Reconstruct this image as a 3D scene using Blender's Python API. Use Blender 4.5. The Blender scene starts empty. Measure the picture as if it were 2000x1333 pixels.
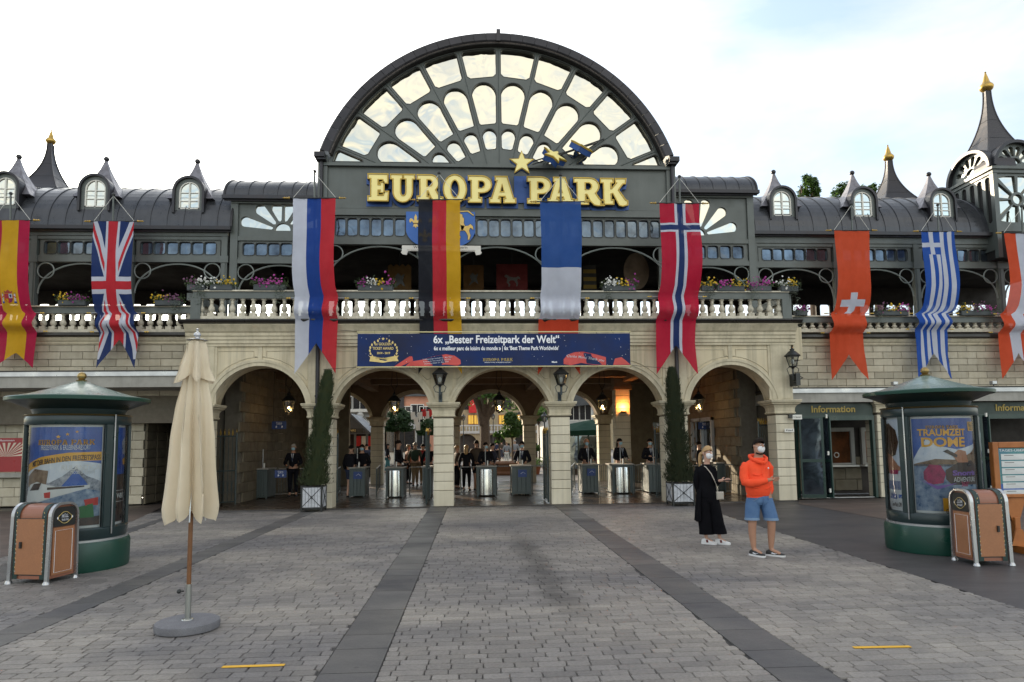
import bpy, bmesh, math, random
from mathutils import Vector, Matrix
rnd = random.Random(7)
PI = math.pi
SC = bpy.context.scene
COL = SC.collection
# ------------------------------------------------------------------ camera
FPX, CY, HD, PSI, ROLL, CH = 1300.0, 747.0, 115.0, 78.0, -0.0115, 1.75
_th = math.atan(HD / FPX); _psi = math.atan(PSI / math.hypot(FPX, HD))
_F = Vector((math.sin(_psi) * math.cos(_th), math.cos(_psi) * math.cos(_th), math.sin(_th)))
_R0 = Vector((math.cos(_psi), -math.sin(_psi), 0)); _U0 = _R0.cross(_F)
_R = _R0 * math.cos(ROLL) + _U0 * math.sin(ROLL); _U = _U0 * math.cos(ROLL) - _R0 * math.sin(ROLL)
CAMP = Vector((0, 0, CH))
cd = bpy.data.cameras.new('camera'); cam = bpy.data.objects.new('camera', cd); COL.objects.link(cam)
cam.matrix_world = Matrix(((_R.x, _U.x, -_F.x, 0), (_R.y, _U.y, -_F.y, 0), (_R.z, _U.z, -_F.z, CH), (0, 0, 0, 1)))
cd.sensor_width = 36; cd.lens = FPX / 2000 * 36; cd.shift_y = (CY - 666.5) / 2000; cd.clip_end = 3000; cd.clip_start = .05
SC.camera = cam
def ray(x, y): return _F * FPX + _R * (x - 1000) + _U * (CY - y)
def at(x, y, Y):                       # point of the place seen at photo pixel x, y on the plane at depth Y
    v = ray(x, y); return CAMP + v * (Y / v.y)
def gd(x, y, z=0.0):                   # the same on a horizontal plane
    v = ray(x, y); return CAMP + v * ((z - CH) / v.z)
def ax(x, y, Y): return at(x, y, Y).x
def az(x, y, Y): return at(x, y, Y).z
# ------------------------------------------------------------------ sky and sun
SUN_AZ, SUN_EL = -30.0, 17.0
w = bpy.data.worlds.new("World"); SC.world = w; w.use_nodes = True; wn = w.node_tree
for n in list(wn.nodes): wn.nodes.remove(n)
def nd(nt, t, **k):
    n = nt.nodes.new(t)
    for a, b in k.items():
        if a.startswith('i_'):
            n.inputs[int(a[2:]) if a[2:].isdigit() else a[2:].replace('_', ' ')].default_value = b
        else: setattr(n, a, b)
    return n
sk = nd(wn, 'ShaderNodeTexSky', sky_type='NISHITA', sun_disc=False, sun_elevation=math.radians(SUN_EL), sun_rotation=math.radians(SUN_AZ))
sk.air_density = 1.0; sk.dust_density = 1.5; sk.ozone_density = 1.4
tc = nd(wn, 'ShaderNodeTexCoord')
mp = nd(wn, 'ShaderNodeMapping'); mp.inputs['Scale'].default_value = (1.0, 1.0, 2.6); mp.inputs['Location'].default_value = (3.1, .4, .2)
no = nd(wn, 'ShaderNodeTexNoise', i_Scale=1.9, i_Detail=7.0, i_Roughness=.55, i_Distortion=.35)
rp = nd(wn, 'ShaderNodeValToRGB'); rp.color_ramp.elements[0].position = .40; rp.color_ramp.elements[1].position = .64
rp.color_ramp.elements[0].color = (.36, .36, .36, 1)
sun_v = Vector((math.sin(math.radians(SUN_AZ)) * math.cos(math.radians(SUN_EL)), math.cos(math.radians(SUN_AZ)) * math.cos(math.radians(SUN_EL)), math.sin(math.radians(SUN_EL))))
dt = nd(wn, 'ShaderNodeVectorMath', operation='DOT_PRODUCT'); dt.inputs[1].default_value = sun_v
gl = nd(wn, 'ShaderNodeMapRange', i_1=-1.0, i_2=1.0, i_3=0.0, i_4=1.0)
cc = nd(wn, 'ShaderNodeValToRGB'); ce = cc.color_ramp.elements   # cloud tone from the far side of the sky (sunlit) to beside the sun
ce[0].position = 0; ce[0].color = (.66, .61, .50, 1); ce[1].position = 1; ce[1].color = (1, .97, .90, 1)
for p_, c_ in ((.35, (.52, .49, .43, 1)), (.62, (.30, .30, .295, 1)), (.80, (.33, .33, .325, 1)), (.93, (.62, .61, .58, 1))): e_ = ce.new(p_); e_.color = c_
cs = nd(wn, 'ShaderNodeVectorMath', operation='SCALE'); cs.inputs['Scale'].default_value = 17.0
mx = nd(wn, 'ShaderNodeMixRGB')
skm = nd(wn, 'ShaderNodeMixRGB', blend_type='MULTIPLY', i_0=1.0); skm.inputs[2].default_value = (1.35, 1.62, 1.78, 1)
bg = nd(wn, 'ShaderNodeBackground'); bg.inputs[1].default_value = 0.1
wo = nd(wn, 'ShaderNodeOutputWorld'); L = wn.links.new
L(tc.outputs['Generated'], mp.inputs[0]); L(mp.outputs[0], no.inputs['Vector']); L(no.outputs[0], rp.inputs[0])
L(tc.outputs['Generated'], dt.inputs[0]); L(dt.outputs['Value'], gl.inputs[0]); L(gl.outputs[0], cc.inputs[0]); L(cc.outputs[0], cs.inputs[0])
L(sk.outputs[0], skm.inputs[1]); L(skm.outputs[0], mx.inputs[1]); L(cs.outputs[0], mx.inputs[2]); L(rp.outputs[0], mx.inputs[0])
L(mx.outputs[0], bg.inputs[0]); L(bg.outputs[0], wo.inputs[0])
sl = bpy.data.lights.new('sun', 'SUN'); sl.energy = 4.5; sl.angle = math.radians(.5); sl.color = (1, .84, .62)
so = bpy.data.objects.new('sun', sl); COL.objects.link(so); so.rotation_euler = sun_v.to_track_quat('Z', 'Y').to_euler()
vs = SC.view_settings; vs.view_transform = 'Standard'; vs.look = 'None'; vs.exposure = 1.1; vs.gamma = 1; vs.use_curve_mapping = False
SC.cycles.use_denoising = True
SC.cycles.max_bounces = 6; SC.cycles.transparent_max_bounces = 12
# ------------------------------------------------------------------ materials
def M(name, col, rough=.6, metal=0.0, var=.18, scale=2.5, bump=.15, bscale=40.0, streak=0.0, tint=None, rand=0.0, spec=.5, spotty=0.0, coat=0.0, transl=0.0, alpha=1.0, wave=0.0):
    m = bpy.data.materials.new(name); m.use_nodes = True; nt = m.node_tree; p = nt.nodes['Principled BSDF']; l = nt.links.new
    geo = nd(nt, 'ShaderNodeNewGeometry')
    c = tuple(col) + (1,)
    t = tuple(tint) + (1,) if tint else tuple(v * .55 for v in col) + (1,)
    n1 = nd(nt, 'ShaderNodeTexNoise', i_Scale=scale, i_Detail=6.0, i_Roughness=.62); l(geo.outputs['Position'], n1.inputs['Vector'])
    mr = nd(nt, 'ShaderNodeMapRange', i_1=.32, i_2=.72, i_3=0.0, i_4=min(1, var * 2.2)); l(n1.outputs[0], mr.inputs[0])
    a = nd(nt, 'ShaderNodeMixRGB'); a.inputs[1].default_value = c; a.inputs[2].default_value = t; l(mr.outputs[0], a.inputs[0]); out = a.outputs[0]
    if streak:
        mpp = nd(nt, 'ShaderNodeMapping'); mpp.inputs['Scale'].default_value = (7, 7, .35); l(geo.outputs['Position'], mpp.inputs[0])
        n3 = nd(nt, 'ShaderNodeTexNoise', i_Scale=1.0, i_Detail=5.0, i_Roughness=.6); l(mpp.outputs[0], n3.inputs['Vector'])
        m3 = nd(nt, 'ShaderNodeMapRange', i_1=.46, i_2=.74, i_3=0.0, i_4=streak); l(n3.outputs[0], m3.inputs[0])
        b = nd(nt, 'ShaderNodeMixRGB'); b.inputs[2].default_value = tuple(v * .3 for v in col) + (1,); l(m3.outputs[0], b.inputs[0]); l(out, b.inputs[1]); out = b.outputs[0]
    if rand:
        oi = nd(nt, 'ShaderNodeObjectInfo'); at_ = nd(nt, 'ShaderNodeAttribute', attribute_name='shade')
        ad = nd(nt, 'ShaderNodeMath', operation='ADD'); l(oi.outputs['Random'], ad.inputs[0]); l(at_.outputs['Fac'], ad.inputs[1])
        fr = nd(nt, 'ShaderNodeMath', operation='FRACT'); l(ad.outputs[0], fr.inputs[0])
        m4 = nd(nt, 'ShaderNodeMapRange', i_1=0.0, i_2=1.0, i_3=1 - rand, i_4=1 + rand); l(fr.outputs[0], m4.inputs[0])
        g = nd(nt, 'ShaderNodeVectorMath', operation='SCALE'); l(out, g.inputs[0]); l(m4.outputs[0], g.inputs['Scale']); out = g.outputs[0]
    if spotty:
        n5 = nd(nt, 'ShaderNodeTexNoise', i_Scale=bscale * 1.3, i_Detail=3.0); l(geo.outputs['Position'], n5.inputs['Vector'])
        m5 = nd(nt, 'ShaderNodeMapRange', i_1=.35, i_2=.7, i_3=1 - spotty, i_4=1 + spotty); l(n5.outputs[0], m5.inputs[0])
        g = nd(nt, 'ShaderNodeVectorMath', operation='SCALE'); l(out, g.inputs[0]); l(m5.outputs[0], g.inputs['Scale']); out = g.outputs[0]
    l(out, p.inputs['Base Color'])
    p.inputs['Metallic'].default_value = metal; p.inputs['Specular IOR Level'].default_value = spec
    m6 = nd(nt, 'ShaderNodeMapRange', i_1=.3, i_2=.7, i_3=max(0.02, rough - .12 * (rough > .15)), i_4=min(1, rough + .1 * (rough > .15))); l(n1.outputs[0], m6.inputs[0]); l(m6.outputs[0], p.inputs['Roughness'])
    if coat: p.inputs['Coat Weight'].default_value = coat; p.inputs['Coat Roughness'].default_value = .12
    if bump or wave:
        n2 = nd(nt, 'ShaderNodeTexNoise', i_Scale=(wave if wave else bscale), i_Detail=(1.5 if wave else 4.0), i_Distortion=(.8 if wave else 0.0)); l(geo.outputs['Position'], n2.inputs['Vector'])
        bp = nd(nt, 'ShaderNodeBump', i_Strength=bump, i_Distance=(.05 if wave else .01)); l(n2.outputs[0], bp.inputs['Height']); l(bp.outputs[0], p.inputs['Normal'])
    sh = p.outputs[0]; mo = nt.nodes['Material Output']
    if transl:
        tr = nd(nt, 'ShaderNodeBsdfTranslucent'); l(out, tr.inputs[0]); ms = nd(nt, 'ShaderNodeMixShader', i_0=transl); l(sh, ms.inputs[1]); l(tr.outputs[0], ms.inputs[2]); sh = ms.outputs[0]
    if alpha < 1:
        tp = nd(nt, 'ShaderNodeBsdfTransparent'); ms = nd(nt, 'ShaderNodeMixShader', i_0=alpha); l(tp.outputs[0], ms.inputs[1]); l(sh, ms.inputs[2]); sh = ms.outputs[0]
    l(sh, mo.inputs[0]); return m
def EM(name, col, s):
    m = bpy.data.materials.new(name); m.use_nodes = True; p = m.node_tree.nodes['Principled BSDF']
    p.inputs['Base Color'].default_value = tuple(col) + (1,); p.inputs['Emission Color'].default_value = tuple(col) + (1,); p.inputs['Emission Strength'].default_value = s; return m
def GL(name, col=(.8, .85, .85), rough=.03, alpha=.05):
    m = bpy.data.materials.new(name); m.use_nodes = True; nt = m.node_tree; mo = nt.nodes['Material Output']
    for n in list(nt.nodes):
        if n != mo: nt.nodes.remove(n)
    tp = nd(nt, 'ShaderNodeBsdfTransparent'); tp.inputs[0].default_value = tuple(col) + (1,)
    g = nd(nt, 'ShaderNodeBsdfGlossy'); g.inputs['Roughness'].default_value = rough
    fr = nd(nt, 'ShaderNodeFresnel', i_0=1.5); ad = nd(nt, 'ShaderNodeMath', operation='ADD', i_1=alpha); ms = nd(nt, 'ShaderNodeMixShader')
    geo = nd(nt, 'ShaderNodeNewGeometry'); n = nd(nt, 'ShaderNodeTexNoise', i_Scale=1.6, i_Detail=1.5); bp = nd(nt, 'ShaderNodeBump', i_Strength=.25, i_Distance=.04)
    l = nt.links.new; l(geo.outputs['Position'], n.inputs['Vector']); l(n.outputs[0], bp.inputs['Height']); l(bp.outputs[0], g.inputs['Normal'])
    l(fr.outputs[0], ad.inputs[0]); l(ad.outputs[0], ms.inputs[0]); l(tp.outputs[0], ms.inputs[1]); l(g.outputs[0], ms.inputs[2]); l(ms.outputs[0], mo.inputs[0]); return m
STUCCO = M('cream stucco', (.61, .545, .40), .85, var=.22, scale=1.6, bump=.2, bscale=60, streak=.55, tint=(.46, .37, .22))
STUCCO2 = M('pale stucco pier', (.60, .55, .43), .85, var=.2, scale=2.2, bump=.25, bscale=50, streak=.3, tint=(.43, .38, .27), rand=.06)
TRIM = M('limestone trim', (.58, .52, .385), .8, var=.25, scale=3, bump=.2, bscale=50, streak=.4, tint=(.31, .27, .18))
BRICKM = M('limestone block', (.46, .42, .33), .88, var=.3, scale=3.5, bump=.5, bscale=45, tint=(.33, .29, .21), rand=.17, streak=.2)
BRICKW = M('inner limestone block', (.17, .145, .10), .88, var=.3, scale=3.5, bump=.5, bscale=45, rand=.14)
JOINT = M('mortar', (.15, .13, .10), .95, var=.2, scale=8, bump=.3)
BAL = M('weathered baluster stone', (.60, .56, .46), .8, var=.35, scale=9, bump=.35, bscale=60, tint=(.34, .31, .24), streak=.3, rand=.08)
IRON = M('grey green painted iron', (.088, .102, .096), .42, var=.16, scale=2.2, bump=.06, bscale=30, streak=.14, tint=(.065, .074, .068))
IRONL = M('pale grey painted tube', (.17, .195, .185), .4, var=.1, bump=.04)
ROOF = M('dark seamed zinc', (.048, .052, .060), .34, metal=.4, var=.3, scale=2.4, bump=.16, bscale=7, streak=.35, tint=(.075, .078, .088))
ROOFD = M('dark roof metal', (.026, .027, .031), .42, metal=.5, var=.3, scale=3, bump=.12, bscale=9, tint=(.05, .045, .05), rand=.2)
SOFF = M('brown soffit panel', (.075, .062, .055), .6, var=.2, scale=4, bump=.1, rand=.2)
LEAD = M('old lead', (.22, .22, .25), .42, metal=.55, var=.5, scale=6, bump=.25, bscale=14, tint=(.11, .105, .12), streak=.3)
MIRROR = M('mirrored pane', (.66, .62, .49), .02, metal=1.0, var=.35, scale=.7, bump=.5, wave=1.25, tint=(.44, .47, .48))
BGLASS = M('blue tinted pane', (.16, .205, .25), .06, metal=.8, var=.7, scale=1.4, bump=.25, wave=1.5, tint=(.03, .035, .045))
WPANE = M('white dormer pane', (.60, .61, .54), .04, metal=1.0, var=.05, bump=.25, wave=2)
WHITE = M('white paint', (.68, .67, .62), .5, var=.1, bump=.05)
DARK = M('dark interior', (.016, .015, .014), .9, var=.4, scale=1.3, bump=0)
DARKP = M('dark timber board', (.03, .024, .02), .8, var=.4, scale=2.5, bump=.1, rand=.3)
BLACK = M('black iron', (.018, .02, .02), .45, var=.2, bump=.1)
GUTTER = M('dark gutter metal', (.035, .032, .03), .35, metal=.4, var=.25, bump=.08, streak=.2)
GOLD = M('gilded metal', (.55, .36, .09), .32, metal=.8, var=.3, scale=6, bump=.1)
BRASS = M('dull brass', (.35, .25, .1), .35, metal=.9, var=.3, bump=.1)
STEEL = M('brushed steel', (.62, .62, .60), .22, metal=1.0, var=.15, bump=.03)
GALV = M('galvanised edge', (.50, .51, .52), .35, metal=.7, var=.2, bump=.1)
SLABM = M('grey canopy slab', (.34, .33, .30), .8, var=.25, scale=2.5, bump=.2, streak=.25)
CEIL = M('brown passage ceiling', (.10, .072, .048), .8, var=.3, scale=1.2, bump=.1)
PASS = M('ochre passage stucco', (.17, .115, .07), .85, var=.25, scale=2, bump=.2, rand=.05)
SIGNG = M('dark green sign board', (.022, .04, .032), .5, var=.2, bump=.05)
GREENF = M('dark green frame', (.02, .045, .038), .35, var=.15, bump=.04)
CABG = M('grey green cabinet', (.065, .085, .085), .45, var=.15, bump=.05)
GLASS = GL('clear glass')
# ------------------------------------------------------------------ building blocks
WP = {}
def link(o, name, parent=None):
    COL.objects.link(o)
    if parent is not None:
        o.parent = parent; o.matrix_parent_inverse = Matrix.Translation(-WP.get(parent.name, Vector((0, 0, 0))))
    WP[o.name] = Vector(o.location)
    return o
def thing(name, label, cat, loc=(0, 0, 0), group=None):
    o = bpy.data.objects.new(name, None); o.location = loc; o.empty_display_size = .2; link(o, name)
    o['label'] = label; o['category'] = cat
    if group: o['group'] = group
    return o
def tag(o, label=None, cat=None, group=None, kind=None):
    for k, v in (('label', label), ('category', cat), ('group', group), ('kind', kind)):
        if v: o[k] = v
    return o
def inst(mesh, name, loc, parent, rot=None, scale=None):
    o = bpy.data.objects.new(name, mesh); o.location = loc
    if rot is not None: o.rotation_euler = rot
    if scale is not None: o.scale = scale
    return link(o, name, parent)
def dup(r, loc, label=None, rz=None, sc=None):
    def cp(o, par):
        c = o.copy(); COL.objects.link(c); c.parent = par; WP[c.name] = Vector(o.location)
        for ch in o.children: cp(ch, c)
        return c
    c = cp(r, None); c.location = loc
    if rz is not None: c.rotation_euler = (0, 0, rz)
    if sc is not None: c.scale = (sc, sc, sc)
    if label: c['label'] = label
    return c
class MB:
    def __init__(s): s.v = []; s.f = []; s.m = []
    def add(s, vs, fs, mi=0):
        b = len(s.v); s.v += [tuple(p) for p in vs]; s.f += [tuple(b + i for i in f) for f in fs]; s.m += [mi] * len(fs); return s
    def box(s, x0, x1, y0, y1, z0, z1, mi=0, T=None):
        vs = [(x, y, z) for z in (z0, z1) for y in (y0, y1) for x in (x0, x1)]
        if T: vs = [T @ Vector(p) for p in vs]
        return s.add(vs, [(0, 2, 3, 1), (4, 5, 7, 6), (0, 1, 5, 4), (2, 6, 7, 3), (0, 4, 6, 2), (1, 3, 7, 5)], mi)
    def cbox(s, x0, x1, y0, y1, z0, z1, c=.01, mi=0):      # box with a chamfered front (-y) face
        vs = [(x0, y1, z0), (x1, y1, z0), (x1, y1, z1), (x0, y1, z1), (x0, y0 + c, z0), (x1, y0 + c, z0), (x1, y0 + c, z1), (x0, y0 + c, z1), (x0 + c, y0, z0 + c), (x1 - c, y0, z0 + c), (x1 - c, y0, z1 - c), (x0 + c, y0, z1 - c)]
        return s.add(vs, [(0, 3, 2, 1), (0, 1, 5, 4), (1, 2, 6, 5), (2, 3, 7, 6), (3, 0, 4, 7), (4, 5, 9, 8), (5, 6, 10, 9), (6, 7, 11, 10), (7, 4, 8, 11), (8, 9, 10, 11)], mi)
    def prism(s, poly, a, b, pl='xz', mi=0):
        n = len(poly)
        if pl == 'xz': vs = [(p[0], a, p[1]) for p in poly] + [(p[0], b, p[1]) for p in poly]
        elif pl == 'yz': vs = [(a, p[0], p[1]) for p in poly] + [(b, p[0], p[1]) for p in poly]
        else: vs = [(p[0], p[1], a) for p in poly] + [(p[0], p[1], b) for p in poly]
        return s.add(vs, [tuple(range(n)), tuple(range(2 * n - 1, n - 1, -1))] + [(i, i + n, (i + 1) % n + n, (i + 1) % n) for i in range(n)], mi)
    def tube(s, pts, r, n=8, closed=False, mi=0):
        pts = [Vector(p) for p in pts]; N = len(pts); vs = []; rr = r if isinstance(r, (list, tuple)) else [r] * N
        for i, p in enumerate(pts):
            d = (pts[(i + 1) % N] - pts[i - 1]) if closed else (pts[min(i + 1, N - 1)] - pts[max(i - 1, 0)])
            d.normalize()
            if i == 0: u = Vector((0, 0, 1)) if abs(d.z) < .9 else Vector((1, 0, 0)); a = d.cross(u).normalized()
            else:
                a = a - d * a.dot(d)
                a = a.normalized() if a.length > .05 else d.orthogonal().normalized()
            b = d.cross(a)
            vs += [p + (a * math.cos(2 * PI * k / n) + b * math.sin(2 * PI * k / n)) * rr[i] for k in range(n)]
        fs = []
        for i in range(N if closed else N - 1):
            j = (i + 1) % N
            fs += [(i * n + k, i * n + (k + 1) % n, j * n + (k + 1) % n, j * n + k) for k in range(n)]
        if not closed: fs += [tuple(range(n)), tuple(range(N * n - 1, (N - 1) * n - 1, -1))]
        return s.add(vs, fs, mi)
    def lathe(s, prof, c=(0, 0, 0), n=14, mi=0, sx=1, sy=1, ph=0.0):
        vs = []; N = len(prof)
        for r, z in prof: vs += [(c[0] + r * sx * math.cos(2 * PI * k / n + ph), c[1] + r * sy * math.sin(2 * PI * k / n + ph), c[2] + z) for k in range(n)]
        fs = [(i * n + k, i * n + (k + 1) % n, (i + 1) * n + (k + 1) % n, (i + 1) * n + k) for i in range(N - 1) for k in range(n)]
        fs += [tuple(range(n - 1, -1, -1)), tuple(range((N - 1) * n, N * n))]
        return s.add(vs, fs, mi)
    def ball(s, c, r, n=10, mi=0, sz=1.0):
        return s.lathe([(max(.001, r * math.sin(PI * i / (n // 2 + 1))), -r * sz * math.cos(PI * i / (n // 2 + 1))) for i in range(n // 2 + 2)], c, n, mi)
    def mesh(s, name, mats, smooth=False):
        me = bpy.data.meshes.new(name); me.from_pydata(s.v, [], s.f)
        for m in (mats if isinstance(mats, (list, tuple)) else [mats]): me.materials.append(m)
        if any(s.m): me.polygons.foreach_set('material_index', s.m)
        if smooth: me.shade_smooth(); me.set_sharp_from_angle(angle=math.radians(38))
        me.update(); return me
    def build(s, name, mats, parent=None, smooth=False, loc=(0, 0, 0), rot=None): return inst(s.mesh(name, mats, smooth), name, loc, parent, rot)
def arc(cx, cz, r, a0, a1, n, rz=None):
    return [(cx + r * math.cos(math.radians(a0 + (a1 - a0) * i / n)), cz + (rz or r) * math.sin(math.radians(a0 + (a1 - a0) * i / n))) for i in range(n + 1)]
def rrect(x0, x1, z0, z1, r, n=4):
    return arc(x1 - r, z1 - r, r, 0, 90, n) + arc(x0 + r, z1 - r, r, 90, 180, n) + arc(x0 + r, z0 + r, r, 180, 270, n) + arc(x1 - r, z0 + r, r, 270, 360, n)
def offs(poly, d):                     # offset a closed outline: d > 0 grows it
    n = len(poly); A = sum(poly[i][0] * poly[(i + 1) % n][1] - poly[(i + 1) % n][0] * poly[i][1] for i in range(n)); sg = 1 if A > 0 else -1; out = []
    for i in range(n):
        p0, p1, p2 = Vector(poly[i - 1]), Vector(poly[i]), Vector(poly[(i + 1) % n])
        e1 = (p1 - p0); e2 = (p2 - p1)
        if e1.length < 1e-6 or e2.length < 1e-6: out.append(tuple(p1)); continue
        n1 = Vector((e1.y, -e1.x)).normalized() * sg; n2 = Vector((e2.y, -e2.x)).normalized() * sg
        b = n1 + n2
        b = b / max(.35, b.length_squared / 2) if b.length > .01 else n1
        out.append((p1.x + b.x * d, p1.y + b.y * d))
    return out
def flat(outs, thick, y, name, mat):    # mesh of 2D outlines (first ones solid, inner ones holes), standing in the xz plane with its front at y
    cu = bpy.data.curves.new(name, 'CURVE'); cu.dimensions = '2D'; cu.fill_mode = 'BOTH'; cu.extrude = thick / 2
    for pl in outs:
        s = cu.splines.new('POLY'); s.points.add(len(pl) - 1); s.use_cyclic_u = True
        for i, p in enumerate(pl): s.points[i].co = (p[0], p[1], 0, 1)
    o = bpy.data.objects.new(name, cu); me = bpy.data.meshes.new_from_object(o); bpy.data.objects.remove(o); bpy.data.curves.remove(cu)
    for v in me.vertices: v.co = (v.co.x, y + thick / 2 - v.co.z, v.co.y)
    me.materials.clear(); me.materials.append(mat); me.update(); return me
def plate(name, outer, holes, thick, mat, parent, y): return inst(flat([outer] + list(holes), thick, y, name, mat), name, (0, 0, 0), parent)
def txt(name, s, size, mat, parent, fn, align='CENTER', width=None, thick=.004, bold=0.0, shear=0.0, sx=1.0, space=1.0):
    cu = bpy.data.curves.new(name, 'FONT'); cu.body = s; cu.size = size; cu.align_x = align; cu.align_y = 'CENTER'; cu.extrude = thick; cu.offset = bold; cu.shear = shear; cu.resolution_u = 3; cu.space_character = space
    o = bpy.data.objects.new(name, cu); me = bpy.data.meshes.new_from_object(o); bpy.data.objects.remove(o); bpy.data.curves.remove(cu)
    if width:
        xs = [v.co.x for v in me.vertices]; sx = width / max(.001, max(xs) - min(xs))
    for v in me.vertices: v.co = fn(v.co.x * sx, v.co.y, v.co.z)
    me.materials.clear(); me.materials.append(mat); me.update()
    return inst(me, name, (0, 0, 0), parent)
def onwall(cx, cz, y): return lambda a, b, c: (cx + a, y - c, cz + b)
# ================================================================== entrance pavilion
Y0, YIL, YIR, YG = 18.4, 20.6, 21.3, 19.6
YWL, YWR = 20.2, 20.9
AX = .82
pav = thing('entrance_pavilion', 'cream arcaded entrance building with a dark half round gable window over the gates', 'building', (0, 0, 0))
ARCH = [(-5.77, 1.25, 3.87), (-2.46, 1.27, 3.79), (.81, 1.31, 3.78), (4.06, 1.27, 3.78), (7.32, 1.22, 3.84)]
ZS = 2.83
def archgeo(h, crown, zs=ZS):
    s = crown - zs; R = (h * h + s * s) / (2 * s); zc = crown - R; a = math.degrees(math.asin((zs - zc) / R)); return R, zc, a
def arcade_outline(x0, x1, ztop, arches, zs=ZS):
    pts = [(x1, ztop), (x0, ztop), (x0, zs)]
    for cx, h, cr in arches:
        R, zc, a = archgeo(h, cr, zs); pts += arc(cx, zc, R, 180 - a, a, 22)
    return pts + [(x1, zs)]
plate('arcade_wall', arcade_outline(-7.45, 8.95, 4.95, ARCH), [], .6, STUCCO, pav, Y0)
for cx, h, cr in ARCH:
    R, zc, a = archgeo(h, cr); o = arc(cx, zc, R + .17, 180 - a + 3, a - 3, 26); i = arc(cx, zc, R, a, 180 - a, 26); i2 = arc(cx, zc, R + .10, a - 1, 180 - a + 1, 26); o2 = arc(cx, zc, R + .1, 180 - a + 1, a - 1, 26)
    inst(flat([o + arc(cx, zc, R - .003, a, 180 - a, 26)], .05, Y0 - .05, 'archivolt', TRIM), 'archivolt', (0, 0, 0), pav)
    inst(flat([o + i2], .022, Y0 - .072, 'archivolt_rim', TRIM), 'archivolt_rim', (0, 0, 0), pav)
# mouldings, cornice and gutter along the front
def profile(name, pr, x0, x1, mat, par, smooth=False): mb = MB(); mb.prism(pr, x0, x1, 'yz'); return mb.build(name, mat, par)
Y = Y0
profile('entablature', [(Y, 4.40), (Y - .07, 4.40), (Y - .07, 4.46), (Y - .10, 4.48), (Y - .10, 4.56), (Y - .13, 4.58), (Y - .13, 4.66), (Y - .16, 4.68), (Y - .16, 4.76), (Y - .20, 4.79), (Y - .24, 4.86), (Y - .30, 4.95), (Y - .30, 4.98), (Y, 4.98)], -7.72, 9.2, TRIM, pav)
profile('gutter', [(Y + .2, 4.982), (Y - .30, 4.982), (Y - .38, 5.01), (Y - .42, 5.06), (Y - .42, 5.095), (Y - .38, 5.10), (Y + .2, 5.10)], -7.82, 9.3, GUTTER, pav)
mb = MB(); mb.box(-7.7, 9.15, Y0 + .2, 28.9, 4.96, 5.09); mb.build('terrace_floor', DARKP, pav)
# pilaster strips and framed panels
for px in (-7.25, -4.13, -.80, 2.43, 5.70, 8.75):
    wd = .25 if abs(px) < 3 else .34; mb = MB()
    mb.box(px - wd, px + wd, Y0 - .035, Y0, 2.84, 4.40); mb.box(px - wd + .07, px + wd - .07, Y0 - .055, Y0 - .035, 2.86, 4.40); mb.build('pilaster_strip', TRIM, pav)
for cx, h, cr in ARCH: MB().box(cx - .055, cx + .055, Y0 - .03, Y0, cr + .17, 4.4).build('pilaster_strip', TRIM, pav)
mb = MB()
for k, (cx, h, cr) in enumerate(ARCH):
    R, zc, a = archgeo(h, cr)
    for sg in (-1, 1):
        xo = cx + sg * (h + .02); xi = cx + sg * .17
        pts = [(xi, 4.28), (xo + sg * .02, 4.28), (xo + sg * .02, 3.5)]
        for q in range(9):
            an = math.radians(a + 16 + (78 - a) * q / 8); xx = cx + sg * (R + .25) * math.cos(an); zz = zc + (R + .25) * math.sin(an)
            if abs(xx - cx) < abs(xo - cx) and zz < 4.2: pts.append((xx, zz))
        pts.append((xi, max(p[1] for p in pts[3:]) if len(pts) > 3 else 4))
        mb.tube([(p[0], Y0 - .004, p[1]) for p in pts], .016, 5, closed=True)
mb.build('panel_moulding', TRIM, pav)
# piers with stone courses
def course_mesh(wd, dp, hh): mb = MB(); c = .012; mb.cbox(-wd / 2, wd / 2, -dp / 2, dp / 2, 0, hh, c); return mb.mesh('stone_course', STUCCO2)
def pier(name, x0, x1, y0, y1, par, ztop=2.43, mat=JOINT, zb=0.0, cap=True, mesh_cache={}):
    g = inst(MB().box(x0 + .02, x1 - .02, y0 + .02, y1 - .02, zb, ztop).mesh(name, mat), name, (0, 0, 0), par)
    wd, dp = x1 - x0, y1 - y0; key = (round(wd, 3), round(dp, 3), mat.name)
    if key not in mesh_cache: mesh_cache[key] = (course_mesh(wd, dp, .42), course_mesh(wd, dp, .236))
    z = zb; k = 0
    while z < ztop - .08:
        hh = .42 if k == 0 else .236
        o = inst(mesh_cache[key][0 if k == 0 else 1], 'stone_course', ((x0 + x1) / 2, (y0 + y1) / 2, z), g)
        if z + hh > ztop: o.scale.z = (ztop - z) / hh
        z += hh + .011; k += 1
    if cap: capital(x0, x1, y0, y1, ztop, g)
    return g
def capital(x0, x1, y0, y1, z, par, top=ZS):
    mb = MB(); H = top - z
    st = [(0, .02), (.06, .05), (.12, .05), (.16, .03), (.45, .04), (.62, .08), (.72, .15), (.76, .15), (.78, .12), (.82, .17), (.95, .19), (1, .18)]
    vs = []; n = len(st)
    for t, e in st: vs += [(x0 - e, y0 - e, z + t * H), (x1 + e, y0 - e, z + t * H), (x1 + e, y1 + e, z + t * H), (x0 - e, y1 + e, z + t * H)]
    fs = [(i * 4 + k, i * 4 + (k + 1) % 4, i * 4 + 4 + (k + 1) % 4, i * 4 + 4 + k) for i in range(n - 1) for k in range(4)] + [(0, 3, 2, 1), tuple(range(n * 4 - 4, n * 4))]
    mb.add(vs, fs); return mb.build('capital', TRIM, par)
for x0, x1 in ((-1.075, -.525), (2.16, 2.70)): pier('pier', x0, x1, Y0 + .02, Y0 + .56, pav)
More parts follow.
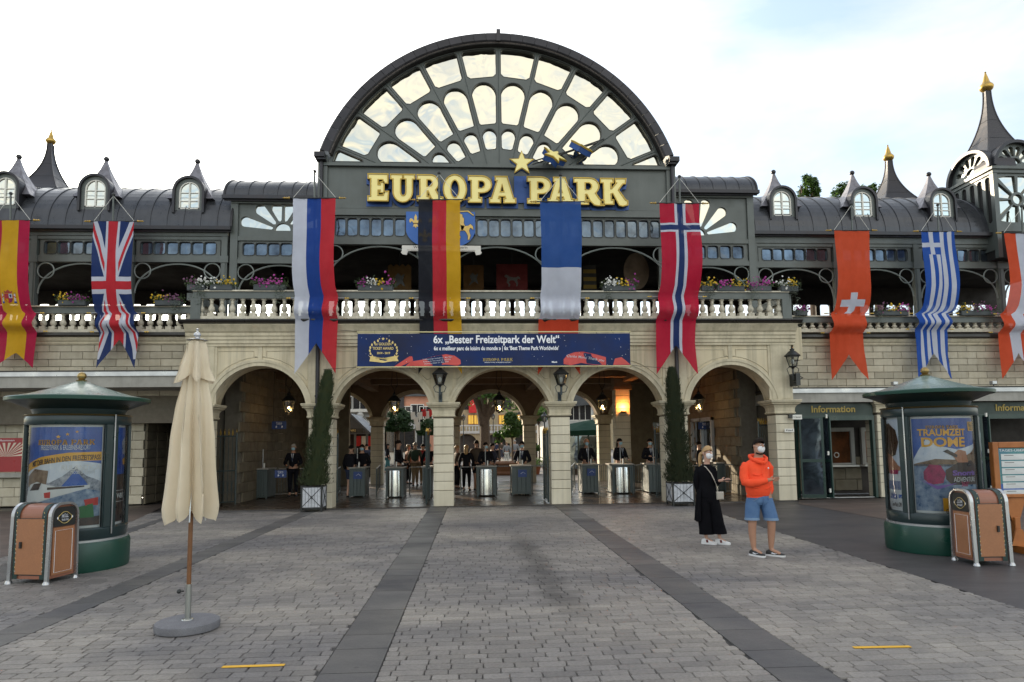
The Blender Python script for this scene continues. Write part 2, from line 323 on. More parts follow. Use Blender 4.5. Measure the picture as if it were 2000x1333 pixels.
for x0, x1 in ((-7.45, -7.08), (-4.45, -3.80), (5.38, 6.04), (8.58, 9.10)): pier('pier', x0, x1, Y0 + .02, Y0 + .56, pav)
# downpipes on the wide piers
for px in (-4.20, 5.74):
    mb = MB(); mb.tube([(px, Y0 - .12, 5.0), (px, Y0 - .12, .25)], .055, 10); [mb.tube([(px, Y0 - .12, z), (px, Y0 - .12, z + .05)], .07, 10) for z in (4.4, 3.0, 2.45, 1.2)]
    mb.box(px - .07, px + .07, Y0 - .2, Y0 - .04, 2.3, 2.75); mb.build('downpipe', ROOFD, pav, True)
# passage behind the arches
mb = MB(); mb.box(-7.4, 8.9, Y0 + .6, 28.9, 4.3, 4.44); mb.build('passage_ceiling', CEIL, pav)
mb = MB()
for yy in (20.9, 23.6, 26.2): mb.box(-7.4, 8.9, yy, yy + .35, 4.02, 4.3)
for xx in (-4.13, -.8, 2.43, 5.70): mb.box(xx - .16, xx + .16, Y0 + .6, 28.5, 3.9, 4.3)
mb.build('ceiling_beam_or_filler', PASS, pav)
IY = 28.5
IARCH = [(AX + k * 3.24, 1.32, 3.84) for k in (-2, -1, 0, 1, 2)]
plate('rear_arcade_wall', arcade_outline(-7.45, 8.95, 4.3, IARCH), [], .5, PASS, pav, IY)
for k in (-2.5, -1.5, -.5, .5, 1.5, 2.5):
    x = AX + k * 3.24; pier('rear_pier', x - .26, x + .26, IY, IY + .5, pav, 2.45, JOINT)
for cx, h, cr in IARCH:
    R, zc, a = archgeo(h, cr); inst(flat([arc(cx, zc, R + .14, 180 - a, a, 22) + arc(cx, zc, R, a, 180 - a, 22)], .04, IY - .04, 'archivolt', TRIM), 'archivolt', (0, 0, 0), pav)
sd = MB(); sd.box(-7.75, -7.46, Y0 + .1, 28.9, 0, 4.3); sd.build('side_wall', JOINT, pav)
rw = MB(); rw.box(8.96, 9.3, 19.2, 28.9, 0, 4.3).build('side_wall', JOINT, pav)
def bricks(par, x0, x1, y, z0, z1, L_=.64, H_=.22, mat=BRICKM, skip=None, side=None, j=.012, dep=.05):
    ms = MB().cbox(0, L_ - j, 0, dep, 0, H_ - j, .009).mesh('stone_block', mat); r = 0; z = z0; n = 0
    while z < z1 - .05:
        x = x0 - (L_ / 2 if r % 2 else 0)
        while x < x1 - .02:
            a, b = max(x, x0), min(x + L_, x1)
            if b - a > .06 and not (skip and skip((a + b) / 2, z + H_ / 2, a, b)):
                o = inst(ms, 'stone_block', (a, y - dep + rnd.uniform(-.003, .003), z), par) if side is None else inst(ms, 'stone_block', (side[0], a, z), par, rot=(0, 0, side[1] * PI / 2))
                o.scale = ((b - a - j) / (L_ - j), 1, min(1, (z1 - z) / H_)); n += 1
            x += L_
        z += H_; r += 1
    return n
# inner side walls of the passage laid in stone blocks
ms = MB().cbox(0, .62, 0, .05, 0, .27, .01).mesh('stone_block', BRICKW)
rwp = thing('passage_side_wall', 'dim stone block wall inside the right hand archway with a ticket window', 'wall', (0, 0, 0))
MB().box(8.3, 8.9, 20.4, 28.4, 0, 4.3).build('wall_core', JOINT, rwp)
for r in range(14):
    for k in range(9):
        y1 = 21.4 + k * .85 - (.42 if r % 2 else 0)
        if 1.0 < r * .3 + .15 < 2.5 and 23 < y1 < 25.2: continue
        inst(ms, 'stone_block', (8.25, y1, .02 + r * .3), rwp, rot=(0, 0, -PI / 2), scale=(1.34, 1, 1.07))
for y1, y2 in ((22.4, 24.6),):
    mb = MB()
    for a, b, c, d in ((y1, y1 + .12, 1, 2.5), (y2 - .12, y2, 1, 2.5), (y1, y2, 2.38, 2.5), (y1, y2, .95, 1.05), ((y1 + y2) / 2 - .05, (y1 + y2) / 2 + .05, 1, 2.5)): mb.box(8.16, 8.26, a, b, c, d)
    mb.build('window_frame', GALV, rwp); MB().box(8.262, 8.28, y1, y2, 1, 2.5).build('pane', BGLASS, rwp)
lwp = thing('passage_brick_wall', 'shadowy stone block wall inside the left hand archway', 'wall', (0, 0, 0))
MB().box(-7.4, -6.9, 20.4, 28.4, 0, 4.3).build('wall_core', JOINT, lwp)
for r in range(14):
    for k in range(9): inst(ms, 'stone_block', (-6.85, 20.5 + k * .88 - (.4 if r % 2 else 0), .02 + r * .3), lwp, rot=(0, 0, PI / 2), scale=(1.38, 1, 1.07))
# back wall of the two end bays
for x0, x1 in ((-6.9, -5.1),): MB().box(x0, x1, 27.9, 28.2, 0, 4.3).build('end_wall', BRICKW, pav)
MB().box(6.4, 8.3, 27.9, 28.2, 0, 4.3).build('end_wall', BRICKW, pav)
# free standing stone columns with a lit sconce
for i, (px, lb) in enumerate(((531, 'square ochre column with glowing uplight in the left passage'), (1216, 'square ochre column with glowing uplight in the right passage'))):
    x = ax(px, 780, 24.2); c = thing('passage_column', lb, 'column', (x, 24.4, 0), 'columns with uplights')
    pier('column_shaft', x - .27, x + .27, 24.2, 24.74, c, 3.6, JOINT, cap=False)
    MB().box(x - .34, x + .34, 24.12, 24.82, 3.6, 3.72).box(x - .3, x + .3, 24.16, 24.78, 3.72, 4.02).build('column_head', PASS, c)
    zl = 2.72; u = MB().lathe([(.03, 0), (.10, .04), (.12, .08)], (x, 24.1, zl), 12).build('sconce_bowl', BRASS, c, True)
    MB().lathe([(.09, 0), (.1, .012)], (x, 24.1, zl + .075), 12).build('lamp_glow', EM('warm sconce glow', (1, .35, .08), 6), c)
    p = bpy.data.lights.new('sconce_light', 'POINT'); p.energy = 14; p.color = (1, .33, .07); p.shadow_soft_size = .05; po = bpy.data.objects.new('sconce_light', p); po.location = (x, 24.06, zl + .22); COL.objects.link(po)
# ------------------------------------------------------------------ iron galleries
def bay_tubes(x0, x1, y, zt, par, r=.026):
    """arch tube and two spandrel rings below a beam whose underside is zt"""
    cx = (x0 + x1) / 2; h = (x1 - x0) / 2 - .05; H = h * .72; mb = MB()
    mb.tube([(cx + h * math.cos(t), y, zt - .05 - H + H * math.sin(t)) for t in [PI * k / 22 for k in range(23)]], r, 6)
    mb.build('arch_tube', IRONL, par, True)
    for sg in (-1, 1):
        R = .24; c = (cx + sg * (h - R + .02), zt - R - .03)
        MB().tube([(c[0] + R * math.cos(t), y - .02, c[1] + R * math.sin(t)) for t in [2 * PI * k / 20 for k in range(20)]], r * .8, 6, closed=True).build('ring_tube', IRONL, par, True)
def frieze(x0, x1, y, z0, z1, n, par, seed=0, ww=.35, m=.12):
    """plate with n round cornered windows between x0 and x1"""
    st = (x1 - x0 - 2 * m) / n; holes = []; r = random.Random(seed)
    for k in range(n):
        c = x0 + m + st * (k + .5); holes.append(rrect(c - ww / 2, c + ww / 2, z0 + .07, z1 - .07, .07))
    plate('frieze_panel', [(x0, z0), (x1, z0), (x1, z1), (x0, z1)], holes, .05, IRON, par, y)
    for hl in holes:
        f = inst(flat([offs(hl, .018), hl], .02, y - .018, 'window_frame', BLACK), 'window_frame', (0, 0, 0), par)
        inst(flat([offs(hl, .01)], .006, y + .055, 'pane', BGLASS), 'pane', (0, 0, 0), f)
def gallery(par, xs, y, ze, zw1, zw0, zb, zf, seed, nwin=6):
    """posts at xs; ze eave underside, zw1..zw0 window band, zb beam underside, zf terrace level"""
    for i, x in enumerate(xs):
        MB().box(x - .09, x + .09, y - .07, y + .11, zf, ze).box(x - .13, x + .13, y - .1, y + .14, zb - .02, zw0 - .02).build('post', IRON, par)
        MB().box(x - .04, x + .04, y - .09, y - .07, zf, zb - .03).build('post_fillet', IRON, par)
    mb = MB(); X0, X1 = xs[0] - .1, xs[-1] + .1
    mb.box(X0, X1, y - .06, y + .1, zb, zb + .11); mb.box(X0, X1, y - .035, y + .1, zb + .112, zw0 - .022); mb.box(X0, X1, y - .05, y + .1, zw1 + .02, zw1 + .12); mb.box(X0, X1, y - .09, y + .1, zw1 + .122, ze - .02)
    mb.build('beam', IRON, par)
    for i in range(len(xs) - 1):
        frieze(xs[i] + .14, xs[i + 1] - .14, y, zw0 - .02, zw1 + .02, nwin, par, seed + i)
        bay_tubes(xs[i] + .09, xs[i + 1] - .09, y, zb, par)
        # thin raised fillet around the window band
        MB().box(xs[i] + .1, xs[i + 1] - .1, y - .03, y - .002, zw1 + .003, zw1 + .02).box(xs[i] + .1, xs[i + 1] - .1, y - .03, y - .002, zw0 - .02, zw0 - .003).build('fillet', IRON, par)
def barrel(par, x0, x1, y, ze, a, b, seams, n=16, name='barrel_roof', ends=True):
    prof = [(y - .22, ze - .02)] + [(y - .18 + a - a * math.cos(t), ze + .05 + b * math.sin(t)) for t in [PI / 2 * k / n for k in range(n + 1)]]
    low = [(p[0] + .05, p[1] - .10) for p in reversed(prof)]
    MB().prism(prof + low, x0, x1, 'yz').build(name, ROOF, par)
    mb = MB(); mb.box(x0 - .03, x1 + .03, y - .32, y - .18, ze - .08, ze + .03); mb.build('eave_gutter', ROOFD, par)
    for x in seams: MB().tube([(x, p[0] - .004, p[1] + .012) for p in prof[1:]], .014, 5).build('standing_seam', ROOF, par)
    if ends:
        for x in (x0, x1): MB().tube([(x, p[0], p[1]) for p in prof[1:]], .04, 6).build('roof_edge', ROOFD, par)
def frange(a, b, s):
    o = []; x = a
    while x < b: o.append(x); x += s
    return o
def dormer(par, x, y, z, face_w=.62, h=.98, ztip=1.75, bl=.75, side=1):
    """arched attic window with a bell-cast lead cap running back to a ball"""
    d = inst(flat([[(-face_w / 2 - .12, 0), (face_w / 2 + .12, 0)] + arc(0, h - .31, face_w / 2 + .12, 0, 180, 14), [(-face_w / 2, .1)] + arc(0, h - .31, face_w / 2, 180, 0, 14) + [(face_w / 2, .1)]], .1, -.02, 'dormer', IRON), 'dormer', (x, y, z), par)
    WP[d.name] = Vector((x, y, z)); W = face_w / 2
    def ch(mb, n, m, s=False): return mb.build(n, m, d, s)
    # hood : swept half ring running back
    ro = arc(0, h - .31, W + .17, 0, 180, 14); ri = arc(0, h - .31, W + .10, 180, 0, 14)
    o = MB().prism([(W + .17, -.02)] + ro + [(-W - .17, -.02), (-W - .1, -.02)] + ri + [(W + .1, -.02)], -.10, 1.35); o.v = [(a + x, b + y, c + z) for a, b, c in o.v]; ch(o, 'dormer_hood', ROOFD)
    o = MB()
    for a, b, c, e in ((-.022, .022, .1, h - .31 + W), (-W, W, .12, .155), (-W, -W + .04, .12, h - .31), (W - .04, W, .12, h - .31)): o.box(a, b, -.005, .03, c, e)
    for q in (.36, .62): o.box(-W, W, -.002, .025, q, q + .022)
    o.tube([(p[0], .01, p[1]) for p in arc(0, h - .31, W - .02, 0, 180, 14)], .025, 5)
    o.v = [(a + x, b + y, c + z) for a, b, c in o.v]; ch(o, 'window_frame', WHITE)
    zt = h - .31
    cells = []
    for a, b in ((-W + .04, -.022), (.022, W - .04)):
        for c, e in ((.155, .36), (.382, .62), (.642, None)):
            cells.append([(a, c), (b, c), (b, e), (a, e)] if e else ([(a, c), (b, c)] + ([(b, zt + .06)] if b > 0 else [(b, zt + W - .05)]) + [p for p in (arc(0, zt, W - .05, 20, 86, 5) if b > 0 else arc(0, zt, W - .05, 94, 160, 5))]))
    for cpl in cells:
        me = flat([cpl], .006, .03, 'pane', WPANE); inst(me, 'pane', (x, y, z), d)
    # bell-cast cap
    prof = [(.92, -.95), (.72, -.60), (.54, -.25), (.38, .08), (.26, .38), (.17, .64), (.11, .86), (.07, 1.02), (.05, 1.12)]
    o = MB(); k = .98; o.lathe([(r * k, zz * .64) for r, zz in prof], (x, y + .52, z + h + .10), 4, ph=PI / 4, sx=1.1, sy=.78); ch(o, 'dormer_cap', LEAD)
    o = MB(); o.ball((x, y + .52, z + h + .10 + 1.12 * .64 + .06), .085, 10); ch(o, 'finial_ball', ROOFD, True)
    return d
def petals(cx, cz, r0, R1, angs, hw, base, dip=0.0):
    out = []
    for a in angs:
        r1 = R1 - dip * math.sin(math.radians(a)) ** 2
        c, s = math.cos(math.radians(a)), math.sin(math.radians(a)); P = []
        loc = [(r0, -.05), (r1 - hw, -hw)] + [(r1 - hw + hw * math.cos(t), hw * math.sin(t)) for t in [-PI / 2 + PI * k / 10 for k in range(1, 10)]] + [(r1 - hw, hw), (r0, .05), (r0 - .04, 0)]
        for u, v in loc: P.append((cx + u * c - v * s, max(base, cz + u * s + v * c)))
        out.append(P)
    return out
# side blocks left and right of the gable
for sgn, y, (pxa, pxb), cpx, seed in ((-1, YIL, (-7.42, -4.45), (552, 451), 3), (1, 21.0, (6.1, 9.32), (1364, 460), 5)):
    px = ax(*cpx, y); cz = az(*cpx, y)
    zw1, zw0, zb, ze = ((8.0, 7.52, 7.30, 9.35) if sgn < 0 else (az(1400, 478, y), az(1400, 508, y), az(1400, 520, y), az(1420, 379, y)))
    X0, X1 = pxa, pxb
    hol = petals(px, cz, .34, 1.36, (14, 44, 75, 105, 136, 166), .165, cz, 1.36 - min(1.25, ze - .12 - cz)) + [arc(px, cz, .24, 0, 180, 10)]
    z0 = zw1 + .16
    plate('fan_panel', [(X0 + .1, z0), (X1 - .1, z0), (X1 - .1, ze), (X0 + .1, ze)], hol, .05, IRON, pav, y)
    for hl in hol: inst(flat([offs(hl, .015)], .006, y + .055, 'pane', MIRROR), 'pane', (0, 0, 0), pav)
    for x in (X0 + .1, X1 - .1): MB().box(x - .11, x + .11, y - .07, y + .11, 5.1, ze).build('post', IRON, pav)
    MB().box(X0, X1, y - .06, y + .1, zb, zb + .12).box(X0, X1, y - .035, y + .1, zb + .122, zw0 - .022).box(X0, X1, y - .06, y + .1, zw1 + .02, z0).box(X0, X1, y - .1, y + .1, ze - .16, ze - .02).build('beam', IRON, pav)
    frieze(X0 + .22, X1 - .22, y, zw0 - .02, zw1 + .02, 6, pav, seed); bay_tubes(X0 + .2, X1 - .2, y, zb, pav)
    barrel(pav, X0 - .18, X1 + .1, y, ze, 1.9, .95, frange(X0 + .1, X1, .44))
# ------------------------------------------------------------------ the gable
GC = (.86, 8.57 + .02)
GX0, GX1 = -4.42, 6.14
ZB = 10.10
def polar(r, a): return (GC[0] + r * math.cos(math.radians(a)), GC[1] + r * math.sin(math.radians(a)))
def clipz(P, z):
    out = []
    for i in range(len(P)):
        a, b = P[i - 1], P[i]
        if (a[1] >= z) != (b[1] >= z): t = (z - a[1]) / (b[1] - a[1]); out.append((a[0] + t * (b[0] - a[0]), z))
        if b[1] >= z: out.append(b)
    return out
def fan_cell(r0, r1, a0, a1, rnd_top):
    """opening between two rays (inset), radii r0..r1, optionally with a fully round outer end"""
    am = (a0 + a1) / 2; hw_a = math.radians((a1 - a0) / 2); ins = .068
    loc = []
    def hw(r): return r * math.tan(hw_a) - ins / math.cos(hw_a)
    if rnd_top:
        R = hw(r1) * .93; rc = r1 - R; hc = hw(rc)
        top = [(rc + R * math.sin(t), -hc * math.cos(t)) for t in [PI * k / 12 for k in range(13)]]
        loc = [(r0 + .05, -hw(r0)), ] + top + [(r0 + .05, hw(r0)), (r0, hw(r0) - .05), (r0, -hw(r0) + .05)]
    else:
        q = .09; T = [(math.sqrt(max(0, r1 * r1 - v * v)), v) for v in [(-1 + 2 * k / 8) * (hw(r1) - q) for k in range(9)]]
        loc = [(r0 + q, -hw(r0 + q)), (r1 - q, -hw(r1 - q))] + T + [(r1 - q, hw(r1 - q)), (r0 + q, hw(r0 + q)), (r0 + .01, hw(r0) - q), (r0 + .01, -hw(r0) + q)]
    c, s = math.cos(math.radians(am)), math.sin(math.radians(am))
    return [(GC[0] + u * c - v * s, GC[1] + u * s + v * c) for u, v in loc]
holes = []
ANG = [90 + 13.45 * k for k in range(-6, 7)]
zc_ = ZB + .075
for i in range(12):
    a0, a1 = ANG[i], ANG[i + 1]
    for ring, (r0, r1, rt) in enumerate(((4.33, 5.26, False), (2.84, 4.20, True), (2.04, 2.71, True))):
        P = clipz(fan_cell(r0, r1, a0, a1, rt), zc_)
        if len(P) > 3:
            zs = [p[1] for p in P]; xs = [p[0] for p in P]
            if max(zs) - min(zs) > .14 and max(xs) - min(xs) > .2: holes.append(P)
gout = [(GX1, 8.70), (GX1, ZB)] + [polar(5.37, a) for a in [16.6 + (163.4 - 16.6) * k / 60 for k in range(61)]] + [(GX0, ZB), (GX0, 8.70)]
plate('gable_wall', gout, holes, .08, IRON, pav, YG)
fan = inst(flat([[polar(5.3, a) for a in range(17, 164, 3)]], .02, YG + .4, 'fanlight_backing', DARK), 'fanlight', (0, 0, 0), pav)
for P in holes:
    inst(flat([offs(P, .02)], .008, YG + .085, 'pane', MIRROR), 'pane', (0, 0, 0), fan)
    inst(flat([offs(P, .008), offs(P, -.012)], .02, YG - .008, 'window_seal', BLACK), 'window_seal', (0, 0, 0), fan)
mb = MB()
for a in ANG[1:-1]:
    p0, p1 = polar(max(1.62, 1.52 / max(.2, math.sin(math.radians(a)))), a), polar(5.33, a); mb.tube([(p0[0], YG - .004, p0[1]), (p1[0], YG - .004, p1[1])], .013, 4)
for x in frange(GX0 + 1.75, GX1 - .5, 1.78): mb.box(x, x + .012, YG - .01, YG, 8.8, ZB - .03)
mb.build('ray_fillet', IRON, pav)
MB().box(GX0 - .02, GX1 + .02, YG - .12, YG - .001, ZB - .09, ZB + .0).box(GX0, GX1, YG - .06, YG - .001, 8.72, 8.80).box(GX0, GX1, YG - .1, YG + .1, 8.50, 8.70).build('ledge', IRON, pav)
for x in (GX0, GX1): MB().box(x - .14, x + .14, YG - .08, YG + .3, 5.1, 10.35).build('corner_post', IRON, pav)
for sg, x in ((-1, GX0), (1, GX1)):
    MB().tube([(x + sg * .02, YG - .14, 10.2), (x + sg * .02, YG - .14, 5.2)], .05, 8).build('downpipe', ROOFD, pav, True)
    MB().box(x - .12, x + .12, YG - .3, YG + .1, 10.12, 10.18).box(x - .2 if sg < 0 else x - .1, x + .1 if sg < 0 else x + .2, YG - .36, YG + .1, 10.182, 10.33).build('eave_bracket', ROOFD, pav)
gp = [GX0, ax(855, 500, YG), ax(1085, 500, YG), GX1]
zw1, zw0, zb = 8.36, 7.88, 7.62
frieze(GX0 + .15, GX1 - .15, YG, zw0 - .05, 8.50, 28, pav, 11, ww=.29, m=.2)
MB().box(GX0, GX1, YG - .07, YG + .1, zb, zb + .1).box(GX0, GX1, YG - .04, YG + .1, zb + .102, zw0 - .052).box(GX0, GX1, YG - .025, YG, zw1 + .09, zw1 + .11).build('beam', IRON, pav)
for i in range(3):
    bay_tubes(gp[i] + .1, gp[i + 1] - .1, YG, zb, pav)
    if i: MB().box(gp[i] - .09, gp[i] + .09, YG - .07, YG + .1, 5.1, zb).build('post', IRON, pav)
# arched roof edge
RO, RI = 5.70, 5.36
NP = 36; A0, A1 = 19.2, 160.8
shell = MB(); ro = [polar(RO - .03, A0 + (A1 - A0) * k / 60) for k in range(61)]; ri = [polar(RO - .16, A1 - (A1 - A0) * k / 60) for k in range(61)]
shell.prism(ro + ri, YG - .14, 27.5); shell.build('vault_roof', ROOFD, pav, True)
for k in range(NP):
    a0 = A0 + (A1 - A0) * k / NP + .06; a1 = A0 + (A1 - A0) * (k + 1) / NP - .06; m = MB()
    vs = []
    for a in (a0, (a0 + a1) / 2, a1):
        for r, y in ((RI, YG - .22), (RI + .04, YG - .25), (RO - .05, YG - .20), (RO, YG - .12), (RO + .005, YG + .3)): p = polar(r, a); vs.append((p[0], y, p[1]))
    m.add(vs, [(i + j, i + j + 1, i + j + 6, i + j + 5) for j in (0, 5) for i in range(4)]); m.build('roof_panel', ROOFD, pav)
sm = []
for k in range(76):
    a0 = A0 + (A1 - A0) * k / 76 + .05; a1 = A0 + (A1 - A0) * (k + 1) / 76 - .05; m = MB(); vs = []
    for a in (a0, a1):
        for r, y in ((RI - .005, YG - .215), (RI - .05, YG - .19), (RI - .06, YG - .02)): p = polar(r, a); vs.append((p[0], y, p[1]))
    m.add(vs, [(0, 1, 4, 3), (1, 2, 5, 4)]); m.build('soffit_panel', SOFF, pav)
sh2 = MB(); sh2.prism([polar(RI + .02, A0 + (A1 - A0) * k / 60) for k in range(61)] + [polar(RI - .06, A1 - (A1 - A0) * k / 60) for k in range(61)], YG - .20, YG + .1); sh2.build('roof_rib', DARK, pav)
p = polar(RO, 90); MB().box(p[0] - .06, p[0] + .06, YG - .28, YG + .3, p[1] - .34, p[1] + .03).build('ridge_cap', ROOFD, pav)
# gallery interior shell: rear wall with a row of openings, dark ceiling
def rear_row(x0, x1, y, par, z0, z1, mat, step=.62, ww=.44, lo=5.05, hi=8.6):
    holes = [rrect(x - ww / 2, x + ww / 2, z0, z1, .09, 3) for x in frange(x0 + step * .6, x1 - step * .5, step)]
    plate('rear_wall', [(x0, lo), (x1, lo), (x1, hi), (x0, hi)], holes, .08, mat, par, y)
rear_row(-7.6, 9.3, 28.6, pav, 7.15, 7.85, DARKP)
MB().box(-7.5, 9.2, 22.6, 28.7, 8.45, 8.6).build('gallery_ceiling', DARK, pav)
MB().box(-7.62, -7.42, 21.0, 28.7, 8.2, 8.75).build('ceiling_beam_or_filler', DARK, pav); MB().box(9.15, 9.4, 21.6, 28.7, 8.2, 8.9).build('ceiling_beam_or_filler', DARK, pav)  # dark filler boxes added to close the bright gap between the ceilings
MB().box(-7.6, GX0 + .1, 20.8, 22.7, 8.4, 8.5).build('gallery_ceiling', DARK, pav); MB().box(GX1 - .1, 9.4, 21.2, 22.7, 8.4, 8.5).build('gallery_ceiling', DARK, pav)
MB().box(GX0 + .2, GX1 - .2, YG + .5, 22.6, 8.55, 8.7).build('gallery_ceiling', DARK, pav)
# ================================================================== wings
def wing(name, label, sgn, yw, x0, x1, posts, ze, zw1, zw0, zb, zr, ra, rb, dorms, seed):
    g = thing(name, label, 'building', (0, 0, 0)); yi = yw + .4
    MB().box(x0, x1, yw, yw + .4, 2.4, 4.7).build('upper_wall', JOINT, g)
    bricks(g, x0, x1, yw, 3.2, 4.72)
    profile('string_course', [(yw + .3, 4.72), (yw - .06, 4.72), (yw - .09, 4.76), (yw - .09, 4.80), (yw - .13, 4.84), (yw - .16, 4.90), (yw - .16, 4.94), (yw + .3, 4.94)], x0, x1, TRIM, g)
    profile('gutter', [(yw + .3, 4.942), (yw - .22, 4.942), (yw - .28, 4.98), (yw - .28, 5.06), (yw + .3, 5.06)], x0 if sgn < 0 else x0 - .0, x1, GUTTER, g)
    MB().box(x0, x1, yw + .3, 28.8, 4.9, 5.05).build('terrace_floor', DARKP, g)
    gallery(g, posts, yi, ze, zw1, zw0, zb, 5.06, seed)
    barrel(g, x0 - (.12 if sgn > 0 else 0), x1 + (.12 if sgn < 0 else 0), yi, ze, ra, rb, frange(x0 + .2, x1, .50))
    for x, z in dorms: dormer(g, x, yi - .05, z)
    rear_row(x0, x1, 28.6, g, 7.0, 7.7, DARKP)
    MB().box(x0, x1, yi + .5, 28.7, ze - .1, ze).build('gallery_ceiling', DARK, g)
    return g
zL = dict(ze=8.36, zw1=8.02, zw0=7.54, zb=7.33)
y = YWL + .4
lw = wing('left_gallery_wing', 'left wing with grey iron gallery above pale stone blocks and three attic windows', -1, YWL, -22, -7.5, [-21.8, -18.95, -16.1, -13.24, -10.4, -7.6], 8.36, 8.02, 7.54, 7.33, 5.9, 2.7, 1.95,
          [(ax(185, 412, y - .05), az(185, 412, y - .05)), (ax(369, 416, y - .05), az(369, 416, y - .05)), (ax(8, 410, y - .05), az(8, 408, y - .05))], 21)
y = YWR + .4
rwg = wing('right_gallery_wing', 'right wing with grey iron gallery above pale stone blocks, beside the lantern tower', 1, YWR, 9.25, 24, [ax(p, 500, y) for p in (1473, 1631, 1787, 1950)] + [ax(1950, 500, y) + 2.95, ax(1950, 500, y) + 5.6], az(1600, 459, y), az(1600, 484, y), az(1600, 512, y), az(1600, 524, y), 5.8, 2.7, 1.95,
           [(ax(p, 430, y - .05), az(p, q, y - .05)) for p, q in ((1529, 429), (1687, 430), (1841, 432))], 31)
for x in (9.3,):                        # end wall of the terrace behind the corner lantern
    MB().box(x - .02, x + .25, YWR - 2.3, YWR, 4.0, 4.95).build('return_wall', STUCCO, pav)
# ------------------------------------------------------------------ balustrades
def baluster_mesh(h):
    mb = MB(); mb.box(-.085, .085, -.085, .085, 0, .09 * h / .46)
    pr = [(.065, .09), (.05, .105), (.05, .12), (.078, .15), (.088, .19), (.080, .235), (.052, .285), (.042, .32), (.05, .335), (.058, .345), (.045, .36), (.048, .42), (.07, .43), (.072, .46)]
    mb.lathe([(r, z * h / .46) for r, z in pr], n=10); return mb.mesh('baluster', BAL, True)
BM = {}
def balustrade(label, x0, x1, y, zp, zt, step=.278, posts=(), side=None):
    g = thing('balustrade', label, 'balustrade', ((x0 + x1) / 2, y, zp), 'stone balustrades along the terraces')
    h = round(zt - zp - .34, 3)
    if h not in BM: BM[h] = baluster_mesh(h)
    MB().box(x0, x1, y - .12, y + .12, zp + .01, zp + .11).build('plinth', BAL, g)
    MB().box(x0, x1, y - .10, y + .10, zt - .23, zt - .11).box(x0, x1, y - .07, y + .07, zt - .11, zt - .04).build('rail_trough', IRON, g)
    MB().box(x0, x1, y - .12, y + .12, zt - .038, zt).build('rail_cap', BAL, g)
    x = x0 + .2
    while x < x1 - .1:
        inst(BM[h], 'baluster', (x, y, zp + .11), g, rot=(0, 0, rnd.uniform(-.05, .05))); x += step
    for p in posts: MB().box(p - .13, p + .13, y - .14, y + .14, zp, zt - .235).build('corner_post', IRON, g)
    return g
balustrade('pale stone balustrade over the five arches, with grey rail', -7.55, 9.05, 18.32, 5.10, 5.93, posts=(-7.45, 8.95))
balustrade('lower stone balustrade of the left wing behind the British flag', -20.6, -7.9, YWL - .02, 5.06, 5.88)
balustrade('lower stone balustrade of the right wing behind the Swiss flag', 9.5, 20.5, YWR - .02, az(1600, 651, YWR), az(1600, 618, YWR))
for sx_, yb, lb in ((-7.7, YWL, 'short return of the stone balustrade at the left terrace corner'), (9.12, YWR, 'short return of the stone balustrade at the right terrace corner')):
    g = thing('balustrade', lb, 'balustrade', (sx_, 19.3, 5.1), 'stone balustrades along the terraces')
    MB().box(sx_ - .1, sx_ + .1, 18.46, yb, 5.70, 5.9).build('rail_trough', IRON, g); MB().box(sx_ - .12, sx_ + .12, 18.46, yb, 5.11, 5.21).build('plinth', BAL, g)
    for q in frange(18.7, yb - .1, .28): inst(BM[round(5.93 - 5.10 - .34, 3)], 'baluster', (sx_, q, 5.21), g)
# ------------------------------------------------------------------ lantern tower and spires
def spire(name, label, x, y, z0, z1, hb, tipz, par=None):
    g = par or thing(name, label, 'spire', (x, y, z0)); H = z1 - z0; nn = 14; vs = []
    for i in range(nn + 1):
        t = i / nn; r = hb * (.10 + .90 * (1 - t) ** 2.1); zz = z0 + H * t; vs += [(x - r, y - r, zz), (x + r, y - r, zz), (x + r, y + r, zz), (x - r, y + r, zz)]
    for k in range(4):
        m = MB(); m.add([vs[i * 4 + k] for i in range(nn + 1)] + [vs[i * 4 + (k + 1) % 4] for i in range(nn + 1)], [(i, i + nn + 1, i + nn + 2, i + 1) for i in range(nn)]); m.build('roof_face', ROOFD, g)
    m = MB()
    for k in range(4): m.tube([vs[i * 4 + k] for i in range(nn + 1)], .025, 5)
    for q in (4, 8): m.tube([Vector(vs[q * 4 + k]) for k in range(4)], .012, 4, closed=True)
    m.build('roof_ridge', ROOFD, g)
    s = (tipz - z1); MB().lathe([(a * s, b * s) for a, b in ((.09, -.03), (.13, .0), (.22, .05), (.275, .11), (.30, .18), (.305, .24), (.28, .30), (.22, .36), (.17, .43), (.135, .54), (.10, .68), (.06, .82), (.032, .91), (.045, .94), (.035, .975), (.005, 1.0))], (x, y, z1), 16).build('gilt_finial', GOLD, g, True)
    return g
Yt = YWR - .1
cx0 = ax(1944, 400, Yt); tw = thing('lantern_tower', 'dark square lantern tower with fan windows and a tall gilt tipped spire at the right', 'tower', (cx0 + .8, Yt + .9, 8))
tz0, tz1 = az(1944, 452, Yt), az(1944, 332, Yt); TWX, TWY = 1.62, 1.9
MB().box(cx0 + .03, cx0 + TWX, Yt + .08, Yt + TWY, tz0 - .9, tz1).build('tower_core', DARK, tw)
cxm, czm = cx0 + TWX / 2, (tz0 + tz1) / 2 + .05
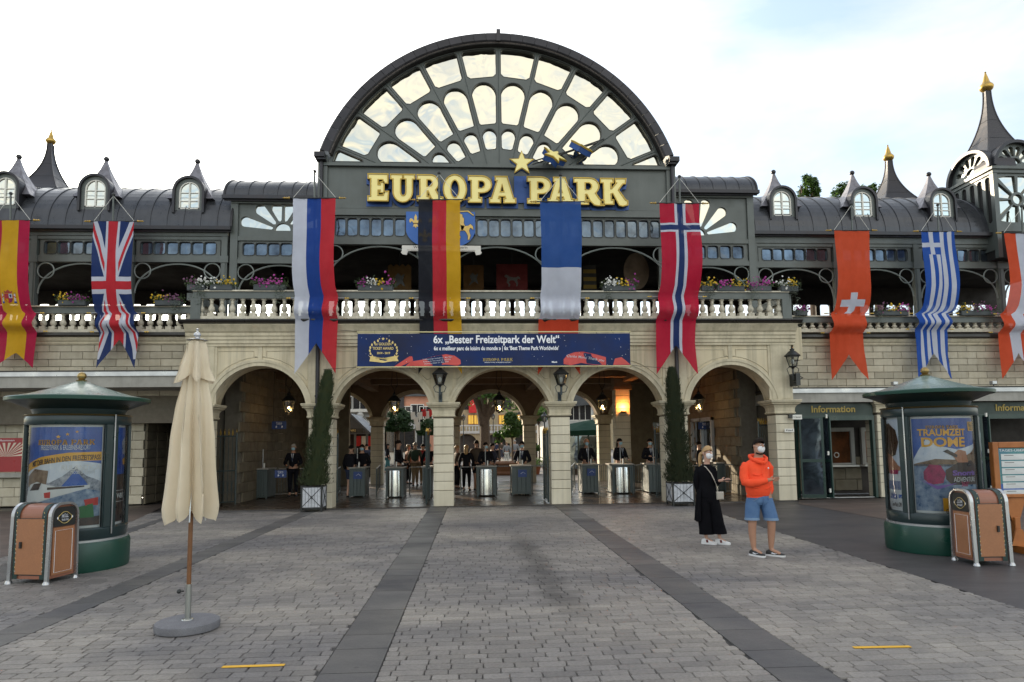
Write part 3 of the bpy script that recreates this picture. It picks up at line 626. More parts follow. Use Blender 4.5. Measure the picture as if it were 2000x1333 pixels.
def wheel(c, z, hw, hh):
    hs = [arc(c, z, .17, 0, 360, 14)[:-1]]
    for k in range(8):
        a0, a1 = k * 45 + 4, k * 45 + 41; P = []
        for a in (a0, (a0 + a1) / 2, a1): P.append((c + .25 * math.cos(math.radians(a)), z + .25 * math.sin(math.radians(a))))
        for a in (a1, (a0 + a1) / 2, a0) if (k * 45 + 22) else ():
            cs, sn = math.cos(math.radians(a)), math.sin(math.radians(a)); t = min(hw / max(.01, abs(cs)), hh / max(.01, abs(sn))); P.append((c + t * cs * .95, z + t * sn * .95))
        hs.append(P)
    return hs
hw, hh = TWX / 2 - .12, (tz1 - tz0) / 2 - .22
hs = wheel(cxm, czm, hw, hh)
plate('tower_front', [(cx0, tz0), (cx0 + TWX, tz0), (cx0 + TWX, tz1), (cx0, tz1)], hs, .06, IRON, tw, Yt)
for P in hs: inst(flat([offs(P, .015)], .006, Yt + .065, 'pane', MIRROR), 'pane', (0, 0, 0), tw)
# fan hoods: half round gables on the front and on the left side
R = TWX / 2
for side in (0, 1):
    if side == 0: T = lambda u, v, d: (cxm + u, Yt - .02 + d, v)
    else: T = lambda u, v, d: (cx0 - .02 + d, Yt + TWY / 2 - u * TWY / TWX, v)
    zb2 = tz1 + .12; hl = petals(0, zb2 + .1, .28, R - .2, (18, 48, 76, 104, 132, 162), .085, zb2 + .1) + [arc(0, zb2 + .1, .2, 0, 180, 8)]
    me = flat([[(-R, zb2 + .02)] + [(R, zb2 + .02)] + arc(0, zb2 + .02, R - .02, 0, 180, 18)] + hl, .06, 0, 'fan_panel', IRON)
    for v in me.vertices: v.co = T(v.co.x, v.co.z, v.co.y)
    inst(me, 'fan_panel', (0, 0, 0), tw)
    for P in hl:
        me = flat([offs(P, .01)], .006, .07, 'pane', MIRROR)
        for v in me.vertices: v.co = T(v.co.x, v.co.z, v.co.y)
        inst(me, 'pane', (0, 0, 0), tw)
    m = MB(); a = arc(0, zb2, R + .07, 0, 180, 18); b = arc(0, zb2, R - .03, 180, 0, 18); m.prism(a + b, -.16, .8); m.v = [T(p[0], p[2], p[1]) for p in m.v]; m.build('arched_hood', ROOFD, tw)
    if side == 1:                       # row of tall rounded lights on the left flank, over the sloping roof
        us = [-.62, -.32, 0, .3, .6]; lights = [rrect(u - .09, u + .09, tz0 + .35 + (.55 - .45 * (u + .62)) * .6, tz1 - .18, .085) for u in us]
        me = flat([[(-R, tz0 - .6), (R, tz0 - .6), (R, tz1), (-R, tz1)]] + lights, .06, 0, 'tower_flank', IRON)
        for v in me.vertices: v.co = T(v.co.x, v.co.z, v.co.y)
        inst(me, 'tower_flank', (0, 0, 0), tw)
        for P in lights:
            me = flat([offs(P, .01)], .006, .07, 'pane', MIRROR)
            for v in me.vertices: v.co = T(v.co.x, v.co.z, v.co.y)
            inst(me, 'pane', (0, 0, 0), tw)
MB().box(cx0 - .12, cx0 + TWX + .12, Yt - .12, Yt + TWY + .1, tz1 + .0, tz1 + .10).box(cx0 - .06, cx0 + TWX + .06, Yt - .06, Yt + TWY + .04, tz1 - .12, tz1 - .001).build('tower_cornice', IRON, tw)
MB().box(cx0 - .05, cx0 + .1, Yt - .05, Yt + .1, tz0 - .9, tz1 - .13).build('corner_post', IRON, tw)
spire('x', 'x', cxm, Yt + TWY / 2, tz1 + .62, az(1938, 178, Yt + .9), .80, az(1931, 139, Yt + .9), par=tw)
ys = 24.5
spire('spire', 'dark concave spire with gilt finial behind the right wing roof', ax(1741, 400, ys), ys, az(1741, 412, ys), az(1736, 315, ys), .85, az(1733, 283, ys))
ys = 25.0
spire('spire', 'dark concave spire with sunlit finial behind the left wing roof', ax(95, 360, ys), ys, az(95, 380, ys), az(104, 282, ys), .72, az(105, 254, ys))
# ------------------------------------------------------------------ canopies and ground floor of the wings
def canopy(label, x0, x1, y0, y1, zt, zbm, cat='canopy'):
    g = thing('canopy', label, cat, ((x0 + x1) / 2, y0, zbm))
    MB().box(x0, x1, y0, y1, zbm, zt - .12).build('slab', SLABM, g)
    MB().box(x0, x1, y0 - .05, y0, zt - .16, zt - .04).build('edge_strip', GALV, g)
    MB().box(x0, x1, y0 - .06, y1, zt - .038, zt).build('roof_edge', GUTTER, g)
    return g
yc = 18.9
zt, zb_ = az(200, 724, yc), az(200, 757, yc)
canopy('long grey canopy slab with pale metal edge above the left posters', -16.4, -7.8, yc, YWL + .35, zt, zb_)
ycr = 18.75; ztr, zbr = az(1620, 757, ycr), az(1620, 786, ycr)
canopy('grey canopy slab with pale metal edge above the information counters', ax(1522, 770, ycr), 20.5, ycr, YWR + .35, ztr, zbr)
# left ground floor
lg = thing('left_ground_floor', 'shaded stone block wall with a doorway under the left canopy', 'wall', (-12, YWL, 0))
yl = 20.6
xd0, xd1 = ax(283, 900, yl), ax(350, 900, yl)
MB().box(-16.4, xd0 - .3, yl, yl + .3, 0, zb_).build('wall_core', JOINT, lg)
bricks(lg, -16.4, ax(246, 900, yl) + .55, yl, .02, zb_, .66, .27, skip=lambda x, z, a, b: False)
MB().box(xd0 - .02, xd0 + .0, yl, 23.5, 0, zb_).build('door_reveal', JOINT, lg)
ms = MB().cbox(0, .62, 0, .05, 0, .25, .01).mesh('stone_block', BRICKW)
for r in range(12):
    for k in range(3): inst(ms, 'stone_block', (xd0 + .04, yl + .02 + k * .66, .02 + r * .27), lg, rot=(0, 0, PI / 2))
MB().box(-22, -7.5, 23.5, 23.7, 0, 4.7).box(xd0, -7.5, yl + .1, 23.5, zb_ - .01, zb_ + .1).build('passage_back_blocker', DARK, lg)  # passage back, extended unseen to the left to block leaking sun
MB().box(-8.3, -7.72, yl - .2, yl + .5, 0, zb_).build('door_jamb', DARKP, lg)
# right ground floor: kiosks
kx0, kx1 = ax(1560, 900, 18.9), ax(1712, 900, 18.9)
kb = thing('information_kiosk', 'stone block counter wall with two framed ticket windows under the Information sign', 'kiosk', (kx0 + 1.2, 20, 0))
yk = 20.4
MB().box(kx0 - .4, 20.5, yk, yk + .2, 0, zbr + .1).build('back_wall', DARKP, kb)
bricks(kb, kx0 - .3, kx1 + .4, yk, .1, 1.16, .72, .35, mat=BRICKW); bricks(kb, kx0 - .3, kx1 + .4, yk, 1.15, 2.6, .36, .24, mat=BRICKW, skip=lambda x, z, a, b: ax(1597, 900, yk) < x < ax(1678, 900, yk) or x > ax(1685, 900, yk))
for pa, pb in ((1601, 1668), (1682, 1722)):
    xa, xb = ax(pa, 870, yk - .1), ax(pb, 870, yk - .1); za, zb2 = az(1630, 908, yk - .1), az(1630, 836, yk - .1)
    mb = MB(); e = .12
    mb.box(xa, xa + e, yk - .14, yk - .04, za, zb2); mb.box(xb - e, xb, yk - .14, yk - .04, za, zb2); mb.box(xa + e, xb - e, yk - .14, yk - .04, zb2 - e, zb2); mb.box(xa + e, xb - e, yk - .14, yk - .04, za, za + .05)
    wf = mb.build('window_frame', SLABM, kb)
    MB().box(xa + e, xb - e, yk - .07, yk - .05, za + .05, zb2 - e).build('pane', M('dim warm counter glass', (.035, .018, .01), .08, var=.9, scale=2.2, tint=(.16, .055, .02), bump=0, spec=.3), wf)
    MB().box(xa - .03, xb + .03, yk - .3, yk - .02, za - .06, za - .01).build('counter_shelf', WHITE, kb)
    if pa == 1601:
        c = at(1634, 889, yk - .09); MB().tube([(c.x + .075 * math.cos(t), yk - .09, c.z + .075 * math.sin(t)) for t in [2 * PI * k / 20 for k in range(20)]], .014, 6, closed=True).build('speaking_ring', WHITE, kb, True)
MB().box(kx0 - .4, 20.5, ycr + .1, yk + .3, zbr - .02, zbr + .05).build('ceiling', DARKP, kb)
for (pa, pb), lb in (((1718, 1743), 'stone pier between the information counters, behind the right advertising column'),):
    g = thing('kiosk_pier', lb, 'pier', (ax(pa, 900, 18.9), 18.9, 0)); x0_, x1_ = ax(pa, 900, 18.9), ax(pb, 900, 18.9) + .1
    pier('pier_core', x0_, x1_, 18.9, 19.5, g, 2.45, cap=True)
def kiosk_front(x0, x1, label, lb2, full=True):
    g = thing('counter_doorway', lb2, 'doorway', (x0, 18.95, 0)); zt_ = az(1640, 788, 18.95); zm = az(1640, 812, 18.95); zl = az(1640, 820, 18.95)
    MB().box(x0, x1, 18.95, 19.05, zm, zt_).build('header_board', SIGNG, g); MB().box(x0, x1, 18.90, 19.05, zl - .02, zm - .002).build('header_beam', GREENF, g)
    MB().box(x0, x0 + .07, 18.9, 19.05, 0, zl - .022).build('door_post', GREENF, g); MB().box(x1 - .07, x1, 18.9, 19.05, 0, zl - .022).build('door_post', GREENF, g)
    MB().box(x0 + .1, x1 - .1, 18.93, 19.1, 0.002, .02).build('threshold', GALV, g)
    return (zt_ + zm) / 2
zc2 = kiosk_front(kx0 - .05, kx1, '', 'dark green door frame of the left information counter')
OLDG = M('old gold lettering', (.33, .24, .05), .5, var=.1, bump=0)
s1 = txt('letters', 'Information', .27, OLDG, None, onwall((ax(1585, 800, 18.93) + ax(1670, 800, 18.93)) / 2, zc2 + .0, 18.935), width=1.32, bold=.006)
tag(s1, 'gold word Information on the dark board right of the corner pier', 'sign')
xk2 = ax(1905, 900, 18.9); kiosk_front(xk2, xk2 + 2.8, '', 'dark green door frame of the far right information counter')
s2 = txt('letters', 'Information', .27, OLDG, None, onwall(ax(1945, 800, 18.93) + .68, zc2, 18.935), width=1.36, bold=.006)
tag(s2, 'gold word Information at the right edge of the picture', 'sign')
def folding_door(label, x, y, n=3, hz=2.62, h0=.04):
    g = thing('folding_door', label, 'door', (x, y, 0), 'folded glass doors of the information counters')
    wds = [(.0, .0, .58, -.22), (.58, -.22, .68, .14), (.70, .12, .80, -.24)]
    for a, b, c, d in wds[:n]:
        p, q = Vector((x + a, y + b, 0)), Vector((x + c, y + d, 0)); L_ = (q - p).length; T = Matrix.Translation(p) @ Matrix.Rotation(math.atan2(q.y - p.y, q.x - p.x), 4, 'Z')
        f = MB(); e = .05
        for bx in ((0, e, h0, hz), (L_ - e, L_, h0, hz), (e, L_ - e, h0, h0 + .1), (e, L_ - e, hz - e, hz), (e, L_ - e, 1.05, 1.14)): f.box(bx[0], bx[1], -.02, .02, bx[2], bx[3], T=T)
        lf = f.build('door_leaf', GREENF, g); MB().box(e, L_ - e, -.005, .005, h0 + .1, hz - e, T=T).build('pane', BGLASS, lf)
    for z in (2.3, 1.25, .2): MB().box(x + .66, x + .70, y - .30, y - .26, z, z + .11).build('hinge', WHITE, g)
    return g
folding_door('folded green glass door beside the corner pier, left of the counter', kx0 - .02, 18.75, hz=zc2 - .22)
folding_door('folded green glass door partly hidden by the right advertising column', xk2 - .55, 18.8, hz=zc2 - .22)
# ================================================================== ground
def GM(name, c1, c2, rough, sc, rand=.1, blot=.5, bump=.3, fleck=.25):
    m = bpy.data.materials.new(name); m.use_nodes = True; nt = m.node_tree; p = nt.nodes['Principled BSDF']; l = nt.links.new
    geo = nd(nt, 'ShaderNodeNewGeometry')
    mp = nd(nt, 'ShaderNodeMapping'); mp.inputs['Scale'].default_value = (.55, 1, 1); l(geo.outputs['Position'], mp.inputs[0])
    n1 = nd(nt, 'ShaderNodeTexNoise', i_Scale=sc, i_Detail=7.0, i_Roughness=.65, i_Distortion=.4); l(mp.outputs[0], n1.inputs['Vector'])
    r1 = nd(nt, 'ShaderNodeMapRange', i_1=.36, i_2=.66); l(n1.outputs[0], r1.inputs[0])
    a = nd(nt, 'ShaderNodeMixRGB'); a.inputs[1].default_value = tuple(c1) + (1,); a.inputs[2].default_value = tuple(c2) + (1,); l(r1.outputs[0], a.inputs[0])
    n2 = nd(nt, 'ShaderNodeTexNoise', i_Scale=38.0, i_Detail=5.0, i_Roughness=.7); l(geo.outputs['Position'], n2.inputs['Vector'])
    r2 = nd(nt, 'ShaderNodeMapRange', i_1=.3, i_2=.7, i_3=1 - fleck, i_4=1 + fleck); l(n2.outputs[0], r2.inputs[0])
    oi = nd(nt, 'ShaderNodeObjectInfo'); at_ = nd(nt, 'ShaderNodeAttribute', attribute_name='shade'); ad = nd(nt, 'ShaderNodeMath', operation='ADD'); fr = nd(nt, 'ShaderNodeMath', operation='FRACT')
    l(oi.outputs['Random'], ad.inputs[0]); l(at_.outputs['Fac'], ad.inputs[1]); l(ad.outputs[0], fr.inputs[0])
    r3 = nd(nt, 'ShaderNodeMapRange', i_1=0, i_2=1, i_3=1 - rand, i_4=1 + rand); l(fr.outputs[0], r3.inputs[0])
    mu = nd(nt, 'ShaderNodeMath', operation='MULTIPLY'); l(r2.outputs[0], mu.inputs[0]); l(r3.outputs[0], mu.inputs[1])
    # long damp stain running down the middle lane
    sx = nd(nt, 'ShaderNodeSeparateXYZ'); l(geo.outputs['Position'], sx.inputs[0])
    n4 = nd(nt, 'ShaderNodeTexNoise', i_Scale=2.5, i_Detail=5.0); l(geo.outputs['Position'], n4.inputs['Vector'])
    dx = nd(nt, 'ShaderNodeMath', operation='MULTIPLY_ADD', i_1=.03, i_2=-1.20); l(sx.outputs[1], dx.inputs[0])
    dd = nd(nt, 'ShaderNodeMath', operation='ADD'); l(sx.outputs[0], dd.inputs[0]); l(dx.outputs[0], dd.inputs[1])
    wob = nd(nt, 'ShaderNodeMath', operation='MULTIPLY_ADD', i_1=.6, i_2=-.3); l(n4.outputs[0], wob.inputs[0]); d3 = nd(nt, 'ShaderNodeMath', operation='ADD'); l(dd.outputs[0], d3.inputs[0]); l(wob.outputs[0], d3.inputs[1])
    ab = nd(nt, 'ShaderNodeMath', operation='ABSOLUTE'); l(d3.outputs[0], ab.inputs[0]); s1 = nd(nt, 'ShaderNodeMapRange', i_1=.05, i_2=.30, i_3=.42, i_4=0.0); l(ab.outputs[0], s1.inputs[0])
    yy = nd(nt, 'ShaderNodeMapRange', i_1=6.6, i_2=7.6); l(sx.outputs[1], yy.inputs[0]); y2 = nd(nt, 'ShaderNodeMapRange', i_1=11.5, i_2=13.5, i_3=1.0, i_4=0.0); l(sx.outputs[1], y2.inputs[0])
    q = nd(nt, 'ShaderNodeMath', operation='MULTIPLY'); l(s1.outputs[0], q.inputs[0]); l(yy.outputs[0], q.inputs[1]); q2 = nd(nt, 'ShaderNodeMath', operation='MULTIPLY'); l(q.outputs[0], q2.inputs[0]); l(y2.outputs[0], q2.inputs[1])
    iv = nd(nt, 'ShaderNodeMath', operation='SUBTRACT', i_0=1.0); l(q2.outputs[0], iv.inputs[1]); m2a = nd(nt, 'ShaderNodeMath', operation='MULTIPLY'); l(mu.outputs[0], m2a.inputs[0]); l(iv.outputs[0], m2a.inputs[1])
    # chewing gum spots and the damp margin before the arches
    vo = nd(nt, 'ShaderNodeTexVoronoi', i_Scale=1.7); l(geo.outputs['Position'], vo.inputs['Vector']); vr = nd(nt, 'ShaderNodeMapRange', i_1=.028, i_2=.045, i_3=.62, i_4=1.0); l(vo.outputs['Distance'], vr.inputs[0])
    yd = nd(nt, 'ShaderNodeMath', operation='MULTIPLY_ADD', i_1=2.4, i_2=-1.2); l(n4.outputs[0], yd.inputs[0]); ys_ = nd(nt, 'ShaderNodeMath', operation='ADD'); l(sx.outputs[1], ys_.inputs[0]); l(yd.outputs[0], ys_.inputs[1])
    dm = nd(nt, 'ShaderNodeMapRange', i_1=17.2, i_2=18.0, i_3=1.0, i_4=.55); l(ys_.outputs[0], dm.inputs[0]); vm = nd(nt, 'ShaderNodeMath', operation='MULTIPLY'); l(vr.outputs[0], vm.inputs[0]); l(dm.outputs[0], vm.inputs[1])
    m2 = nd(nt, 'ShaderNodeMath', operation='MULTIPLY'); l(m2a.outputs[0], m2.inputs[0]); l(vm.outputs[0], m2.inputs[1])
    g = nd(nt, 'ShaderNodeVectorMath', operation='SCALE'); l(a.outputs[0], g.inputs[0]); l(m2.outputs[0], g.inputs['Scale']); l(g.outputs[0], p.inputs['Base Color'])
    r4 = nd(nt, 'ShaderNodeMapRange', i_1=.3, i_2=.7, i_3=rough - .12, i_4=rough + .1); l(n1.outputs[0], r4.inputs[0]); l(r4.outputs[0], p.inputs['Roughness'])
    bp = nd(nt, 'ShaderNodeBump', i_Strength=bump, i_Distance=.01); l(n2.outputs[0], bp.inputs['Height']); l(bp.outputs[0], p.inputs['Normal'])
    p.inputs['Specular IOR Level'].default_value = .45
    return m
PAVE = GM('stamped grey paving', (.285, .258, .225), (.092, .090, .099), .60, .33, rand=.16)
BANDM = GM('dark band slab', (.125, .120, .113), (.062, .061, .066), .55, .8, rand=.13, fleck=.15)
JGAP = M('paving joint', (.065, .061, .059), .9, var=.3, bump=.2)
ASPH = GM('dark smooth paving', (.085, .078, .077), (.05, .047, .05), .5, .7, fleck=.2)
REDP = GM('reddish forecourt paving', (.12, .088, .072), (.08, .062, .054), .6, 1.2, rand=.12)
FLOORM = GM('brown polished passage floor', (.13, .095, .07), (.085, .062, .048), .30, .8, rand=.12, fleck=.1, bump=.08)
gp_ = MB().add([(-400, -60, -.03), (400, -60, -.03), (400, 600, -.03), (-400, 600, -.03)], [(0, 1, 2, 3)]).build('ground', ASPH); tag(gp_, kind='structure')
def lane_edge(p, q):                    # straight paving edge through two photo points on the ground -> x as a function of y
    a, b = gd(*p), gd(*q); k = (b.x - a.x) / (b.y - a.y); return lambda y: a.x + k * (y - a.y)
E_ = [lane_edge((581, 1003), (0, 1233)), lane_edge((616, 1000), (0, 1264)), lane_edge((839, 991.5), (650, 1276)), lane_edge((874, 991.5), (732, 1333)), lane_edge((1087.5, 991.5), (1527.5, 1333)), lane_edge((1122, 991.5), (1653, 1333)), lane_edge((1335, 981), (2000, 1191)), lane_edge((1363, 980), (2000, 1170))]
fl = lane_edge((325, 1010), (241, 1035)); fl2 = lane_edge((352, 1004), (241, 1046))
YN, YF = 3.6, 18.0
plaza = tag(MB().add([(-14, 2.5, -.014), (13, 2.5, -.014), (13, 18.3, -.014), (-14, 18.3, -.014)], [(0, 1, 2, 3)]).build('plaza_paving', JGAP), kind='structure')
lanes = [(lambda y: -15 if y > 0 else 0, lambda y: fl(y)), (lambda y: fl2(y), E_[0]), (E_[1], E_[2]), (E_[3], E_[4]), (E_[5], E_[6])]
def paver_outline(x0, x1, y0, y1, g=.0022):
    j = lambda s: rnd.uniform(-s, s); c = .014
    return [(x0 + g + c + j(.004), y0 + g + j(.003)), (x1 - g - c + j(.004), y0 + g + j(.003)), (x1 - g + j(.004), y0 + g + c), (x1 - g + j(.004), y1 - g - c), (x1 - g - c, y1 - g + j(.003)), (x0 + g + c, y1 - g + j(.003)), (x0 + g + j(.004), y1 - g - c), (x0 + g + j(.004), y0 + g + c)]
sv, sf, shd = [], [], []; singles = []
CTRL = [gd(1000, 1033).y, gd(1000, 1209).y, gd(1000, 1095).y, 4.0]
for li, (ea, eb) in enumerate(lanes):
    y = YN + .03 * li; r = 0
    while y < YF:
        H_ = .118 + .006 * math.sin(r * 1.7 + li); ct = any(abs(y - c) < H_ / 2 for c in CTRL)
        y0, y1 = y + (.014 if ct else 0), y + H_
        xa, xb = ea((y0 + y1) / 2), eb((y0 + y1) / 2); xa = max(xa, -13.5)
        x = xa - rnd.uniform(0, .18)
        while x < xb:
            wl = rnd.uniform(.17, .27); a, b = max(x, xa), min(x + wl, xb); x += wl
            if b - a < .05: continue
            wv = .012 * math.sin(a * 2.3 + li) ; P = paver_outline(a, b, y0 + wv, y1 + wv)
            px = proj = None
            d = math.hypot((a + b) / 2 - 0.3, (y0 + y1) / 2)
            vis = abs(((a + b) / 2) - .06 * y0) < y0 * .80 and y0 > 4.6
            (singles if vis and d < 6.2 else sv).append((P, rnd.random()))
        y += H_; r += 1
singles.sort(key=lambda s: s[0][0][1] ** 2 + (s[0][0][0] - .3) ** 2)
for s in singles[298:]: sv.append(s)
singles = singles[:298]
def paver_geo(P, vs, fs):
    b = len(vs); cx = sum(p[0] for p in P) / 8; cy = sum(p[1] for p in P) / 8; t = rnd.uniform(-.0015, .0015)
    vs += [(p[0], p[1], -.013) for p in P] + [(p[0] + (cx - p[0]) * .045, p[1] + (cy - p[1]) * .09, t) for p in P]
    fs.append(tuple(range(b + 8, b + 16))); fs += [(b + i, b + (i + 1) % 8, b + 8 + (i + 1) % 8, b + 8 + i) for i in range(8)]
V, F_, S_ = [], [], []
for P, s in sv: paver_geo(P, V, F_); S_ += [s] * 9
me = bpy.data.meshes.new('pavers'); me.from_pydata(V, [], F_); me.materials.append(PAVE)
at_ = me.attributes.new('shade', 'FLOAT', 'FACE'); at_.data.foreach_set('value', S_)
o = inst(me, 'paver_field', (0, 0, 0), plaza); o['kind'] = 'stuff'
for P, s in singles:
    v, f = [], []; cx, cy = P[0]; paver_geo([(p[0] - cx, p[1] - cy) for p in P], v, f)
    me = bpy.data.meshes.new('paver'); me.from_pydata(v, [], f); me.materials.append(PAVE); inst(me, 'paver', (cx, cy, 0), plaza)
for k, (ea, eb) in enumerate(((fl, fl2), (E_[0], E_[1]), (E_[2], E_[3]), (E_[4], E_[5]))):
    y = 3.4
    while y < 18.25:
        ln = min(rnd.choice((.42, .6, .9, .9)), 18.25 - y)
        if ln < .05: break
        g = .006; m = MB(); m.add([(ea(y + g) + g, y + g, .001), (eb(y + g) - g, y + g, .001), (eb(y + ln - g) - g, y + ln - g, .001), (ea(y + ln - g) + g, y + ln - g, .001), (ea(y + g) + g, y + g, -.013), (eb(y + g) - g, y + g, -.013), (eb(y + ln - g) - g, y + ln - g, -.013), (ea(y + ln - g) + g, y + ln - g, -.013)], [(0, 1, 2, 3), (0, 4, 5, 1), (1, 5, 6, 2), (2, 6, 7, 3), (3, 7, 4, 0)])
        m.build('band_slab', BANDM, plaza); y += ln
# dark smooth apron right of the last lane and strips by the kiosks
apr = MB(); yy = [3 + k for k in range(16)]
apr.add([(E_[6](q) + .01, q, -.004) for q in yy] + [(24, q, -.004) for q in yy], [(i, i + 16, i + 17, i + 1) for i in range(15)])
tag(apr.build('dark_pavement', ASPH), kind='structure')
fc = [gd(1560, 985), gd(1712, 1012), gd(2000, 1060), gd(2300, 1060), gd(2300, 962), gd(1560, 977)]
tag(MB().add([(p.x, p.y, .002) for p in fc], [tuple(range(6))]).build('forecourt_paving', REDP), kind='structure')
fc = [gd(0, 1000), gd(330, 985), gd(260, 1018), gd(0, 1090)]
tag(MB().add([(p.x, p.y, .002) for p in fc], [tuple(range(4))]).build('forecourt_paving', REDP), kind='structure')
pf = tag(MB().box(-7.45, 8.95, 18.3, 29.0, -.02, .006).build('passage_floor', JGAP), kind='structure')
tm = MB().box(.006, 1.294, .006, 1.294, 0, .012).mesh('floor_tile', FLOORM)
for i in range(13):
    for j in range(9):
        xx, yy = -7.45 + 1.3 * i, 18.32 + 1.2 * j
        o = inst(tm, 'floor_tile', (xx, yy, .002), pf); o.scale = (min(1, (8.95 - xx) / 1.3), .923, 1)
cy_ = tag(MB().add([(-40, 29, -.006), (40, 29, -.006), (40, 120, -.006), (-40, 120, -.006)], [(0, 1, 2, 3)]).build('courtyard_paving', GM('sunlit courtyard paving', (.30, .27, .24), (.22, .2, .18), .6, .8)), kind='structure')
YEL = M('yellow floor tape', (.75, .42, .03), .6, var=.15, bump=.1)
for lb, (a, b) in (('yellow tape strip on the paving in front of the umbrella foot', ((434, 1304), (556, 1300))), ('yellow tape strip on the paving below the couple', ((1667, 1266), (1778, 1264)))):
    p, q = gd(*a), gd(*b); d = (q - p).normalized(); nrm = Vector((-d.y, d.x, 0)) * .022
    tag(MB().add([tuple(v + Vector((0, 0, .006))) for v in (p - nrm, q - nrm, q + nrm, p + nrm)] + [tuple(v + Vector((0, 0, .003))) for v in (p - nrm, q - nrm, q + nrm, p + nrm)], [(0, 1, 2, 3), (0, 4, 5, 1), (1, 5, 6, 2), (2, 6, 7, 3), (3, 7, 4, 0)]).build('tape_strip', YEL), lb, 'tape')
# ================================================================== the big letter sign
def el(cx, cy, rx, ry, a0, a1, n): return [(cx + rx * math.cos(math.radians(a0 + (a1 - a0) * i / n)), cy + ry * math.sin(math.radians(a0 + (a1 - a0) * i / n))) for i in range(n + 1)]
GLY = {
 'E': ([(0, 0), (.78, 0), (.80, .32), (.68, .32), (.62, .17), (.37, .17), (.37, .42), (.50, .42), (.50, .32), (.61, .32), (.61, .68), (.50, .68), (.50, .58), (.37, .58), (.37, .83), (.60, .83), (.66, .69), (.77, .69), (.77, 1), (0, 1), (0, .87), (.11, .87), (.11, .13), (0, .13)], [], .80),
 'U': ([(0, 1), (0, .87), (.10, .87), (.10, .36)] + el(.47, .36, .37, .39, 180, 360, 12)[1:] + [(.84, .87), (.93, .87), (.93, 1), (.52, 1), (.52, .87), (.62, .87), (.62, .34)] + el(.49, .34, .13, .17, 0, -180, 8)[1:] + [(.36, .87), (.44, .87), (.44, 1)], [], .93),
 'R': ([(0, 0), (.45, 0), (.45, .13), (.36, .13), (.36, .40), (.44, .40), (.56, .12), (.68, -.02), (.80, -.05), (1.0, -.04), (1.0, .10), (.90, .12), (.82, .22), (.70, .43)] + el(.52, .70, .31, .30, -40, 90, 9) + [(0, 1), (0, .87), (.11, .87), (.11, .13), (0, .13)], [[(.36, .55), (.48, .55)] + el(.48, .70, .13, .15, -90, 90, 7) + [(.36, .85)]], 1.0),
 'O': (el(.48, .5, .48, .53, 0, 352.5, 23), [el(.48, .5, .20, .36, 0, 345, 15)], .96),
 'P': ([(0, 0), (.47, 0), (.47, .13), (.36, .13), (.36, .38), (.48, .38)] + el(.50, .69, .36, .31, -90, 90, 10) + [(0, 1), (0, .87), (.11, .87), (.11, .13), (0, .13)], [[(.36, .54), (.48, .54)] + el(.48, .69, .15, .15, -90, 90, 7) + [(.36, .84)]], .86),
 'A': ([(0, 0), (.40, 0), (.40, .13), (.31, .13), (.35, .26), (.63, .26), (.67, .13), (.58, .13), (.58, 0), (1.02, 0), (1.02, .13), (.94, .13), (.68, 1), (.24, 1), (.24, .88), (.32, .88), (.08, .13), (0, .13)], [[(.395, .40), (.59, .40), (.49, .74)]], 1.02),
 'K': ([(0, 0), (.45, 0), (.45, .13), (.36, .13), (.36, .42), (.46, .45), (.70, -.04), (.82, -.07), (1.0, -.02), (1.0, .10), (.92, .14), (.64, .56), (.84, .84), (.93, .84), (.95, 1), (.58, 1), (.58, .88), (.64, .86), (.42, .60), (.36, .58), (.36, .87), (.45, .87), (.45, 1), (0, 1), (0, .87), (.11, .87), (.11, .13), (0, .13)], [], 1.0)}
LFACE = M('pale yellow letter face', (.86, .75, .30), .45, var=.1, scale=4, bump=.03, tint=(.74, .6, .2)); LRIM = M('ochre letter rim', (.50, .33, .04), .4, metal=.2, var=.25, bump=.08); LBLUE = M('faded blue sign backing', (.04, .11, .36), .6, var=.3, scale=3, bump=.08)
sg = thing('letter_sign', 'yellow slab letters EUROPA PARK on a blue backing across the gable', 'sign', (AX, YG - .2, 8.9))
lets = [('E', 717, 760, 339, 394), ('U', 761, 811, 340, 395), ('R', 813, 866, 341, 394), ('O', 864, 912, 342, 397), ('P', 913, 961, 343, 397), ('A', 954, 1008, 344, 398), ('P', 1028, 1077, 345, 399), ('A', 1068, 1121, 346, 399), ('R', 1119, 1180, 347, 401), ('K', 1171, 1226, 348, 401)]
for i, (ch, pa, pb, pt, pb_) in enumerate(lets):
    y = YG - .30; x0, x1 = ax(pa + 3, 370, y), ax(pb - 2, 370, y); z0, z1 = az((pa + pb) / 2, pb_ - 2, y), az((pa + pb) / 2, pt + 3, y)
    o, hs, wd = GLY[ch]; sx, sz = (x1 - x0) / wd, z1 - z0
    P = [(x0 + a * sx, z0 + b * sz) for a, b in o]; H = [[(x0 + a * sx, z0 + b * sz) for a, b in h] for h in hs]
    b = inst(flat([offs(P, .10)], .05, YG - .07 - .003 * i, 'letter_backing', LBLUE), 'letter_backing', (0, 0, 0), sg)
    l_ = inst(flat([offs(P, .035)] + [offs(h, -.03) for h in H], .15, y, 'letter', BLACK), 'letter', (0, 0, 0), sg)
    inst(flat([offs(P, .035), offs(P, .004)], .045, y - .040, 'letter_rim', LRIM), 'letter_rim', (0, 0, 0), l_)
    for h in H: inst(flat([offs(h, .004), offs(h, -.026)], .045, y - .040, 'letter_rim', LRIM), 'letter_rim', (0, 0, 0), l_)
    inst(flat([offs(P, -.002)] + [offs(h, .002) for h in H], .02, y - .022, 'letter_face', LFACE), 'letter_face', (0, 0, 0), l_)
xg0, xg1 = ax(1004, 370, YG), ax(1032, 370, YG); MB().box(xg0, xg1, YG - .06, YG - .02, az(1018, 398, YG), az(1018, 346, YG)).build('letter_backing', LBLUE, sg)
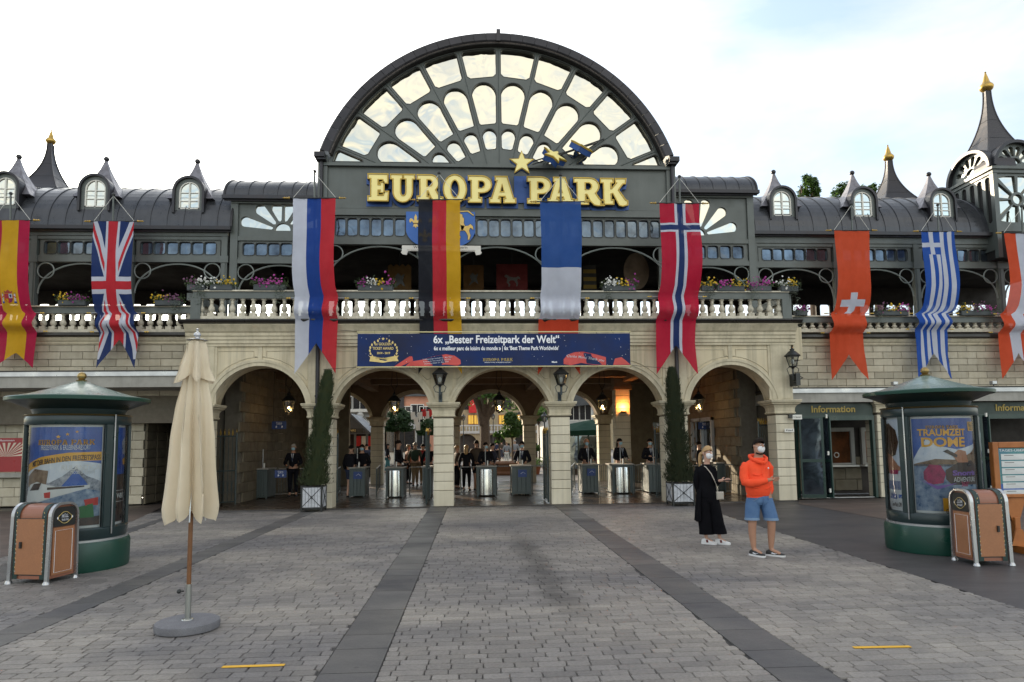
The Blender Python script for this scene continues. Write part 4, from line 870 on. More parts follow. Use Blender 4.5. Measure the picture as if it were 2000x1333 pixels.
st = thing('star_sign', 'three gold stars with blue sides climbing to the right above the lettering', 'sign', (ax(1075, 310, YG), YG - .3, 10.2))
def starpoly(r, ph=90): return [(rr * math.cos(math.radians(ph + k * 36)), rr * math.sin(math.radians(ph + k * 36))) for k, rr in ((k, r if k % 2 == 0 else r * .42) for k in range(10))]
for (px, py, r, ry, rz_, dpt) in ((1019, 319, .36, 0, 0, .9), (1083, 304, .40, 50, 20, .5), (1138, 287, .38, 56, -16, .35)):
    c = at(px, py, YG - dpt); T = Matrix.Translation(c) @ Matrix.Rotation(math.radians(-ry), 4, 'X') @ Matrix.Rotation(math.radians(rz_), 4, 'Y') @ Matrix.Rotation(math.radians(ry * .5), 4, 'Z')
    body = None
    for sc_, th, yo, mt, nm in ((1.0, .16, .03, LBLUE, 'star'), (1.06, .05, -.02, LRIM, 'star_rim'), (.90, .02, -.035, LFACE, 'star_face')):
        me = flat([starpoly(r * sc_)], th, yo, nm, mt)
        for v in me.vertices: v.co = T @ v.co
        k = inst(me, nm, (0, 0, 0), body or st); body = body or k
MB().tube([at(1000, 330, YG - .05), at(1050, 313, YG - .5), at(1110, 296, YG - .35), at(1180, 272, YG - .05)], .022, 5).tube([at(1040, 322, YG - .3), at(1110, 298, YG - .2), at(1165, 280, YG - .05)], .018, 5).build('strut', BLACK, st)
# ================================================================== flags
def cloth(name, col): return M(name, col, .75, var=.12, scale=3, bump=.6, bscale=5, transl=.36, alpha=.955, spec=.2)
CW, CR, CB, CBK, CY_, CSW, CN, CFB, CGR, COR, CSP, CNR = [cloth(*a) for a in (('white flag cloth', (.60, .63, .74)), ('red flag cloth', (.56, .03, .045)), ('blue flag cloth', (.015, .06, .30)), ('black flag cloth', (.016, .018, .026)), ('gold flag cloth', (.66, .37, .018)), ('light red flag cloth', (.66, .085, .03)), ('navy flag cloth', (.018, .04, .15)), ('mid blue flag cloth', (.03, .095, .33)), ('bright blue flag cloth', (.02, .09, .42)), ('orange red flag cloth', (.56, .055, .02)), ('crimson flag cloth', (.44, .012, .06)), ('carmine flag cloth', (.50, .012, .045)))]
def bars(cols, edges):
    def f(u, v, py):
        for c, e in zip(cols, edges):
            if u < e: return c
        return cols[-1]
    return f
def mkflag(label, Y, rows, colf, cutsu, cutspy, notch, diag=(), pins=(), pole=True, name='flag'):
    """rows: (py, xl, xr) photo rows of the hanging cloth; notch: (u, py) apex of the swallow tail, tips on the last row"""
    g = thing(name, label, 'flag', tuple(at((rows[0][1] + rows[0][2]) / 2, rows[0][0], Y)), 'national flags hanging from the terrace')
    T0, T1 = rows[0][0], rows[-1][0]; ph = rnd.random() * 6
    pinpy = [p for p in pins]
    def pos(u, v):
        py = T0 + v * (T1 - T0)
        for a, b in zip(rows, rows[1:]):
            if py <= b[0] + 1e-6: break
        t = (py - a[0]) / max(1e-6, b[0] - a[0]); xl = a[1] + t * (b[1] - a[1]); xr = a[2] + t * (b[2] - a[2])
        px = xl + u * (xr - xl); d = 0.0
        seg = [T0] + pinpy + [T1 + 60]
        for s0, s1 in zip(seg, seg[1:]):
            if s0 <= py <= s1:
                q = (py - s0) / (s1 - s0); d = -.22 * math.sin(PI * min(1, q) ** 1.6) if s1 <= T1 else -.10 * q
                if s0 == T0: d *= .8
        fold = .028 * math.sin(u * 8 + ph + py * .014) * min(1, v * 4) + .012 * math.sin(u * 21 + py * .05 + ph) + .012 * math.sin(u * 5 - py * .035 + ph * 2)
        for pp in pinpy: fold += .02 * math.sin(u * 26 + ph) * math.exp(-((py - pp) / 14) ** 2)
        w_ = at(px, py, Y); return Vector((w_.x + .006 * math.sin(py * .05 + ph), Y + d + fold, w_.z))
    bm = bmesh.new(); nu, nv = 12, 54
    gv = [[bm.verts.new((i / nu, 0, j / nv)) for i in range(nu + 1)] for j in range(nv + 1)]
    for j in range(nv):
        for i in range(nu): bm.faces.new((gv[j][i], gv[j][i + 1], gv[j + 1][i + 1], gv[j + 1][i]))
    vof = lambda py: (py - T0) / (T1 - T0)
    def cut(pt, nr): bmesh.ops.bisect_plane(bm, geom=bm.verts[:] + bm.edges[:] + bm.faces[:], plane_co=(pt[0], 0, pt[1]), plane_no=(nr[0], 0, nr[1]), dist=1e-5)
    for u in cutsu: cut((u, 0), (1, 0))
    for py in cutspy: cut((0, vof(py)), (0, 1))
    for (p, q) in diag: cut(p, (q[1] - p[1], -(q[0] - p[0])))
    if notch:
        nu_, nvv = notch[0], vof(notch[1]); cut((nu_, nvv), (1 - nvv, nu_)); cut((nu_, nvv), (1 - nvv, -(1 - nu_)))
    mats = []; dead = []
    for f in bm.faces:
        c = f.calc_center_median(); u, v = c.x, c.z
        if notch:
            lim = nvv + (1 - nvv) * (abs(u - nu_) / (nu_ if u < nu_ else 1 - nu_))
            if v > lim: dead.append(f); continue
        m = colf(u, v, T0 + v * (T1 - T0))
        if m not in mats: mats.append(m)
        f.material_index = mats.index(m)
    bmesh.ops.delete(bm, geom=dead, context='FACES')
    for v in bm.verts: v.co = pos(v.co.x, v.co.z)
    me = bpy.data.meshes.new('cloth'); bm.to_mesh(me); bm.free(); me.shade_smooth()
    for m in mats: me.materials.append(m)
    cl = inst(me, 'cloth', (0, 0, 0), g)
    a, b = pos(0, 0), pos(1, 0); ml = (a + b) / 2
    m = MB(); m.tube([a + Vector((-.10, .01, .01)), b + Vector((.10, .01, .01))], .018, 6); m.build('crossbar', BLACK, g)
    for e, s in ((a, -1), (b, 1)): MB().lathe([(.01, 0), (.04, .03), (.015, .06), (.03, .09), (.012, .12), (.028, .15), (.003, .21)], (0, 0, 0), 8).build('gilt_tip', GOLD, g, rot=(0, s * PI / 2, 0), loc=tuple(e + Vector((s * .08, .01, .01))))
    top = at((rows[0][1] + rows[0][2]) / 2, rows[0][0] - 50, Y + .12)
    if pole:
        MB().tube([(ml.x, Y + .15, 5.2 if Y < 19 else 5.2), tuple(top)], .028, 8).build('pole', IRON, g, True); MB().ball(top + Vector((0, 0, .04)), .05, 10).build('pole_ball', BLACK, g, True)
        MB().tube([top, a + Vector((.0, .01, .02))], .006, 4).tube([top, b + Vector((0, .01, .02))], .006, 4).build('rope', WHITE, g)
    for pp in pinpy:
        q0, q1 = pos(0, vof(pp)), pos(1, vof(pp)); MB().tube([(q0.x - .16, Y + .05, q0.z), (q1.x + .16, Y + .05, q1.z)], .012, 5).build('lower_bar', GALV, g)
        for e, s in ((q0, -1), (q1, 1)): MB().lathe([(.008, 0), (.03, .03), (.01, .06), (.025, .09), (.003, .14)], (0, 0, 0), 6).build('gilt_tip', GOLD, g, rot=(0, s * PI / 2, 0), loc=(e.x + s * .14, Y + .05, e.z))
    return g, pos, vof, cl
YF_ = Y0 - .42; YFL, YFR = YWL - .45, YWR - .45
mkflag('white, blue and red striped Russian flag left of the gable', YF_, [(388, 573, 656), (480, 574, 654), (560, 575, 656), (582, 577, 661), (583, 575, 660), (605, 578, 659), (623, 577, 660), (624, 577, 660), (670, 577, 658), (731, 575, 656)], bars([CW, CB, CR], [.33, .66]), (.33, .66), (), (.52, 671), pins=(582, 623))
mkflag('black, red and gold German flag hanging over the banner', YF_, [(391, 817, 898), (582, 818, 900), (583, 818, 900), (623, 819, 901), (624, 819, 901), (732, 818, 903)], bars([CBK, CR, CY_], [.34, .67]), (.34, .67), (), (.5, 668), pins=(582, 623))
fr = mkflag('blue, white and red French flag right of the gable centre', YF_, [(395, 1055, 1135), (560, 1057, 1134), (582, 1054, 1133), (583, 1055, 1133), (623, 1054, 1131), (624, 1052, 1130), (733, 1050, 1132)], lambda u, v, py: CFB if py < 526 else (CW if py < 624 else COR), (), (526, 624), (.5, 670), pins=(582, 623))
def norw(u, v, py):
    if .44 < u < .58 or (441 < py < 451): return CN
    if .37 < u < .65 or 437 < py < 455: return CW
    return CNR
mkflag('red Norwegian flag with blue and white cross at the right gable end', YF_, [(398, 1288, 1366), (440, 1289, 1366), (520, 1289, 1367), (560, 1288, 1366), (579, 1284, 1363), (580, 1284, 1364), (600, 1284, 1361), (624, 1281, 1360), (625, 1281, 1359), (670, 1281, 1358), (732, 1281, 1362)], norw, (.37, .44, .58, .65), (437, 441, 451, 455), (.5, 675), pins=(579, 624))
def swiss(u, v, py): return CW if (.40 < u < .59 and 574 < py < 613) or (.16 < u < .85 and 587 < py < 600) else CSW
mkflag('plain red Swiss flag with a small white cross low down', YFR, [(451, 1629, 1697), (540, 1631, 1696), (595, 1630, 1696), (612, 1627, 1693), (613, 1622, 1689), (632, 1622, 1687), (650, 1621, 1686), (651, 1620, 1686), (690, 1622, 1688), (743, 1624, 1694)], swiss, (.16, .40, .59, .85), (574, 587, 600, 613), (.5, 693), pins=(612, 650))
def greek(u, v, py):
    if py < 499 and u < .55:
        return CW if .22 < u < .36 or 475 < py < 484 else CGR
    return CW if (.16 < u < .27 or .38 < u < .50 or .55 < u < .68 or .78 < u < .90) else CGR
mkflag('blue and white striped Greek flag behind the right advertising column', YFR, [(453, 1799, 1864), (500, 1800, 1865), (560, 1802, 1867), (600, 1800, 1866), (612, 1794, 1860), (613, 1788, 1851), (640, 1786, 1850), (644, 1786, 1849), (690, 1788, 1851), (742, 1791, 1858)], greek, (.22, .36, .16, .27, .38, .5, .55, .68, .78, .9), (475, 484, 499), (.55, 691), pins=(612, 643))
mkflag('red, white and red Austrian flag at the right edge', YFR, [(456, 1961, 2030), (560, 1965, 2034), (600, 1963, 2032), (613, 1958, 2028), (614, 1953, 2020), (648, 1950, 2018), (650, 1949, 2018), (741, 1956, 2026)], bars([CSW, CW, CSW], [.33, .66]), (.33, .66), (), (.5, 690), pins=(613, 649))
sp = mkflag('red and yellow Spanish flag with coat of arms at the left edge', YFL, [(431, -16, 58), (500, -14, 60), (600, -11, 63), (611, -9, 66), (612, -3, 71), (640, -3, 72), (647, -3, 72), (648, -3, 73), (720, -10, 68)], bars([CSP, CY_, CSP], [.25, .72]), (.25, .72), (), (.5, 690), pins=(611, 647))
Wm = 1.24; vz = 5.3; vc = .445; vl = .89
def dist(u, v, s):                      # signed distance to the saltire arm through the centre
    dx, dy = Wm, s * vz * vl; n = math.hypot(dx, dy); return ((u - .5) * Wm * dy - (v - vc) * vz * dx) / n
def jack(u, v, py):
    if .385 < u < .615 or .415 < v < .47: return CR
    if .325 < u < .675 or .385 < v < .50: return CW
    if v > vl + .05: return CN
    for s in (1, -1):
        d = dist(u, v, s); up = v < vc
        if abs(d) < .135 and (u - .5) * (v - vc) * s > 0:
            r = (d < 0) if up else (d > 0)
            return CR if (r and abs(d) < .085) else CW
    return CN
dg = []
for s in (1, -1):
    for off in (-.135, -.085, 0, .085, .135):
        dx, dy = Wm, s * vz * vl; n = math.hypot(dx, dy); ux, uy = dy / n * off, -dx / n * off
        dg.append(((.5 + ux / Wm, vc + uy / vz), (.5 + (ux + dx) / Wm, vc + (uy + dy) / vz)))
mkflag('British flag with red and white crosses on the left wing', YFL, [(433, 182, 261), (500, 183, 261), (600, 185, 262), (611, 186, 264), (612, 191, 268), (640, 192, 269), (648, 192, 270), (649, 193, 271), (680, 192, 270), (720, 191, 266)], jack, (.325, .385, .615, .675, .5), (433 + .385 * 287, 433 + .415 * 287, 433 + .47 * 287, 433 + .5 * 287, 433 + .94 * 287), (.52, 664), diag=dg, pins=(611, 648))
# coat of arms on the Spanish flag
g_, pos, vof, cl = sp; crest = thing('x', 'x', 'x'); bpy.data.objects.remove(crest)
def oncloth(pts, cx, cy, k, mat, nm, lift=.012):
    me = bpy.data.meshes.new(nm); me.from_pydata([tuple(pos(cx + a * k / 74, vof(cy - b * k)) + Vector((0, -lift, 0))) for a, b in pts], [], [tuple(range(len(pts)))]); me.materials.append(mat); inst(me, nm, (0, 0, 0), cl)
sh = [(-7, 6), (7, 6), (7, -5), (4, -9), (0, -11), (-4, -9), (-7, -5)]
oncloth(sh, .485, 583, 1, CR, 'arms_shield'); oncloth([(-7, 6), (-.5, 6), (-.5, -2), (-7, -2)], .485, 583, 1, M('dark red print', (.3, .01, .02), .7), 'arms_quarter', .016); oncloth([(.5, 6), (7, 6), (7, -2), (.5, -2)], .485, 583, 1, CW, 'arms_quarter', .016)
oncloth([(2, 4), (5.5, 5), (5, 0), (3, -1)], .485, 583, 1, CN, 'arms_lion', .02); oncloth([(-5, -3), (-1, -3), (-1, -9), (-4, -8)], .485, 583, 1, CY_, 'arms_quarter', .016); oncloth([(1, -3), (6, -3), (5, -8), (1, -10)], .485, 583, 1, M('purple print', (.16, .01, .08), .7), 'arms_quarter', .016)
oncloth([(-6, 7), (6, 7), (8, 12), (4, 10), (0, 14), (-4, 10), (-8, 12)], .485, 583, 1, M('dark red crown print', (.28, .03, .02), .7), 'arms_crown')
for s in (-1, 1):
    oncloth([(s * 10, 6), (s * 13, 6), (s * 13, -8), (s * 10, -8)], .485, 583, 1, CW, 'arms_pillar'); oncloth([(s * 8, 3), (s * 14, 0), (s * 14, -2), (s * 8, 1)], .485, 583, 1, CR, 'arms_ribbon', .016); oncloth([(s * 9, -8), (s * 14, -8), (s * 14, -11), (s * 9, -11)], .485, 583, 1, CGR, 'arms_pillar_base')
    oncloth([(s * 9.5, 6), (s * 13.5, 6), (s * 13, 9), (s * 10, 9)], .485, 583, 1, M('ochre crown print', (.4, .2, .02), .7), 'arms_pillar_crown')
# ================================================================== banner
YB = YF_ - .30
bn = thing('banner', 'long dark blue banner reading 6x Bester Freizeitpark der Welt above the arches', 'banner', (AX, YB, 3.85))
x0, x1 = ax(698, 684, YB), ax(1231, 684, YB); zt, zb = (az(965, 652, YB), az(965, 715, YB)); BW, BH = x1 - x0, zt - zb
BANC = M('dark blue banner print', (.006, .011, .045), .6, var=.9, scale=.9, bump=.04, spec=.25, tint=(.006, .026, .12))
nx, nz = 60, 6; m = MB()
wav = lambda x, z: .012 * math.sin(x * 3.1 + z * 2) + .006 * math.sin(x * 9 + z * 5)
m.add([(x0 + BW * i / nx, YB + wav(x0 + BW * i / nx, zb + BH * j / nz), zb + BH * j / nz) for j in range(nz + 1) for i in range(nx + 1)], [(j * (nx + 1) + i, j * (nx + 1) + i + 1, (j + 1) * (nx + 1) + i + 1, (j + 1) * (nx + 1) + i) for j in range(nz) for i in range(nx)])
m.build('banner_cloth', BANC, bn, True)
WPR = M('white print', (.75, .77, .82), .5, var=.03, bump=0); GPR = M('gold print', (.72, .55, .20), .5, var=.2, scale=9, bump=0); RPR = M('red ribbon print', (.55, .06, .05), .5, var=.3, scale=3, bump=0, tint=(.35, .03, .03)); YRP = M('pale yellow cord', (.62, .55, .3), .6, bump=.05)
def bp_(u, v, d=.006): x, z = x0 + BW * u, zb + BH * v; return Vector((x, YB - d + wav(x, z), z))
def bfn(u, v, d=.006): c = bp_(u, v); return lambda a, b, e: (c.x + a, YB - d - e + wav(c.x + a, c.z + b), c.z + b)
def upx(px): return (px - 698) / 533.0
def vpx(py): return (715 - py) / 63.0
txt('headline', '6x „Bester Freizeitpark der Welt“', .29, WPR, bn, bfn(upx(967), vpx(664)), width=BW * 246 / 533, bold=.007, thick=.001)
txt('second_line', '6x « meilleur parc de loisirs du monde » | 6x ‘Best Theme Park Worldwide’', .15, WPR, bn, bfn(upx(967), vpx(681)), width=BW * 244 / 533, bold=.004, thick=.001)
def smalltitle(parent, cx, cz, wd, fnw, mat, name='small_title'):
    # EUROPA PARK in slab letters, wd metres wide; fnw maps (a, b) offsets to the surface
    tot = 0; adv = []
    for ch in 'EUROPA PARK':
        w_ = .45 if ch == ' ' else GLY[ch][2] + .06
        adv.append((ch, tot)); tot += w_
    k = wd / tot; me = bpy.data.meshes.new(name); V, F2 = [], []
    for ch, ox in adv:
        if ch == ' ': continue
        o, hs, _ = GLY[ch]; mm = flat([[((ox + a) * k, b * k) for a, b in o]] + [[((ox + a) * k, b * k) for a, b in h] for h in hs], .001, 0, 'g', mat); b0 = len(V)
        V += [tuple(fnw(v.co.x - wd / 2, v.co.z - .5 * k, 0)) for v in mm.vertices]; F2 += [tuple(b0 + i for i in p.vertices) for p in mm.polygons]; bpy.data.meshes.remove(mm)
    me.from_pydata(V, [], F2); me.materials.append(mat); return inst(me, name, (0, 0, 0), parent)
smalltitle(bn, 0, 0, BW * 58 / 533, bfn(upx(969), vpx(703)), GPR)
txt('small_line', 'FREIZEITPARK & ERLEBNIS-RESORT', .04, WPR, bn, bfn(upx(969), vpx(708.5)), width=BW * 52 / 533, thick=.001)
txt('small_line', 'Mack', .06, WPR, bn, bfn(upx(1080), vpx(708)), width=BW * 11 / 533, thick=.001, bold=.002)
def bpoly(pts, mat, nm, d=.005): me = bpy.data.meshes.new(nm); me.from_pydata([tuple(bp_(upx(a), vpx(b), d)) for a, b in pts], [], [tuple(range(len(pts)))]); me.materials.append(mat); inst(me, nm, (0, 0, 0), bn)
bpoly([(768, 715.5), (790, 701), (798, 696), (803, 696), (805, 704), (780, 715.5)], RPR, 'red_ribbon'); bpoly([(790, 715), (800, 706), (820, 703), (845, 696), (868, 692), (885, 695), (896, 703), (897, 711), (890, 714.5), (868, 712), (830, 715)], RPR, 'red_ribbon', .007)
bpoly([(1098, 712), (1098, 703), (1106, 694), (1120, 689), (1136, 688), (1160, 693), (1182, 699), (1182, 714.5), (1160, 714.5), (1132, 710), (1112, 715)], RPR, 'red_ribbon', .007); bpoly([(1196, 714.5), (1200, 702), (1213, 699), (1222, 706), (1231, 714)], RPR, 'red_ribbon', .006)
for i, s_ in enumerate(('Willkommen zurück! 21. Mai 2021', 'Revenez de vous revoir! 21 mai 2021', 'Welcome back! 21 May 2021')):
    c = bp_(upx(852 + i * -1), vpx(700 + i * 4.3)); a_ = math.radians(9)
    txt('ribbon_text', s_, .05, WPR, bn, lambda a, b, e, c=c: (c.x + a * math.cos(a_) - b * math.sin(a_), YB - .012 + wav(c.x + a, c.z + a * .1), c.z + a * math.sin(a_) * .6 + b), width=BW * (58 - i * 5) / 533, thick=.0005, bold=.001)
c = bp_(upx(1141), vpx(700)); txt('ribbon_text', 'Danke Merci Thank you', .1, WPR, bn, lambda a, b, e: (c.x + a, YB - .012 + wav(c.x + a, c.z), c.z + b - a * .13 - .06 * a * a), width=BW * 74 / 533, thick=.0005, bold=.001, shear=.3)
for s_, cx_, cy2, wd, sz in (('6x GOLDEN', 747, 672, 32, .10), ('TICKET AWARD', 747, 680.5, 40, .10), ('2014 - 2019', 748, 689.5, 25, .08)): txt('award_text', s_, sz, GPR, bn, bfn(upx(cx_), vpx(cy2)), width=BW * wd / 533, thick=.0005, bold=.002)
bpoly([(721, 705), (723, 698), (720, 695), (730, 696), (747, 699), (765, 696), (777, 694), (774, 699), (777, 705), (765, 705), (747, 708), (730, 706)], GPR, 'award_ribbon')
txt('award_text', 'BESTER FREIZEITPARK\nDER WELT', .035, BLACK, bn, bfn(upx(748), vpx(700), .008), width=BW * 30 / 533, thick=.0005)
for s in (-1, 1):
    for k in range(9):
        a = math.radians(-70 + k * 17); cx_, cy2 = 748 + s * 26 * math.cos(a) * 1.0, 684 - 20 * math.sin(a); t = math.radians(90 + s * (a * 57.3 - 20)); P = [(cx_ + s * dx, cy2 + dy) for dx, dy in ((0, -3.4), (2.0, -1), (1.4, 2.2), (-.6, 2.8), (-1.6, 0))]; bpoly(P, GPR, 'laurel_leaf')
for px_, r in ((747, 3.4), (740, 1.8), (754, 1.8)): bpoly([(px_ + a, 661.5 - b) for a, b in starpoly(r)], GPR, 'award_star')
conf = MB()
for _ in range(75):
    u, v = rnd.random(), rnd.random(); p = bp_(u, v, .004)
    if .26 < u < .74 and v > .4: continue
    s = rnd.uniform(.004, .011); a = rnd.random() * 3; conf.add([(p.x + s * math.cos(a + q), p.y, p.z + s * math.sin(a + q)) for q in (0, 1.57, 3.14, 4.71)], [(0, 1, 2, 3)])
cf = conf.build('confetti_print', WPR, bn); cf['kind'] = 'stuff'
for zz in (zt + .045, zb - .02): MB().tube([(x0 - .02 + (BW + .04) * i / 10, YB, zz) for i in range(11)], .016, 5).build('edge_rod', YRP, bn)
for i in range(17):
    xx = x0 + BW * i / 16; MB().tube([(xx, YB - .01, zt + .01), (xx - .03, YB + .08, zt + .10)], .008, 4).build('tie', BLACK, bn); MB().tube([(xx, YB - .01, zb + .01), (xx + .01, YB + .03, zb - .06)], .007, 4).build('tie', BLACK, bn)
MB().tube([(x0, YB, zb - .02), (x0 - .9, YB + .1, zb - .06)], .006, 4).tube([(x1, YB, zb - .0), (x1 + 1.3, YB + .12, zb - .1)], .006, 4).tube([(x0 - .03, YB + .05, zt + .08), (x0 - .5, YB + .1, zt + .12)], .006, 4).build('guy_cord', BLACK, bn)
# ================================================================== shields on the gable beam
SHB = M('heraldic blue enamel', (.015, .11, .42), .4, var=.1, bump=.03); HG = M('heraldic gold paint', (.72, .50, .14), .5, var=.12, bump=.03); HL = M('dark outline', (.05, .03, .01), .6, bump=0)
def shield(px0, px1, label):
    y = YG - .16; a, b = ax(px0, 440, y), ax(px1, 440, y); t, bo = az((px0 + px1) / 2, 414, y), az((px0 + px1) / 2, 481, y); W = (b - a) / 2; c = (a + b) / 2; H = t - bo
    g = thing('heraldic_shield', label, 'shield', (c, y, bo), 'heraldic shields of two cities')
    P = [(a, t), (a, bo + H * .45)] + [(c - W * math.cos(math.radians(q)), bo + H * .45 - H * .45 * math.sin(math.radians(q)) ** 1.25) for q in range(10, 180, 10)] + [(b, bo + H * .45), (b, t)]
    inst(flat([P], .04, y, 'shield_plate', SHB), 'shield_plate', (0, 0, 0), g); return g, c, t, bo, W, H, y
def fleur(g, cx, cz, k, y):
    P = [(0, 1), (.17, .62), (.16, .3), (.2, .1), (.42, .42), (.66, .42), (.78, .18), (.72, -.08), (.6, -.1), (.56, .08), (.42, .06), (.3, -.1), (.3, -.26), (.2, -.26), (.34, -.66), (.14, -.56), (0, -.8)]
    P = P + [(-a, b) for a, b in reversed(P[1:-1])]
    inst(flat([[(cx + a * k, cz + b * k) for a, b in P]], .012, y - .012, 'fleur_de_lis', HG), 'fleur_de_lis', (0, 0, 0), g)
    MB().box(cx - .32 * k, cx + .32 * k, y - .02, y - .012, cz - .24 * k, cz - .15 * k).build('fleur_band', HL, g)
g, c, t, bo, W, H, y = shield(793, 868, 'blue shield with gold fleurs de lis, half behind the German flag')
for a, b in ((-.5, .70), (.5, .70), (-.02, .28)): fleur(g, c + a * W, bo + b * H, .24, y)
g, c, t, bo, W, H, y = shield(858, 928, 'blue shield with a golden horse rider right of the German flag')
cx_, cz_ = c + .30 * W, bo + .52 * H; k = H * .5
horse = [(-.55, .25), (-.42, .38), (-.28, .30), (-.16, .18), (.12, .12), (.34, .14), (.44, .24), (.58, .10), (.60, -.1), (.52, -.02), (.42, .02), (.36, -.16), (.44, -.42), (.38, -.66), (.30, -.68), (.30, -.44), (.2, -.24), (.12, -.14), (-.10, -.14), (-.24, -.30), (-.12, -.52), (-.2, -.72), (-.27, -.7), (-.24, -.52), (-.38, -.34), (-.36, -.12), (-.34, .06), (-.46, .12)]
rider = [(-.12, .16), (-.2, .42), (-.16, .56), (-.24, .70), (-.14, .84), (-.02, .78), (0, .64), (.08, .54), (.06, .3), (.12, .14), (.02, -.12), (-.08, -.12)]
lance = [(-.5, .92), (.3, .96), (.62, .72), (.64, .76), (.34, 1.02), (-.5, .98)]
for P in (horse, rider, lance): inst(flat([offs([(cx_ + a * k, cz_ + b * k) for a, b in P], .012)], .008, y - .008, 'rider_outline', HL), 'rider_outline', (0, 0, 0), g); inst(flat([[(cx_ + a * k, cz_ + b * k) for a, b in P]], .012, y - .018, 'rider_relief', HG), 'rider_relief', (0, 0, 0), g)
for s_, sub, pa, pb, al in (('Wiesbaden', 'Hauptstadt des Landes Hessen', 785, 866, 0), ('Schwerin', 'Hauptstadt des Landes Mecklenburg-Vorpommern', 858, 939, 1)):
    y = YG - .2 - .01 * al; xa, xb = ax(pa, 485, y), ax(pb, 485, y); z0, z1 = az(860, 491, y), az(860, 480, y)
    g = thing('name_scroll', 'white name scroll %s under the %s shield' % (s_, 'left' if not al else 'right'), 'sign', ((xa + xb) / 2, y, z0))
    MB().box(xa, xb, y, y + .03, z0, z1).build('scroll_board', WHITE, g); e = xa if not al else xb; s = 1 if not al else -1
    inst(flat([[(e, z0), (e + s * .18, z0), (e + s * .14, z0 - .12), (e + s * .02, z0 - .1), (e - s * .03, z0 - .04)]], .04, y - .01, 'scroll_curl', WHITE), 'scroll_curl', (0, 0, 0), g)
    txt('scroll_name', s_, .12, BLACK, g, onwall((xa + xb) / 2 , z0 + .115, y - .003), thick=.001); txt('scroll_line', sub, .03, BLACK, g, onwall((xa + xb) / 2, z0 + .03, y - .003), width=.9, thick=.001)
# dim cloths hung deep inside the gallery
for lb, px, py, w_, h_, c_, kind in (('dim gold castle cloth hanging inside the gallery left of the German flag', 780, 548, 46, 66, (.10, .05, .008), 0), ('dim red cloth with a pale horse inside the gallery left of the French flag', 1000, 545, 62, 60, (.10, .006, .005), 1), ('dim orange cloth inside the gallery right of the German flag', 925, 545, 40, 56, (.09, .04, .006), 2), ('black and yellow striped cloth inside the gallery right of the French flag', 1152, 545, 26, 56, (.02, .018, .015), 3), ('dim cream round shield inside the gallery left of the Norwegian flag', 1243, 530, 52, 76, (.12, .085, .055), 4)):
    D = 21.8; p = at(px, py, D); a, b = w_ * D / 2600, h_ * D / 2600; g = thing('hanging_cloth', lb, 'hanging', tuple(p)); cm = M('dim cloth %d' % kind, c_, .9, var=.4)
    P = [(p.x - a, p.z - b), (p.x + a, p.z - b), (p.x + a, p.z + b), (p.x - a, p.z + b)] if kind != 4 else arc(p.x, p.z, a, 0, 345, 23, b)
    if kind == 0: P = P[:2] + [(p.x + a - k * a * .25, p.z + b * (1 if (k // 1) % 2 else .85)) for k in range(9)]
    inst(flat([P], .03, D, 'cloth_panel', cm), 'cloth_panel', (0, 0, 0), g); MB().tube([(p.x, D + .02, p.z + b * .9), (p.x, D + .02, 8.4)], .01, 4).build('suspension_cord', BLACK, g)
    if kind == 1: inst(flat([[(p.x + u * a * .9, p.z + v * b * .75) for u, v in horse]], .01, D - .012, 'horse_emblem', SOFF), 'horse_emblem', (0, 0, 0), g)
    if kind == 3: [MB().box(p.x - a, p.x + a, D - .01, D - .002, p.z - b + (2 * k + 1) * b * .28, p.z - b + (2 * k + 2) * b * .28).build('stripe', FLY, g) for FLY in [M('dim yellow stripe', (.14, .09, .01), .9)] for k in range(3)]
    if kind in (0, 2): inst(flat([[(p.x + u * a * .5, p.z + v * b * .5) for u, v in ((-1, -1), (-.4, -.2), (-.8, .4), (-.2, .9), (.3, .5), (.9, .8), (.6, 0), (1, -.8), (.2, -.4))]], .01, D - .012, 'beast_emblem', BLACK), 'beast_emblem', (0, 0, 0), g)
# ================================================================== flower boxes
LEAF = M('planter foliage', (.055, .085, .028), .7, var=.4, scale=9, bump=.1, rand=.3, transl=.25); LEAFG = M('grey green trailing foliage', (.12, .15, .11), .7, var=.3, scale=9, rand=.3, transl=.2)
FL = dict(p=M('purple petals', (.28, .03, .22), .7, var=.2, transl=.2), m=M('magenta petals', (.42, .05, .30), .7, var=.2, transl=.2), y=M('yellow petals', (.65, .42, .02), .7, var=.2, transl=.2), w=M('white petals', (.70, .70, .68), .7, var=.1, transl=.2), d=M('dull mauve petals', (.14, .05, .11), .7, var=.2))
BOXM = M('slate planter box', (.045, .055, .06), .6, var=.15, bump=.05)
def scatter(n, fn, s0, s1):
    m = MB()
    for _ in range(n):
        c = Vector(fn()); s = rnd.uniform(s0, s1); u = Vector((rnd.gauss(0, 1), rnd.gauss(0, 1), rnd.gauss(0, 1))).normalized(); v = u.orthogonal().normalized()
        m.add([c - u * s, c + v * s * .45, c + u * s, c - v * s * .45], [(0, 1, 2, 3)])
    return m
